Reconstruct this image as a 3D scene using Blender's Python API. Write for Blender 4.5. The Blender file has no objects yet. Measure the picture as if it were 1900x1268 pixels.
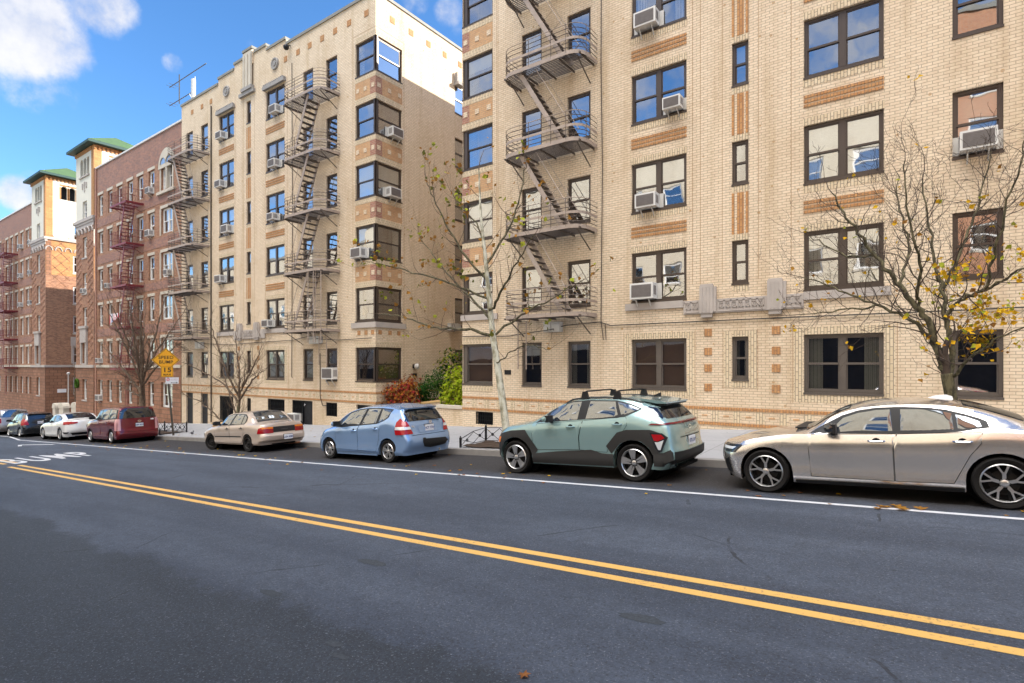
import bpy, math, random
from mathutils import Vector, Matrix
R = math.radians
sc = bpy.context.scene
COL = sc.collection
rng = random.Random(7)
SL = 0.0564                       # the street falls towards -X
def g(x): return SL * x           # road level
def walk(x, y): return SL * x + 0.15 + 0.023 * (y - 11.72)   # pavement level, far side

# ---------------------------------------------------------------- mesh builder
class MB:
    def __init__(self):
        self.v = []; self.f = []; self.m = []
    def face(self, pts, m=0):
        n = len(self.v); self.v.extend([tuple(p) for p in pts])
        self.f.append(tuple(range(n, n + len(pts)))); self.m.append(m)
    def add(self, verts, faces, m=0):
        n = len(self.v); self.v.extend([tuple(p) for p in verts])
        for f in faces:
            self.f.append(tuple(i + n for i in f)); self.m.append(m)
    def box(self, x0, x1, y0, y1, z0, z1, m=0):
        self.add([(x0,y0,z0),(x1,y0,z0),(x1,y1,z0),(x0,y1,z0),(x0,y0,z1),(x1,y0,z1),(x1,y1,z1),(x0,y1,z1)],
                 [(0,3,2,1),(4,5,6,7),(0,1,5,4),(1,2,6,5),(2,3,7,6),(3,0,4,7)], m)
    def sbox(self, x0, x1, y0, y1, h0, h1, fn, m=0):   # box whose foot and top follow the slope
        v = []
        for h in (h0, h1):
            for x, y in ((x0,y0),(x1,y0),(x1,y1),(x0,y1)): v.append((x, y, fn(x) + h))
        self.add(v, [(0,3,2,1),(4,5,6,7),(0,1,5,4),(1,2,6,5),(2,3,7,6),(3,0,4,7)], m)
    def bar(self, p, q, w, h=None, m=0, up=(0,0,1)):
        h = h or w; p = Vector(p); q = Vector(q); d = (q - p)
        if d.length < 1e-6: return
        d.normalize(); u = Vector(up)
        if abs(d.dot(u)) > .98: u = Vector((0,1,0))
        s = d.cross(u).normalized(); t = s.cross(d).normalized()
        v = []
        for c in (p, q):
            for a, b in ((-1,-1),(1,-1),(1,1),(-1,1)): v.append(c + s*(a*w/2) + t*(b*h/2))
        self.add(v, [(0,1,2,3),(7,6,5,4),(0,4,5,1),(1,5,6,2),(2,6,7,3),(3,7,4,0)], m)
    def tube(self, pts, r, n=5, m=0, cap=True):
        pts = [Vector(p) for p in pts]; k = len(pts)
        if not isinstance(r, (list, tuple)): r = [r]*k
        base = len(self.v); prev = None
        for i, p in enumerate(pts):
            d = (pts[min(i+1,k-1)] - pts[max(i-1,0)])
            if d.length < 1e-7: d = Vector((0,0,1))
            d.normalize()
            u = prev if prev is not None else (Vector((0,0,1)) if abs(d.z) < .9 else Vector((1,0,0)))
            s = d.cross(u)
            if s.length < 1e-4: s = d.cross(Vector((1,.3,0)))
            s.normalize(); t = s.cross(d).normalized(); prev = t
            for j in range(n):
                a = 2*math.pi*j/n
                self.v.append(tuple(p + s*(r[i]*math.cos(a)) + t*(r[i]*math.sin(a))))
        for i in range(k-1):
            for j in range(n):
                a = base+i*n+j; b = base+i*n+(j+1)%n
                self.f.append((a, b, b+n, a+n)); self.m.append(m)
        if cap:
            self.f.append(tuple(base+j for j in range(n))[::-1]); self.m.append(m)
            self.f.append(tuple(base+(k-1)*n+j for j in range(n))); self.m.append(m)
    def lathe(self, prof, n=20, m=0, axis='z', c=(0,0,0)):   # prof: (radius, along)
        base = len(self.v); k = len(prof)
        for r, h in prof:
            for j in range(n):
                a = 2*math.pi*j/n; x, y = r*math.cos(a), r*math.sin(a)
                p = (x, y, h) if axis == 'z' else ((x, h, y) if axis == 'y' else (h, x, y))
                self.v.append((p[0]+c[0], p[1]+c[1], p[2]+c[2]))
        for i in range(k-1):
            for j in range(n):
                a = base+i*n+j; b = base+i*n+(j+1)%n
                self.f.append((a, b, b+n, a+n)); self.m.append(m)
    def prism(self, poly, a0, a1, axis='y', m=0):
        def P(u, v, d): return (u, d, v) if axis == 'y' else ((d, u, v) if axis == 'x' else (u, v, d))
        n = len(poly); b = len(self.v)
        for d in (a0, a1):
            for u, v in poly: self.v.append(P(u, v, d))
        self.f.append(tuple(range(b, b+n))); self.m.append(m)
        self.f.append(tuple(range(b+2*n-1, b+n-1, -1))); self.m.append(m)
        for i in range(n):
            j = (i+1) % n
            self.f.append((b+i, b+n+i, b+n+j, b+j)); self.m.append(m)
    def mesh(self, name, mats, off=(0,0,0), smooth=False, recalc=True):
        me = bpy.data.meshes.new(name)
        ox, oy, oz = off
        me.from_pydata([(x-ox, y-oy, z-oz) for x, y, z in self.v], [], self.f)
        if not isinstance(mats, (list, tuple)): mats = [mats]
        for mt in mats: me.materials.append(mt)
        if len(mats) > 1: me.polygons.foreach_set('material_index', self.m)
        if recalc and len(self.f) < 60000:
            import bmesh
            b = bmesh.new(); b.from_mesh(me); bmesh.ops.recalc_face_normals(b, faces=b.faces[:]); b.to_mesh(me); b.free()
        if smooth:
            me.polygons.foreach_set('use_smooth', [True]*len(me.polygons))
            if smooth is not True: me.set_sharp_from_angle(angle=R(smooth))
        me.update()
        return me

ORG = {}
def tag(o, label=None, cat=None, group=None, kind=None):
    if label: o['label'] = label
    if cat: o['category'] = cat
    if group: o['group'] = group
    if kind: o['kind'] = kind
    return o
def thing(name, label, cat, loc=(0,0,0), group=None, rot=(0,0,0)):
    o = bpy.data.objects.new(name, None); COL.objects.link(o)
    o.location = loc; o.rotation_euler = rot; o.empty_display_size = .2
    ORG[o] = Vector(loc)
    return tag(o, label, cat, group)
def link(name, me, parent=None, loc=(0,0,0), rot=(0,0,0)):
    o = bpy.data.objects.new(name, me); COL.objects.link(o)
    o.location = loc; o.rotation_euler = rot
    if parent is not None: o.parent = parent; ORG[o] = ORG[parent]
    else: ORG[o] = Vector(loc)
    return o
def part(name, mb, mats, parent, smooth=False, local=False, recalc=True):
    me = mb.mesh(name, mats, (0,0,0) if local else ORG[parent], smooth, recalc)
    return link(name, me, parent)
def solo(name, mb, mats, loc, label=None, cat=None, group=None, kind=None, smooth=False, recalc=True):
    me = mb.mesh(name, mats, loc, smooth, recalc)
    o = link(name, me, None, loc)
    return tag(o, label, cat, group, kind)
def copy_tree(o, parent=None):
    c = o.copy(); COL.objects.link(c)
    if parent is not None: c.parent = parent
    for ch in list(o.children): copy_tree(ch, c)
    return c
def text_mesh(body, size, spacing=1.0, bold=0.0, align='CENTER', line=.9):
    cu = bpy.data.curves.new('lettering', 'FONT'); cu.body = body; cu.size = size
    cu.align_x = align; cu.align_y = 'CENTER'; cu.space_character = spacing; cu.offset = bold; cu.space_line = line
    o = bpy.data.objects.new('lettering', cu); COL.objects.link(o)
    dg = bpy.context.evaluated_depsgraph_get()
    me = bpy.data.meshes.new_from_object(o.evaluated_get(dg))
    bpy.data.objects.remove(o); bpy.data.curves.remove(cu)
    return [tuple(v.co) for v in me.vertices], [tuple(p.vertices) for p in me.polygons]

# ---------------------------------------------------------------- materials
class NT:
    def __init__(self, name):
        self.mat = bpy.data.materials.new(name); self.mat.use_nodes = True
        self.t = self.mat.node_tree; self.t.nodes.clear()
        self.out = self.n('ShaderNodeOutputMaterial')
    def n(self, typ, **kw):
        nd = self.t.nodes.new(typ)
        for k, v in kw.items():
            if k.startswith('i_'): nd.inputs[k[2:].replace('_', ' ')].default_value = v
            else: setattr(nd, k, v)
        return nd
    def l(self, a, b): self.t.links.new(a, b)
    def math(self, op, a, b=None, c=None):
        nd = self.n('ShaderNodeMath', operation=op)
        for i, x in enumerate((a, b, c)):
            if x is None: continue
            if isinstance(x, (int, float)): nd.inputs[i].default_value = x
            else: self.l(x, nd.inputs[i])
        return nd.outputs[0]
    def mix(self, fac, a, b, blend='MIX'):
        nd = self.n('ShaderNodeMix', data_type='RGBA', blend_type=blend)
        for s, x in ((nd.inputs['Factor'], fac), (nd.inputs[6], a), (nd.inputs[7], b)):
            if isinstance(x, (int, float)): s.default_value = x
            elif isinstance(x, tuple): s.default_value = x if len(x) == 4 else (*x, 1)
            else: self.l(x, s)
        return nd.outputs[2]
    def noise(self, vec, scale, detail=4, rough=.55):
        nd = self.n('ShaderNodeTexNoise'); nd.inputs['Scale'].default_value = scale
        nd.inputs['Detail'].default_value = detail; nd.inputs['Roughness'].default_value = rough
        if vec is not None: self.l(vec, nd.inputs['Vector'])
        return nd.outputs[0]
    def ramp(self, fac, lo, hi):
        nd = self.n('ShaderNodeMapRange', interpolation_type='SMOOTHSTEP')
        nd.inputs[1].default_value = lo; nd.inputs[2].default_value = hi
        self.l(fac, nd.inputs[0]); return nd.outputs[0]
    def bsdf(self, col=None, rough=.6, metal=0., spec=.4, **kw):
        b = self.n('ShaderNodeBsdfPrincipled')
        if col is not None:
            if isinstance(col, tuple): b.inputs['Base Color'].default_value = (*col[:3], 1)
            else: self.l(col, b.inputs['Base Color'])
        for k, x in (('Roughness', rough), ('Metallic', metal), ('Specular IOR Level', spec)):
            if isinstance(x, (int, float)): b.inputs[k].default_value = x
            else: self.l(x, b.inputs[k])
        for k, x in kw.items(): b.inputs[k.replace('_', ' ')].default_value = x
        self.l(b.outputs[0], self.out.inputs[0]); return b
    def bump(self, h, strength=.3, dist=.01):
        nd = self.n('ShaderNodeBump'); nd.inputs['Strength'].default_value = strength
        nd.inputs['Distance'].default_value = dist; self.l(h, nd.inputs['Height']); return nd.outputs[0]
    def pos(self):
        return self.n('ShaderNodeNewGeometry').outputs['Position']
    def wallcoord(self, swap=False):
        geo = self.n('ShaderNodeNewGeometry'); s = self.n('ShaderNodeSeparateXYZ'); self.l(geo.outputs['Position'], s.inputs[0])
        nn = self.n('ShaderNodeSeparateXYZ'); self.l(geo.outputs['Normal'], nn.inputs[0])
        side = self.math('GREATER_THAN', self.math('ABSOLUTE', nn.outputs[0]), .7)
        u = self.math('ADD', self.math('MULTIPLY', s.outputs[0], self.math('SUBTRACT', 1., side)), self.math('MULTIPLY', s.outputs[1], side))
        c = self.n('ShaderNodeCombineXYZ')
        self.l(s.outputs[2] if swap else u, c.inputs[0]); self.l(u if swap else s.outputs[2], c.inputs[1])
        return c.outputs[0], geo.outputs['Position']

MAT = {}
def plain(name, col, rough=.6, metal=0., spec=.4, var=.12, scale=3., **kw):
    t = NT(name)
    nz = t.noise(t.pos(), scale, 5)
    c = t.mix(nz, tuple(max(0, x*(1-var)) for x in col), tuple(min(1, x*(1+var)) for x in col))
    t.bsdf(c, rough, metal, spec, **kw); MAT[name] = t.mat; return t.mat

def brick(name, c1, c2, mortar, swap=False, bw=.215, rh=.0765, ms=.0085, stain=.25, streak=(.3,.22,.13), odd=None):
    t = NT(name); vec, pos = t.wallcoord(swap)
    b = t.n('ShaderNodeTexBrick', offset=.5)
    b.inputs['Scale'].default_value = 1.; b.inputs['Brick Width'].default_value = bw; b.inputs['Row Height'].default_value = rh
    b.inputs['Mortar Size'].default_value = ms; b.inputs['Mortar Smooth'].default_value = .15; b.inputs['Bias'].default_value = 0
    b.inputs['Color1'].default_value = (*c1, 1); b.inputs['Color2'].default_value = (*c2, 1); b.inputs['Mortar'].default_value = (*mortar, 1)
    t.l(vec, b.inputs['Vector'])
    col = b.outputs['Color']
    if odd:
        # a few odd bricks fired darker
        vo = t.n('ShaderNodeTexVoronoi'); vo.inputs['Scale'].default_value = 3.1; t.l(vec, vo.inputs['Vector'])
        sp = t.n('ShaderNodeSeparateColor'); t.l(vo.outputs['Color'], sp.inputs[0])
        near = t.math('LESS_THAN', vo.outputs['Distance'], .12)
        k = t.math('MULTIPLY', t.math('GREATER_THAN', sp.outputs[0], .72), near)
        k = t.math('MULTIPLY', k, t.math('SUBTRACT', 1., b.outputs['Fac']))
        col = t.mix(t.math('MULTIPLY', k, .8), col, odd)
    big = t.noise(pos, .35, 4, .6)
    col = t.mix(t.math('MULTIPLY', t.ramp(big, .45, .8), stain), col, streak)
    st = t.n('ShaderNodeMapping'); st.inputs['Scale'].default_value = (2.2, 2.2, .18); t.l(pos, st.inputs[0])
    sn = t.noise(st.outputs[0], 1., 4, .6)
    col = t.mix(t.math('MULTIPLY', t.ramp(sn, .46, .76), stain), col, streak)
    fine = t.noise(pos, 9., 3)
    col = t.mix(.22, col, fine, 'OVERLAY')
    bs = t.bsdf(col, .82, 0, .25)
    t.l(t.bump(t.math('SUBTRACT', 1., b.outputs['Fac']), .55, .006), bs.inputs['Normal'])
    MAT[name] = t.mat; return t.mat

CREAM = ((.76,.615,.445), (.68,.54,.38), (.42,.335,.245))
brick('cream_brick', *CREAM, odd=(.44,.25,.10), stain=.42, streak=(.40,.27,.14))
brick('cream_soldier', (.70,.57,.39), (.62,.49,.32), (.26,.21,.16), swap=True, stain=.15)
brick('orange_brick', (.54,.28,.115), (.45,.21,.08), (.24,.15,.09), swap=True, bw=.2)
brick('orange_panel', (.58,.35,.18), (.52,.29,.14), (.40,.28,.18))
brick('plum_brick', (.30,.12,.09), (.38,.18,.12), (.40,.30,.22))
brick('red_brick', (.41,.20,.11), (.22,.09,.05), (.34,.26,.19), stain=.2, streak=(.14,.08,.06))
brick('purple_brick', (.38,.17,.11), (.20,.10,.085), (.34,.27,.22), stain=.25, streak=(.16,.10,.085))
brick('rustic_block', (.33,.165,.10), (.24,.115,.065), (.12,.075,.05), bw=.62, rh=.29, ms=.018, stain=.35, streak=(.11,.06,.04))
brick('tower_brick', (.50,.25,.10), (.40,.18,.07), (.30,.18,.09), bw=.4, rh=.2, ms=.012)
brick('far_cream_brick', (.70,.62,.47), (.64,.56,.42), (.48,.40,.3))
brick('far_red_brick', (.50,.24,.13), (.44,.20,.11), (.40,.28,.2))
plain('limestone', (.42,.37,.33), .8, var=.22, scale=2.2)
plain('pale_stone', (.52,.46,.37), .8, var=.18, scale=2.)
plain('facing_dark', (.055,.048,.045), .85, 0, .15, var=.3)  # near-black for the added facing across the street
plain('grey_stone', (.30,.28,.26), .85, var=.3, scale=3.)
plain('stucco', (.66,.62,.52), .85, var=.06, scale=1.2)
plain('coping', (.23,.22,.19), .7, var=.25)
plain('white_coping', (.62,.60,.57), .7)
plain('bronze_frame', (.075,.056,.045), .38, .35, .5, var=.2, scale=1.3)
plain('grey_frame', (.115,.095,.08), .45, .2, .5, var=.2)
plain('white_frame', (.72,.70,.66), .5)
plain('blind_white', (.68,.66,.60), .8, var=.05)
plain('blind_tan', (.40,.24,.16), .8)
plain('curtain', (.62,.57,.47), .85, var=.15, scale=14)
plain('room_dark', (.012,.012,.014), .9)  # near-black: the shade of the unlit rooms is in the colour
plain('iron_taupe', (.37,.295,.24), .6, .1, .4, var=.3, scale=6)
plain('iron_dark', (.11,.086,.070), .55, .2, .4)
plain('iron_red', (.20,.03,.034), .5, .1, .4, var=.3)
plain('iron_black', (.014,.014,.016), .5, .2, .4)
plain('roofing', (.10,.10,.10), .9)
plain('roof_green', (.055,.105,.038), .75, var=.2, scale=1.)
plain('eave_green', (.02,.06,.05), .6)
plain('ac_white', (.66,.64,.60), .5, var=.06, scale=5)
plain('ac_grille', (.17,.15,.14), .6, var=.25, scale=9)
plain('box_white', (.56,.54,.50), .5)
plain('cable', (.02,.016,.014), .6)
plain('rust', (.20,.085,.04), .8, var=.4, scale=8)
plain('stain_brick', (.34,.20,.10), .85)
plain('black_plastic', (.010,.010,.011), .5)
plain('clad_grey', (.026,.025,.024), .6, 0, .3, var=.08)
plain('tyre', (.013,.012,.0115), .85, 0, .12, var=.15, scale=12)
plain('alloy', (.62,.60,.58), .28, .9, .5, var=.05)
plain('steel_wheel', (.018,.016,.015), .6, .0, .2)
plain('chrome', (.75,.75,.76), .12, 1.)
plain('rubber_black', (.005,.005,.0055), .7, 0, .1)
plain('road_patch', (.048,.055,.064), .85, 0, .15, var=.5, scale=40)
plain('lamp_dark', (.02,.022,.025), .06, 0, .7)
plain('lamp_red', (.30,.008,.012), .12, 0, .6, var=.15, scale=30)
plain('lamp_dark_red', (.12,.008,.012), .10, 0, .6)
plain('lamp_orange', (.75,.20,.02), .15, 0, .6)
plain('lamp_clear', (.72,.74,.76), .10, .3, .6)
plain('lamp_pale_red', (.55,.28,.28), .15, 0, .6)
plain('plate_white', (.72,.73,.76), .4)
plain('plate_blue', (.03,.06,.22), .4)
plain('sign_orange', (.80,.37,.01), .45, var=.03)
plain('sign_black', (.012,.01,.008), .5)
plain('sign_white', (.72,.72,.74), .45, var=.03)
plain('sign_red', (.60,.02,.04), .45)
plain('steel_post', (.10,.085,.065), .5, .3)
plain('wood_tan', (.55,.36,.16), .7, var=.2, scale=8)
plain('soil', (.045,.028,.018), .95, var=.5, scale=20)
plain('flag_red', (.50,.03,.05), .8)
plain('flag_white', (.72,.70,.70), .8)
plain('flag_blue', (.04,.07,.30), .8)
plain('bird_grey', (.045,.045,.055), .6)
plain('sticker_blue', (.03,.25,.55), .5)

def paint(name, col, metal=.0, rough=.32, flake=True):
    t = NT(name)
    nz = t.noise(t.pos(), 1.6, 4)
    dirt = t.noise(t.pos(), 7., 5)
    c = t.mix(t.math('MULTIPLY', t.ramp(dirt, .5, .85), .10), col, tuple(x*.45+.03 for x in col))
    b = t.bsdf(c, rough, metal, .5)
    b.inputs['Coat Weight'].default_value = 1.; b.inputs['Coat Roughness'].default_value = .02
    b.inputs['Coat IOR'].default_value = 1.5
    MAT[name] = t.mat; return t.mat
paint('paint_gold', (.80,.75,.70), .88, .22)
paint('paint_sage', (.25,.375,.37), .45, .26)
paint('paint_blue', (.28,.43,.68), .6, .26)
paint('paint_beige', (.52,.42,.34), .35, .42)
paint('paint_maroon', (.17,.012,.02), .4, .25)
paint('paint_white', (.74,.73,.71), 0., .3)
paint('paint_black', (.018,.02,.022), .2, .25)
paint('paint_silver', (.36,.33,.31), .6, .35)

def glass_window(name='window_glass', rough=.015):
    t = NT(name)
    geo = t.pos()
    n1 = t.noise(geo, .9, 2); bmp = t.bump(n1, .10, .05)
    gl = t.n('ShaderNodeBsdfGlossy'); gl.inputs['Roughness'].default_value = rough
    gl.inputs['Color'].default_value = (.92,.95,1,1); t.l(bmp, gl.inputs['Normal'])
    tr = t.n('ShaderNodeBsdfTransparent'); tr.inputs['Color'].default_value = (.80,.84,.84,1)
    lw = t.n('ShaderNodeLayerWeight'); lw.inputs['Blend'].default_value = .28
    f = t.math('ADD', t.math('MULTIPLY', lw.outputs['Fresnel'], .5), .42)
    mx = t.n('ShaderNodeMixShader'); t.l(f, mx.inputs[0]); t.l(tr.outputs[0], mx.inputs[1]); t.l(gl.outputs[0], mx.inputs[2])
    t.l(mx.outputs[0], t.out.inputs[0]); MAT[name] = t.mat
def glass_car(name, tint, refl):
    t = NT(name)
    gl = t.n('ShaderNodeBsdfGlossy'); gl.inputs['Roughness'].default_value = .02; gl.inputs['Color'].default_value = (.9,.95,1,1)
    nz = t.noise(t.pos(), 2.5, 2)
    df = t.n('ShaderNodeBsdfDiffuse'); t.l(t.mix(nz, tuple(x*.5 for x in tint), tuple(x*1.5 for x in tint)), df.inputs['Color'])
    lw = t.n('ShaderNodeLayerWeight'); lw.inputs['Blend'].default_value = .3
    f = t.math('ADD', t.math('MULTIPLY', lw.outputs['Fresnel'], .55), refl)
    mx = t.n('ShaderNodeMixShader'); t.l(f, mx.inputs[0]); t.l(df.outputs[0], mx.inputs[1]); t.l(gl.outputs[0], mx.inputs[2])
    t.l(mx.outputs[0], t.out.inputs[0]); MAT[name] = t.mat
glass_window()
glass_car('car_glass', (.016,.022,.030), .27)
glass_car('car_glass_dark', (.012,.013,.014), .12)

def asphalt():
    t = NT('asphalt'); p = t.pos(); s = t.n('ShaderNodeSeparateXYZ'); t.l(p, s.inputs[0])
    fine = t.noise(p, 55., 3, .75); mid = t.noise(p, 6., 5, .6)
    st = t.n('ShaderNodeMapping'); st.inputs['Scale'].default_value = (.22, 1.4, 1); t.l(p, st.inputs[0])
    big = t.noise(st.outputs[0], .8, 5, .6)
    base = t.mix(t.ramp(big, .3, .7), (.064,.078,.106), (.106,.126,.164))
    base = t.mix(t.math('MULTIPLY', t.ramp(mid, .35, .75), .35), base, (.046,.052,.064))
    # older, darker resurfacing strip on the near side with a ragged edge
    wob = t.noise(p, 1.1, 5, .65); wob2 = t.noise(p, 9., 3)
    yy = t.math('ADD', s.outputs[1], t.math('ADD', t.math('MULTIPLY', wob, 1.3), t.math('MULTIPLY', wob2, .25)))
    near = t.math('SUBTRACT', 1., t.ramp(yy, 3.5, 3.72))
    base = t.mix(t.math('MULTIPLY', near, .62), base, (.030,.036,.040))
    # grime of the parking lane, darkened further for the weak shade under the cars
    y2 = t.math('ADD', s.outputs[1], t.math('MULTIPLY', t.noise(p, 1.7, 4), .9))
    pk = t.ramp(y2, 9.35, 10.1)
    base = t.mix(t.math('MULTIPLY', pk, .86), base, t.mix(mid, (.022,.017,.014), (.050,.040,.034)))
    # oval patches and tar spots
    vo = t.n('ShaderNodeTexVoronoi'); vo.inputs['Scale'].default_value = .42; t.l(p, vo.inputs['Vector'])
    sp = t.math('MULTIPLY', t.math('SUBTRACT', 1., t.ramp(t.math('ADD', vo.outputs['Distance'], t.math('MULTIPLY', wob2, .12)), .15, .19)), .5)
    base = t.mix(sp, base, (.022,.024,.028))
    # stone chips showing in the worn surface
    va = t.n('ShaderNodeTexVoronoi'); va.inputs['Scale'].default_value = 62.; t.l(p, va.inputs['Vector'])
    vs_ = t.n('ShaderNodeSeparateColor'); t.l(va.outputs['Color'], vs_.inputs[0])
    chip = t.math('MULTIPLY', t.math('SUBTRACT', vs_.outputs[0], .5), 1.5)
    base = t.mix(.5, base, t.mix(t.math('ADD', chip, .5), (.012,.0145,.019), (.16,.182,.215)), 'OVERLAY')
    # worn light aggregate
    ag = t.ramp(fine, .57, .70)
    base = t.mix(t.math('MULTIPLY', ag, .6), base, (.21,.23,.26))
    dk = t.ramp(t.noise(p, 45., 2), .55, .7)
    base = t.mix(t.math('MULTIPLY', dk, .6), base, (.018,.02,.024))
    # hairline cracks
    vc = t.n('ShaderNodeTexVoronoi', feature='DISTANCE_TO_EDGE'); vc.inputs['Scale'].default_value = .28
    wm = t.n('ShaderNodeMix', data_type='RGBA'); wm.inputs['Factor'].default_value = .25
    nt = t.n('ShaderNodeTexNoise'); nt.inputs['Scale'].default_value = 1.3; nt.inputs['Detail'].default_value = 5; t.l(p, nt.inputs['Vector'])
    t.l(p, wm.inputs[6]); t.l(nt.outputs['Color'], wm.inputs[7]); t.l(wm.outputs[2], vc.inputs['Vector'])
    ck = t.math('MULTIPLY', t.math('LESS_THAN', vc.outputs['Distance'], .0035), t.math('MULTIPLY', t.ramp(big, .5, .6), .7))
    base = t.mix(ck, base, (.015,.016,.018))
    b = t.bsdf(base, .78, 0, .3)
    t.l(t.bump(t.math('ADD', fine, t.math('MULTIPLY', mid, .4)), .5, .012), b.inputs['Normal']); MAT['asphalt'] = t.mat
asphalt()
def concrete():
    t = NT('pavement_concrete'); p = t.pos(); s = t.n('ShaderNodeSeparateXYZ'); t.l(p, s.inputs[0])
    a = t.noise(p, .8, 5); b_ = t.noise(p, 14., 4); c = t.mix(a, (.26,.26,.268), (.35,.348,.355))
    c = t.mix(t.math('MULTIPLY', t.ramp(b_, .5, .8), .4), c, (.20,.19,.18))
    jx = t.math('LESS_THAN', t.math('ABSOLUTE', t.math('SUBTRACT', t.math('FRACT', t.math('MULTIPLY', s.outputs[0], .655)), .5)), .007)
    jy = t.math('LESS_THAN', t.math('ABSOLUTE', t.math('SUBTRACT', t.math('FRACT', t.math('MULTIPLY', s.outputs[1], .655)), .5)), .007)
    c = t.mix(t.math('MULTIPLY', t.math('MAXIMUM', jx, jy), .7), c, (.10,.095,.09))
    # slabs poured at different times
    sn = t.n('ShaderNodeVectorMath', operation='SNAP'); sn.inputs[1].default_value = (1.527, 1.527, 50)
    sh = t.n('ShaderNodeVectorMath', operation='ADD'); sh.inputs[1].default_value = (.763, .763, 500.); t.l(p, sh.inputs[0]); t.l(sh.outputs[0], sn.inputs[0])
    wn = t.n('ShaderNodeTexWhiteNoise'); t.l(sn.outputs[0], wn.inputs['Vector'])
    c = t.mix(t.math('MULTIPLY', wn.outputs['Value'], .35), c, (.26,.257,.255))
    spt = t.ramp(t.noise(p, 5., 2), .68, .72)
    c = t.mix(t.math('MULTIPLY', spt, .5), c, (.09,.085,.08))
    b = t.bsdf(c, .85, 0, .25); t.l(t.bump(b_, .2, .006), b.inputs['Normal']); MAT['pavement_concrete'] = t.mat
concrete()
plain('kerb_stone', (.22,.205,.19), .85, var=.35, scale=2.5)
plain('ground_dark', (.06,.06,.06), .95)
def roadpaint(name, col, wear):
    t = NT(name); p = t.pos()
    n1 = t.noise(p, 30., 4, .7); n2 = t.noise(p, 1.5, 4)
    k = t.ramp(t.math('ADD', t.math('MULTIPLY', n1, .7), t.math('MULTIPLY', n2, .3)), wear, wear+.12)
    c = t.mix(t.math('MULTIPLY', k, .75), col, (.07,.072,.08)); c = t.mix(t.math('MULTIPLY', n2, .25), c, tuple(x*.6 for x in col))
    t.bsdf(c, .7, 0, .3); MAT[name] = t.mat
roadpaint('paint_yellow_line', (.64,.385,.11), .54)
roadpaint('paint_white_line', (.56,.56,.57), .56)

def bark(name, a, b, scale, sy=.35):
    t = NT(name); m = t.n('ShaderNodeMapping'); m.inputs['Scale'].default_value = (1,1,sy); t.l(t.pos(), m.inputs[0])
    nz = t.noise(m.outputs[0], scale, 5, .65)
    c = t.mix(t.ramp(nz, .38, .62), a, b)
    bs = t.bsdf(c, .85, 0, .2); t.l(t.bump(nz, .4, .02), bs.inputs['Normal']); MAT[name] = t.mat
bark('bark_plane', (.23,.21,.14), (.56,.54,.44), 5., .5)
bark('bark_green', (.050,.045,.028), (.15,.13,.075), 14.)
bark('bark_brown', (.075,.052,.036), (.18,.13,.09), 12.)
bark('twig_dark', (.055,.040,.032), (.10,.075,.06), 9.)
bark('twig_brown', (.09,.062,.045), (.16,.115,.08), 9.)
def leaf(name, a, b):
    t = NT(name); nz = t.noise(t.pos(), 9., 3)
    c = t.mix(t.ramp(nz, .3, .7), a, b)
    d = t.n('ShaderNodeBsdfDiffuse'); t.l(c, d.inputs[0]); tl = t.n('ShaderNodeBsdfTranslucent'); t.l(c, tl.inputs[0])
    gl = t.n('ShaderNodeMixShader'); gl.inputs[0].default_value = .35; t.l(d.outputs[0], gl.inputs[1]); t.l(tl.outputs[0], gl.inputs[2])
    t.l(gl.outputs[0], t.out.inputs[0]); MAT[name] = t.mat
leaf('leaf_yellow', (.66,.43,.03), (.58,.32,.02)); leaf('leaf_lime', (.42,.42,.05), (.28,.33,.04))
leaf('leaf_ochre', (.36,.19,.04), (.26,.12,.03)); leaf('leaf_olive', (.16,.15,.03), (.09,.11,.02))
leaf('leaf_red', (.32,.045,.03), (.22,.03,.03)); leaf('leaf_orange', (.42,.16,.03), (.30,.09,.025))
leaf('leaf_dark', (.012,.05,.014), (.03,.09,.022)); leaf('leaf_mid', (.05,.12,.02), (.09,.16,.03))
leaf('leaf_bright', (.34,.40,.02), (.22,.32,.02)); leaf('leaf_brown', (.30,.13,.05), (.20,.08,.03))
M = MAT

SKY_SAT, SKY_VAL, CLOUD, FILLC, EXPO = 1.15, .54, 1.65, 21., 2.55

# ---------------------------------------------------------------- camera, sun, sky
cam = bpy.data.cameras.new('camera'); co = bpy.data.objects.new('camera', cam); COL.objects.link(co)
cam.sensor_width = 36; cam.lens = 36*1032/1900; cam.shift_y = 44/1900; cam.clip_end = 2000; cam.clip_start = .05
co.location = (0, 0, 1.9); co.rotation_euler = (R(90), 0, R(36)); sc.camera = co
AZ, EL = R(45), R(24.2)
sun_dir = Vector((math.cos(EL)*math.cos(AZ), math.cos(EL)*math.sin(AZ), math.sin(EL)))
sl = bpy.data.lights.new('sun', 'SUN'); sl.energy = 2.0; sl.angle = R(.5); sl.color = (1, .935, .84)
so = bpy.data.objects.new('sun', sl); COL.objects.link(so); so.rotation_euler = sun_dir.to_track_quat('Z', 'Y').to_euler(); so.location = (20, 20, 60)
w = bpy.data.worlds.new('World'); sc.world = w; w.use_nodes = True
t = NT.__new__(NT); t.t = w.node_tree; t.t.nodes.clear(); t.out = t.n('ShaderNodeOutputWorld')
sky = t.n('ShaderNodeTexSky', sky_type='NISHITA'); sky.sun_disc = False; sky.sun_elevation = EL; sky.sun_rotation = R(90)-AZ
sky.air_density = 1.0; sky.dust_density = .12; sky.ozone_density = 3.0; sky.altitude = 0
tc = t.n('ShaderNodeTexCoord'); D = tc.outputs['Generated']
sep = t.n('ShaderNodeSeparateXYZ'); t.l(D, sep.inputs[0])
def pix_dir(px, py):
    k = (px-950)/1032; s, c = math.sin(R(36)), math.cos(R(36))
    return Vector((-s+k*c, c+k*s, (678-py)/1032)).normalized()
mask = None
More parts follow.
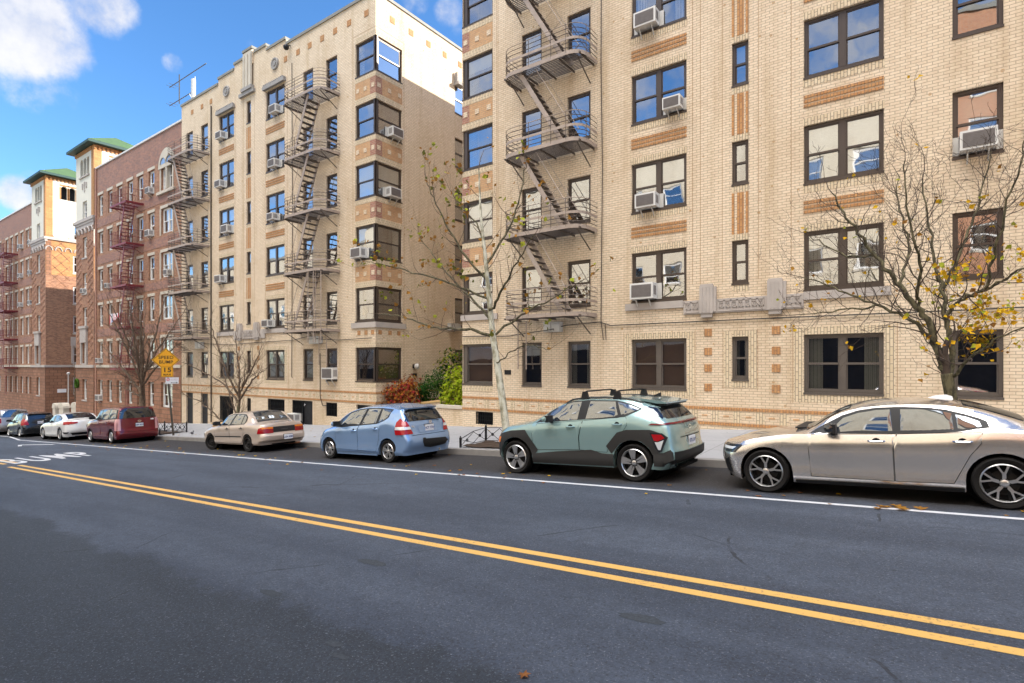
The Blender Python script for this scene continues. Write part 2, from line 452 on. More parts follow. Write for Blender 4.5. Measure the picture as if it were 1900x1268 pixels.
for px, py, rad, st in ((30,35,5.2,1.),(95,75,3.6,.9),(60,100,3.,.6),(185,8,3.,.85),(125,10,3,.7),(60,160,2.8,.36),(115,178,2,.3), (36,360,1.9,.85),(62,340,1.4,.45),
                        (322,120,1.2,.55),(833,22,2.0,.85),(775,-8,2.2,.5),(842,45,1.6,.6),(467,84,.9,.42)):
    dn = t.n('ShaderNodeVectorMath', operation='DOT_PRODUCT'); t.l(D, dn.inputs[0]); dn.inputs[1].default_value = pix_dir(px, py)
    mr = t.n('ShaderNodeMapRange', interpolation_type='SMOOTHSTEP'); t.l(dn.outputs['Value'], mr.inputs[0])
    mr.inputs[1].default_value = math.cos(R(rad)); mr.inputs[2].default_value = math.cos(R(rad*.25)); mr.inputs[3].default_value = 0; mr.inputs[4].default_value = st
    mask = mr.outputs[0] if mask is None else t.math('MAXIMUM', mask, mr.outputs[0])
fillm = t.math('MULTIPLY', t.ramp(t.math('MULTIPLY', sep.outputs[1], -1.), -.1, .25), t.ramp(sep.outputs[2], .64, .86))
back = t.math('MAXIMUM', t.math('MULTIPLY', fillm, .95), t.math('MULTIPLY', t.ramp(t.math('MULTIPLY', sep.outputs[1], -1.), .0, .3), .57))   # cloud behind the camera; its bright high part is added to light the fronts
mask = t.math('MAXIMUM', mask, back)
nz = t.noise(D, 9., 7, .62); nz2 = t.noise(D, 2.6, 5, .55)
nz3 = t.noise(D, 26., 6, .6)
val = t.math('ADD', mask, t.math('ADD', t.math('MULTIPLY', t.math('SUBTRACT', nz, .5), 1.7), t.math('ADD', t.math('MULTIPLY', t.math('SUBTRACT', nz2, .5), .8), t.math('MULTIPLY', t.math('SUBTRACT', nz3, .5), .5))))
cl = t.math('MULTIPLY', t.ramp(val, .30, 1.0), .94)
hs = t.n('ShaderNodeHueSaturation'); hs.inputs['Saturation'].default_value = SKY_SAT; hs.inputs['Value'].default_value = SKY_VAL; t.l(sky.outputs[0], hs.inputs['Color'])
shade = t.mix(t.ramp(nz, .35, .65), (CLOUD*.72, CLOUD*.78, CLOUD*.95, 1), (CLOUD*1.08, CLOUD*1.07, CLOUD*1.08, 1))
shade = t.mix(fillm, shade, (FILLC, FILLC*.98, FILLC*.95, 1))
skyb = t.mix(1., hs.outputs[0], (.76,.86,.96,1), 'MULTIPLY')
skyc = t.mix(cl, skyb, shade)
bg = t.n('ShaderNodeBackground'); bg.inputs['Strength'].default_value = .10; t.l(skyc, bg.inputs[0]); t.l(bg.outputs[0], t.out.inputs[0])
sc.view_settings.view_transform = 'Standard'; sc.view_settings.look = 'None'; sc.view_settings.gamma = 1; sc.view_settings.exposure = EXPO
sc.cycles.use_denoising = True; sc.cycles.max_bounces = 8; sc.cycles.diffuse_bounces = 4; sc.cycles.glossy_bounces = 4; sc.cycles.transparent_max_bounces = 12
sc.cycles.sample_clamp_indirect = 6

# ---------------------------------------------------------------- ground, road, pavements
XA, XB = -170., 70.
def sheet(name, x0, x1, y0, y1, za, zb, mat, kind='structure', fn=g):
    b = MB(); b.face([(x0,y0,fn(x0)+za), (x1,y0,fn(x1)+za), (x1,y1,fn(x1)+zb), (x0,y1,fn(x0)+zb)])
    return solo(name, b, mat, (0,0,0), kind=kind)
sheet('ground', -420, 420, -400, 400, -.25, -.25, M['ground_dark'])
sheet('road', XA, XB, -1.55, 11.66, 0, 0, M['asphalt'])
b = MB(); b.sbox(XA, XB, 11.62, 11.82, -.2, .15, g)
kb = solo('kerb', b, M['kerb_stone'], (0,0,0), kind='structure')
b = MB(); b.face([(XA,11.82,g(XA)+.149),(XB,11.82,g(XB)+.149),(XB,40,walk(XB,40)-.3),(XA,40,walk(XA,40)-.3)])
b.f = []; b.m = []; b.v = []
for y0, y1 in ((11.82, 16.95), (16.95, 42)):
    f0 = lambda x, y: walk(x, min(y, 16.95))
    b.face([(XA,y0,f0(XA,y0)),(XB,y0,f0(XB,y0)),(XB,y1,f0(XB,y1)),(XA,y1,f0(XA,y1))])
solo('pavement', b, M['pavement_concrete'], (0,0,0), kind='structure')
b = MB(); b.sbox(XA, XB, -1.75, -1.55, -.2, .15, g)
solo('near_kerb', b, M['kerb_stone'], (0,0,0), kind='structure')
sheet('near_pavement', XA, XB, -60, -1.75, .16, .15, M['pavement_concrete'])
def stripes(segs):
    b = MB()
    for (xa, ya), (xb, yb), wd in segs:
        n = max(1, int(abs(xb-xa)/3)); d = Vector((xb-xa, yb-ya)).normalized(); nx, ny = -d.y*wd/2, d.x*wd/2
        b.face([(xa+nx,ya+ny,g(xa)+.004),(xa-nx,ya-ny,g(xa)+.004),(xb-nx,yb-ny,g(xb)+.004),(xb+nx,yb+ny,g(xb)+.004)])
    return b
solo('yellow_centre_lines', stripes([((-23.1,4.86),(70,4.90),.12), ((-23.3,5.15),(70,5.19),.12), ((-120,5.02),(-24.3,5.02),.12), ((-120,5.32),(-24.4,5.32),.12)]),
     M['paint_yellow_line'], (0,0,0), kind='structure')
solo('white_lane_line', stripes([((-40.6,8.97),(70,8.97),.105), ((-46.2,9.75),(-40.6,8.97),.12), ((-130,9.75),(-46.2,9.75),.12)]), M['paint_white_line'], (0,0,0), kind='structure')
vs, fs = text_mesh('BUMP', 1., 1.22, .02)
us = [v[0] for v in vs]; hs_ = [v[1] for v in vs]; u0, u1, h0, h1 = min(us), max(us), min(hs_), max(hs_)
b = MB(); pts = []
for v in vs:
    y = 5.2 + (v[0]-u0)/(u1-u0)*2.4; x = -24.0 - (v[1]-h0)/(h1-h0)*2.75
    pts.append((x, y, g(x)+.004))
b.add(pts, fs)
bumpo = solo('road_lettering', b, M['paint_white_line'], (0,0,0), kind='structure')
r0 = random.Random(9)
for k, (x, y, rx, ry) in enumerate(((-4.85,4.05,.24,.075), (-1.75,4.15,.20,.075), (-5.0,2.95,.17,.06), (-3.55,2.6,.09,.04), (-3.35,2.5,.10,.03))):
    b = MB(); ring_ = []
    for i in range(22):
        a = 2*math.pi*i/22; q = r0.uniform(.82,1.12); ring_.append((x+rx*q*math.cos(a), y+ry*q*math.sin(a)))
    b.face([(u, v, g(u)+.003) for u, v in ring_]); solo('road_patch', b, M['road_patch'], (0,0,0), kind='structure')
# the hump's white arrow strokes
solo('hump_marking', stripes([((-34.3,7.6),(-35.4,7.85),.14), ((-33.2,8.6),(-35.4,7.85),.16)]), M['paint_white_line'], (0,0,0), kind='structure')

# ---------------------------------------------------------------- wall and window builders
def P(face, u, z, d, base):
    if face == 'front': return (u, base+d, z)
    if face == 'right': return (base-d, u, z)
    return (u, base-d, z)                                   # 'back' faces +Y
def wall(b, face, base, u0, u1, z0, z1, holes, dep=.15, m=0):
    hs = [(max(h[0],u0), min(h[1],u1), max(h[2],z0), min(h[3],z1)) for h in holes if h[1] > u0 and h[0] < u1 and h[3] > z0 and h[2] < z1]
    us = sorted({u0, u1, *[h[0] for h in hs], *[h[1] for h in hs]}); zs = sorted({z0, z1, *[h[2] for h in hs], *[h[3] for h in hs]})
    for k in range(len(zs)-1):
        za, zb = zs[k], zs[k+1]; zc = (za+zb)/2; run = None
        for i in range(len(us)-1):
            uc = (us[i]+us[i+1])/2
            inside = any(h[0] < uc < h[1] and h[2] < zc < h[3] for h in hs)
            if not inside and run is None: run = us[i]
            if run is not None and (inside or i == len(us)-2):
                e = us[i] if inside else us[i+1]
                b.face([P(face,run,za,0,base), P(face,e,za,0,base), P(face,e,zb,0,base), P(face,run,zb,0,base)], m); run = None
    for a, c, e, f in hs:
        q = [(a,e),(c,e),(c,f),(a,f)]
        for i in range(4):
            (p0, p1), (r0, r1) = q[i], q[(i+1)%4]
            if i == 3 and abs(a-u0) < 1e-6: continue
            if i == 1 and abs(c-u1) < 1e-6: continue
            b.face([P(face,p0,p1,0,base), P(face,r0,r1,0,base), P(face,r0,r1,dep,base), P(face,p0,p1,dep,base)], m)
def strip(b, face, base, u0, u1, z0, z1, proud=.004, m=0, dep=.0):
    p = [P(face,u0,z0,dep,base), P(face,u1,z1,-proud,base)]
    b.box(min(p[0][0],p[1][0]), max(p[0][0],p[1][0]), min(p[0][1],p[1][1]), max(p[0][1],p[1][1]), z0, z1, m)
def arch_fill(b, face, base, u0, u1, ztop, dep, m=0, off=0.):
    """spandrels that turn a square-headed opening into a round-headed one"""
    r = (u1-u0)/2; c = (u0+u1)/2; n = 6
    for s in (-1, 1):
        edge = c + s*r
        arc = [(c+s*r*math.cos(a), ztop-r+r*math.sin(a)) for a in [math.pi/2*i/n for i in range(n+1)]]
        poly = [(edge, ztop)] + [(u, z) for u, z in arc]
        f = [P(face,u,z,off,base) for u, z in poly]; k = [P(face,u,z,dep,base) for u, z in poly]
        b.face(f, m)
        for i in range(1, len(poly)-1): b.face([f[i], f[i+1], k[i+1], k[i]], m)

WCACHE = {}
def wmesh(style, w, h, fr, gm_='window_glass'):
    key = (style, round(w,2), round(h,2), fr, gm_)
    if key in WCACHE: return WCACHE[key]
    w, h = key[1], key[2]
    F = MB(); G = MB(); t = .075 if fr != 'white_frame' else .095; y0, y1 = .075, .15
    sill = .06
    F.box(0, t, y0, y1, 0, h); F.box(w-t, w, y0, y1, 0, h); F.box(t, w-t, y0, y1, h-t, h); F.box(t, w-t, y0, y1, 0, t)
    if fr == 'white_frame': F.box(-.04, w+.04, -.05, .16, -.13, 0, 1)
    else: F.box(-.01, w+.01, -.02, .16, -.055, 0)
    cells = []
    if style == 'double':
        mw = .15; F.box(w/2-mw/2, w/2+mw/2, y0-.004, y1-.004, t, h-t); cells = [(t, w/2-mw/2), (w/2+mw/2, w-t)]
    elif style == 'cornerL': F.box(t, t+.14, y0-.02, y1, t, h-t); cells = [(t+.14, w-t)]
    elif style == 'cornerR': F.box(w-t-.14, w-t, y0-.02, y1, t, h-t); cells = [(t, w-t-.14)]
    else: cells = [(t, w-t)]
    zm = h*.5; s = .035
    for a, c in cells:
        yu, yl = .10, .125
        F.box(a, c, yu-.01, yl+.012, zm-.028, zm+.028)
        for z_0, z_1, yy in ((zm+.028, h-t, yu), (t, zm-.028, yl)):
            F.box(a, a+s, yy-.006, yy+.02, z_0, z_1); F.box(c-s, c, yy-.006, yy+.02, z_0, z_1)
            F.box(a+s, c-s, yy-.006, yy+.02, z_1-s, z_1) if z_1 > zm+.1 else F.box(a+s, c-s, yy-.006, yy+.02, z_0, z_0+s)
            G.face([(a+.01,yy+.008,z_0+.005),(c-.01,yy+.008,z_0+.005),(c-.01,yy+.008,z_1-.005),(a+.01,yy+.008,z_1-.005)])
    fm = F.mesh('window', [M[fr], M['pale_stone']]); gm = G.mesh('pane', M[gm_], recalc=False)
    WCACHE[key] = (fm, gm, cells, t); return WCACHE[key]
BCACHE = {}
def bmesh_(w, h, kind, frac):
    key = (round(w,2), round(h,2), kind, round(frac,2))
    if key in BCACHE: return BCACHE[key]
    b = MB(); w, h = key[0], key[1]
    if kind in ('white', 'tan'):
        b.box(.08, w-.08, .19, .20, h*(1-key[3]), h-.07)
        nm, mt = 'blind', M['blind_white' if kind == 'white' else 'blind_tan']
    else:
        for s in (0, 1):
            n = 8; wd = w*.20
            for i in range(n):
                u = (.07+wd*i/n) if s == 0 else (w-.07-wd*(i+1)/n)
                b.box(u, u+wd/n*.9, .20+(i % 2)*.03, .215+(i % 2)*.03, .08, h-.07)
        nm, mt = 'curtain', M['curtain']
    BCACHE[key] = (b.mesh(nm, mt), nm); return BCACHE[key]
def window(parent, face, base, u0, u1, z0, z1, style='single', fr='bronze_frame', blind=None, frac=.5, name='window'):
    w, h = u1-u0, z1-z0
    fm, gm, cells, t = wmesh(style, w, h, fr); o = ORG[parent]
    if face == 'front': loc, rz = (u0, base, z0), 0
    elif face == 'right': loc, rz = (base, u0, z0), math.pi/2
    else: loc, rz = (u1, base, z0), math.pi
    wo = link(name, fm, parent, Vector(loc)-o, (0,0,rz)); link('pane', gm, wo)
    if blind: me, nm = bmesh_(w, h, blind, frac); link(nm, me, wo)
    return wo
def rblind(p=.45, tan=.1):
    r = rng.random()
    if r > p: return None, .5
    k = 'tan' if r < p*tan else ('curtain' if r < p*.35 else 'white')
    return k, rng.choice((.3, .5, .5, .55, .93))

SILL = [1.16, 3.95, 6.83, 9.70, 12.55, 15.45]; HW = 1.57
def coping(b, x0, x1, y0, y1, z, m=0, h=.14): b.box(x0-.05, x1+.05, y0-.06, y1, z, z+h, m)
def fret(b, face, base, u0, u1, z0, z1, n, m=0):
    """a raised Greek-key run between u0 and u1"""
    h = z1-z0; du = (u1-u0)/n; t = h*.085
    def seg(a, c, e, f): strip(b, face, base, min(a,c)-t/2, max(a,c)+t/2, min(e,f)-t/2, max(e,f)+t/2, .016, m)
    for i in range(n):
        a = u0+i*du; c = a+du*.84; lo = z0+h*.08; hi = z1-h*.08; mid = (lo+hi)/2
        seg(a, a, lo, hi); seg(a, c, hi, hi); seg(c, c, hi, lo+h*.22); seg(c, a+du*.3, lo+h*.22, lo+h*.22); seg(a+du*.3, a+du*.3, lo+h*.22, mid+h*.16); seg(a+du*.3, a+du*.58, mid+h*.16, mid+h*.16)
        seg(a+du*.58, a+du*.58, mid+h*.16, mid)
    seg(u0, u1, z0+h*.0, z0+h*.0)
def bracket(b, base, x0, x1, z0, z1, m=0):
    b.box(x0, x1, base-.13, base, z0+.12, z1, m); b.box(x0+.03, x1-.03, base-.10, base, z0, z0+.12, m)
    b.box(x0+.02, x1-.02, base-.11, base, z1, z1+.05, m)
    for k in range(3): b.box(x0+.07+k*.1, x0+.10+k*.1, base-.142, base-.125, z0+.15, z1-.05, m)
    b.box(x1, x1+.08, base-.10, base, z0+.16, z1-.04, m)
def cream_trim(parent, face, base, doubles, slits, bays, rows):
    """soldier courses, orange stripes and spandrels shared by the two cream houses, each panel a part"""
    def pc(name, mat, *strips):
        q = MB()
        for a, c, z0, z1, pr in strips: strip(q, face, base, a, c, z0, z1, pr)
        part(name, q, M[mat], parent)
    for x0, x1 in doubles:
        if x0 > 4: continue
        for k in rows:
            z0, z1 = SILL[k], SILL[k]+HW
            pc('brick_lintel', 'cream_soldier', (x0-.02, x1+.02, z1+.003, z1+.20, .006))
            if k != 1: pc('brick_sill', 'cream_soldier', (x0-.02, x1+.02, z0-.26, z0-.058, .006))
            if k == 0:
                for a in (x0-.24, x1+.03): pc('brick_jamb', 'cream_soldier', (a, a+.21, z0-.26, z1+.20, .005))
            if k >= 2: pc('orange_stripes', 'orange_brick', *[(x0, x1, z0-.56-q*.125, z0-.485-q*.125, .022) for q in range(3)])
    for x0, x1 in slits:
        if x0 > 4: continue
        for k in rows:
            z0, z1 = SILL[k]+.33, SILL[k]+HW
            pc('brick_lintel', 'cream_soldier', (x0, x1, z1+.003, z1+.17, .006)); pc('brick_sill', 'cream_soldier', (x0, x1, z0-.24, z0-.058, .006))
            if k == 0:
                for a in (x0-.22, x1+.02): pc('brick_jamb', 'cream_soldier', (a, a+.2, z0-.24, z1+.17, .005))
            if 1 <= k < 5:
                za, zb = z1+.19, SILL[k+1]+.33-.26; wd = x1-x0
                pc('orange_flutes', 'orange_brick', (x0, x0+wd*.16, za, zb, .012), (x0+wd*.32, x0+wd*.72, za, zb, .012), (x0+wd*.84, x1, za, zb, .012))
    for x0, x1, corner in bays:
        for k in rows:
            z0, z1 = SILL[k], SILL[k]+HW
            pc('brick_lintel', 'cream_soldier', (x0, x1, z1+.003, z1+.26, .010))
            if k != 1: pc('brick_sill', 'cream_soldier', (x0, x1, z0-.28, z0-.058, .010))
            if 1 <= k < 5:
                za, zb = z1+.28, SILL[k+1]-.30; cw = .38
                ca, cb = (x0, x0+cw) if corner == 'L' else (x1-cw, x1); pa, pb = (x0+cw, x1) if corner == 'L' else (x0, x1-cw)
                q = MB(); strip(q, face, base, ca, cb, za, zb, .008, 1); strip(q, face, base, pa, pb, za, zb, .006, 0)
                for i in range(3):
                    u = x0+.18+(x1-x0-.36)*i/2; zz = (za+zb)/2+(.0 if i != 1 else -.02); strip(q, face, base, u-.1, u+.1, zz-.1, zz+.1, .022, 2)
                part('orange_spandrel', q, [M['orange_panel'], M['plum_brick'], M['cream_brick']], parent)
def base_band(parent, spans):
    for face, base, u0, u1 in spans:
        O = MB()
        strip(O, face, base, u0, u1, .575, .665, .012); strip(O, face, base, u0, u1, .13, .215, .02)
        for i in range(int((u1-u0)/.62)):
            u = u0+.31+i*.62
            strip(O, face, base, u-.08, u+.08, .37, .425, .006, 1); strip(O, face, base, u+.19, u+.43, .23, .56, .004, 2)
        part('base_band', O, [M['orange_brick'], M['orange_panel'], M['cream_soldier']], parent)
def squares(parent, items):
    for face, base, u, z, h in items:
        q = MB(); strip(q, face, base, u-h, u+h, z-h, z+h, .02); part('orange_square', q, M['orange_brick'], parent)

# ================================================================= house A: cream, nearest
A0 = -14.74; AX1 = 34.; FY = 16.9; TOP = 18.95
A = thing('apartment_house', 'cream brick apartment house nearest the camera, with a Greek-key stone band above the parked sedan', 'apartment house', (A0, FY, g(A0)), 'apartment houses along the street')
aD = [(-7.48,-5.68), (-2.47,-.66), (5.1,6.9), (10.3,12.1)]; aS = [(-4.35,-3.89), (8.4,8.86)]; aF = [(-11.83,-10.95), (-9.88,-8.97)]; a1 = [(.70,1.62), (3.3,4.2)]
holes = []; wins = []
for k in range(6):
    z0, z1 = SILL[k], SILL[k]+HW
    holes.append((A0, -13.2, z0, z1)); wins.append((A0, -13.2, z0, z1, 'cornerL', k))
    for a, c in aD: holes.append((a,c,z0,z1)); wins.append((a,c,z0,z1,'double',k))
    for a, c in aF: holes.append((a,c,z0,z1)); wins.append((a,c,z0,z1,'single',k))
    for a, c in a1: holes.append((a,c,z0,z1)); wins.append((a,c,z0,z1,'single',k))
    for a, c in aS: holes.append((a,c,z0+.33,z1)); wins.append((a,c,z0+.33,z1,'slit',k))
holes.append((-14.05,-13.18,-.42,.08))
b = MB(); wall(b, 'front', FY, A0, AX1, -1.6, TOP, holes)
# side walls, corner window side (hidden court side) and roof
b.face([(A0,FY,-1.6),(A0,40,-1.6),(A0,40,TOP),(A0,FY,TOP)]); b.face([(AX1,FY,-1.6),(AX1,40,-1.6),(AX1,40,TOP),(AX1,FY,TOP)]); b.face([(A0,40,-1.6),(AX1,40,-1.6),(AX1,40,TOP),(A0,40,TOP)])
part('wall', b, M['cream_brick'], A)
b = MB(); b.box(A0+.3, AX1-.3, FY+.3, 39.7, TOP-.7, TOP-.6); part('roof', b, M['roofing'], A)
b = MB(); coping(b, A0, AX1, FY, FY+.32, TOP); b.box(A0-.05, A0+.3, FY+.32, 40, TOP, TOP+.14); part('coping', b, M['coping'], A)
b = MB(); b.box(A0+.25, AX1-.2, FY+.75, FY+.8, -1.5, TOP-.8); part('dark_backing', b, M['room_dark'], A)  # dark sheet behind the windows, standing in for the unlit rooms
blA = {('C',0):('tan',.95),('R',0):('curtain',1),('C',2):('white',.55),('R',4):('white',.5),('R',2):('white',.93),('R',3):(None,0)}
for a, c, z0, z1, st, k in wins:
    bl, fr = rblind(.42, .0)
    key = ('C' if a == -7.48 else 'R' if a == -2.47 else '', k)
    if key in blA: bl, fr = blA[key]
    if st == 'cornerL': bl, fr = [('tan',.95),(None,0),('white',.4),(None,0),('white',.35),(None,0)][k]
    if a == .70: bl, fr = [(None,0),(None,0),('white',.7),(None,0),('tan',.4),(None,0)][k]
    if a == -9.88: bl, fr = [('curtain',1),(None,0),(None,0),(None,0),(None,0),(None,0)][k]
    window(A, 'front', FY, a, c, z0, z1, st, 'grey_frame' if k == 0 else 'bronze_frame', bl, fr)
b = MB()
for i in range(9): b.box(-14.05+i*.105, -14.03+i*.105, FY+.03, FY+.05, -.42, .08)
for i in range(4): b.box(-14.05, -13.18, FY+.045, FY+.06, -.40+i*.15, -.385+i*.15)
part('basement_grille', b, M['iron_black'], A)
cream_trim(A, 'front', FY, aD, aS, [(A0-.004, -13.2, 'L')], range(6))
base_band(A, [('front', FY, A0, 20.)])
squares(A, [('front', FY, xc, zc, .11) for xc in (-5.03, -3.16) for zc in (2.88, 2.31, 1.82, 1.24)])
b = MB()
strip(b, 'front', FY, -5.76, -2.47, 3.45, 3.86, .05); fret(b, 'front', FY-.05, -4.72, -3.45, 3.50, 3.82, 7); fret(b, 'front', FY-.05, -5.72, -5.3, 3.50, 3.82, 2); fret(b, 'front', FY-.05, -2.95, -2.5, 3.50, 3.82, 2)
part('stone_band', b, M['limestone'], A)
for a, c in ((-7.68,-5.77), (-2.465,-.5), (A0-.05,-12.95)):
    b = MB(); strip(b, 'front', FY, a, c, 3.67, 3.89, .06); part('stone_sill', b, M['limestone'], A)
for x0, x1 in ((-5.25,-4.86), (-3.37,-2.98)):
    b = MB(); bracket(b, FY, x0, x1, 3.33, 4.27); part('stone_bracket', b, M['limestone'], A)
b = MB()
for x in (-5.50, -5.26, -4.62, -3.62, -2.78): strip(b, 'front', FY, x-.006, x+.006, 4.35, TOP-.05, .003)
for x in (-12.94, -13.0): strip(b, 'front', FY, x-.006, x+.006, 1.0, TOP-.05, .003)
for x0, x1, z0, z1 in ((-7.75,-5.42,.86,2.99), (-2.74,-.38,.86,2.99), (-4.6,-3.64,1.2,2.95)):
    for x in (x0, x1): strip(b, 'front', FY, x-.006, x+.006, z0, z1, .0035)
part('brick_joint', b, M['stain_brick'], A)
b = MB()
for x0, x1, z in ((-5.6,-5.2,3.31),): pass
# water stains stay with the wall: runs below the fire escape and the air conditioners
part_pl = MB(); part_pl.box(-12.62, -12.32, FY-.02, FY, 1.55, 1.72); part('number_plate', part_pl, M['black_plastic'], A)

# ================================================================= house B: cream, corner windows
B0, BX1 = -39.26, -19.98
Bb = thing('apartment_house', 'cream brick apartment house with stepped parapet and wrap-around corner windows, beside the planted court', 'apartment house', (B0, FY, g(B0)), 'apartment houses along the street')
bD = [(-34.3,-32.55), (-29.1,-27.3)]; bS = [(-31.14,-30.68)]; bF = [(-38.58,-37.68), (-36.62,-35.7), (-25.62,-24.75), (-23.68,-22.8)]; bay0 = -21.42; by1 = 18.52
holes = []; wins = []; sh = []; swins = []
for k in range(6):
    z0, z1 = SILL[k], SILL[k]+HW
    holes.append((bay0, BX1, z0, z1)); wins.append((bay0, BX1, z0, z1, 'cornerR', k))
    sh.append((FY, by1, z0, z1)); swins.append((FY, by1, z0, z1, 'cornerL', k))
    sh.append((22.3, 23.2, z0, z1)); swins.append((22.3, 23.2, z0, z1, 'single', k)); sh.append((27., 27.9, z0, z1)); swins.append((27., 27.9, z0, z1, 'single', k))
    for a, c in bD: holes.append((a,c,z0,z1)); wins.append((a,c,z0,z1,'double',k))
    for a, c in bF: holes.append((a,c,z0,z1)); wins.append((a,c,z0,z1,'single',k))
    for a, c in bS: holes.append((a,c,z0+.33,z1)); wins.append((a,c,z0+.33,z1,'slit',k))
base_op = [(-38.62,-37.68,-3.,.12), (-36.62,-35.72,-3.,.12), (-34.25,-32.62,-1.6,.05), (-31.1,-30.68,-1.1,.02), (-28.95,-27.3,-.95,.06), (-26.62,-24.8,-3.,.07), (-23.7,-22.8,-.62,.06), (-21.35,-20.25,-.95,.05)]
holes += base_op
b = MB(); wall(b, 'front', FY, B0, BX1, -3.6, TOP, holes); wall(b, 'right', BX1, FY, 40, -3.6, TOP, sh)
for x0, x1, z in ((-34.4,-29.0+1.85,19.27), ): b.box(x0, x1, FY, FY+.3, TOP, z)
b.box(-32.5, -29.1, FY-.0, FY+.3, 19.27, 19.56); b.box(-31.33, -30.38, FY-.09, FY+.3, 19.0, 19.82)
b.face([(B0,FY,-3.6),(B0,40,-3.6),(B0,40,TOP),(B0,FY,TOP)]); b.face([(B0,40,-3.6),(BX1,40,-3.6),(BX1,40,TOP),(B0,40,TOP)])
part('wall', b, M['cream_brick'], Bb)
b = MB(); b.box(B0+.3, BX1-.3, FY+.3, 39.7, TOP-.7, TOP-.6); part('roof', b, M['roofing'], Bb)
b = MB()
for x0, x1, z in ((B0,-34.46,TOP), (-27.08,BX1,TOP), (-34.36,-32.58,19.27), (-28.98,-27.2,19.27), (-32.48,-31.44,19.56), (-30.27,-29.1,19.56)): coping(b, x0, x1, FY, FY+.32, z)
coping(b, -31.33, -30.38, FY-.09, FY+.32, 19.82)
b.box(BX1-.3, BX1+.055, FY+.325, 40, TOP, TOP+.14); part('coping', b, M['coping'], Bb)
b = MB(); b.box(B0+.2, BX1-.75, FY+.75, FY+.8, -3.5, TOP-.8); b.box(BX1-.8, BX1-.75, FY+.81, 39.5, -3.5, TOP-.8); part('dark_backing', b, M['room_dark'], Bb)
bayb = [('tan',.45),(None,0),('white',.55),('white',.95),(None,0),('curtain',1)]
for a, c, z0, z1, st, k in wins:
    bl, fr = rblind(.5, .0)
    if st == 'cornerR': bl, fr = bayb[k]
    if k == 0: bl, fr = ('white', .93) if a in (-29.1, -25.62) else (None, 0)
    window(Bb, 'front', FY, a, c, z0, z1, st, 'bronze_frame', bl, fr)
sideb = [('tan',.95),(None,0),('curtain',1),('white',.7),(None,0),(None,0)]
for a, c, z0, z1, st, k in swins:
    bl, fr = sideb[k] if st == 'cornerL' else (None, 0)
    window(Bb, 'right', BX1, a, c, z0, z1, st, 'bronze_frame', bl, fr)
cream_trim(Bb, 'front', FY, bD, bS, [(bay0, BX1+.004, 'R')], range(6))
cream_trim(Bb, 'right', BX1, [], [], [(FY-.004, by1, 'L')], range(6))
base_band(Bb, [('front', FY, B0, BX1), ('right', BX1, FY, 24)])
squares(Bb, [('front', FY, xc, zc, .11) for xc in (-32.0, -29.9) for zc in (2.88, 2.31, 1.82, 1.24)]
    + [('front', FY, xc, 18.22, .145) for xc in (-37.75,-36.45,-35.3,-27.2,-26.06,-25.03,-23.99,-22.95,-21.88,-20.62)]
    + [('right', BX1, yc, 18.16, .145) for yc in (17.9,19.1,20.3,21.5,22.7,23.9)]
    + [('front', FY, xc, 3.42, .1) for xc in (-21.15,-20.65,-20.18)] + [('right', BX1, yc, 3.42, .1) for yc in (17.15,17.75,18.3)])
b = MB()
strip(b, 'front', FY, -32.5, -29.15, 3.40, 3.92, .05); fret(b, 'front', FY-.05, -31.4, -30.3, 3.46, 3.86, 5)
part('stone_band', b, M['limestone'], Bb)
for a, c in ((-34.5,-32.51), (-29.14,-27.0)):
    b = MB(); strip(b, 'front', FY, a, c, 3.66, 3.89, .06); part('stone_sill', b, M['limestone'], Bb)
b = MB(); strip(b, 'front', FY, bay0-.25, BX1+.06, 3.64, 3.89, .06); strip(b, 'right', BX1, FY, by1+.2, 3.64, 3.89, .06); part('stone_sill', b, M['limestone'], Bb)
for x0, x1 in ((-32.05,-31.6), (-30.2,-29.75)):
    b = MB(); bracket(b, FY, x0, x1, 3.33, 4.27); part('stone_bracket', b, M['limestone'], Bb)
for a, c in bD:
    b = MB(); strip(b, 'front', FY, a-.15, c+.15, 17.06, 17.26, .16)
    for i in range(12): strip(b, 'front', FY, a-.1+i*.165, a-.02+i*.165, 17.265, 17.36, .14)
    part('stone_hood', b, M['grey_stone'], Bb)
b = MB(); strip(b, 'front', FY, -31.75, -30.2, 17.35, 17.55, .16); strip(b, 'front', FY, -31.4, -30.3, 17.56, 17.75, .22)
part('stone_hood', b, M['grey_stone'], Bb)
b = MB(); strip(b, 'front', FY-.09, -31.32, -30.39, 17.76, 19.75, .04)
for x in (-31.2, -30.85, -30.5): strip(b, 'front', FY-.13, x-.07, x+.07, 17.8, 19.6, .04)
part('fluted_pier', b, M['pale_stone'], Bb)
for xc in (-28.18, -33.37):
    b = MB()
    b.lathe([(.02,-.10),(.13,-.10),(.15,-.05),(.22,-.05),(.24,-.09),(.31,-.09),(.34,0)], 18, 0, 'y', (xc, FY, 18.28))
    part('medallion', b, M['grey_stone'], Bb, smooth=40)
b = MB()
for x in (-29.18, -32.42, -31.5, -30.3, -35.3, -27.05, -21.6): strip(b, 'front', FY, x-.008, x+.008, 4.4, 17.8, .003)
for x0, x1, z0, z1 in ((-29.5,-26.95,.86,2.99),): 
    for x in (x0, x1): strip(b, 'front', FY, x-.006, x+.006, z0, z1, .0035)
for y in (by1+.12,): strip(b, 'right', BX1, y-.008, y+.008, .8, 17.4, .003)
strip(b, 'front', FY, bay0-.15, BX1, 17.4, 17.415, .003); strip(b, 'right', BX1, FY, by1+.12, 17.4, 17.415, .003)
part('brick_joint', b, M['stain_brick'], Bb)
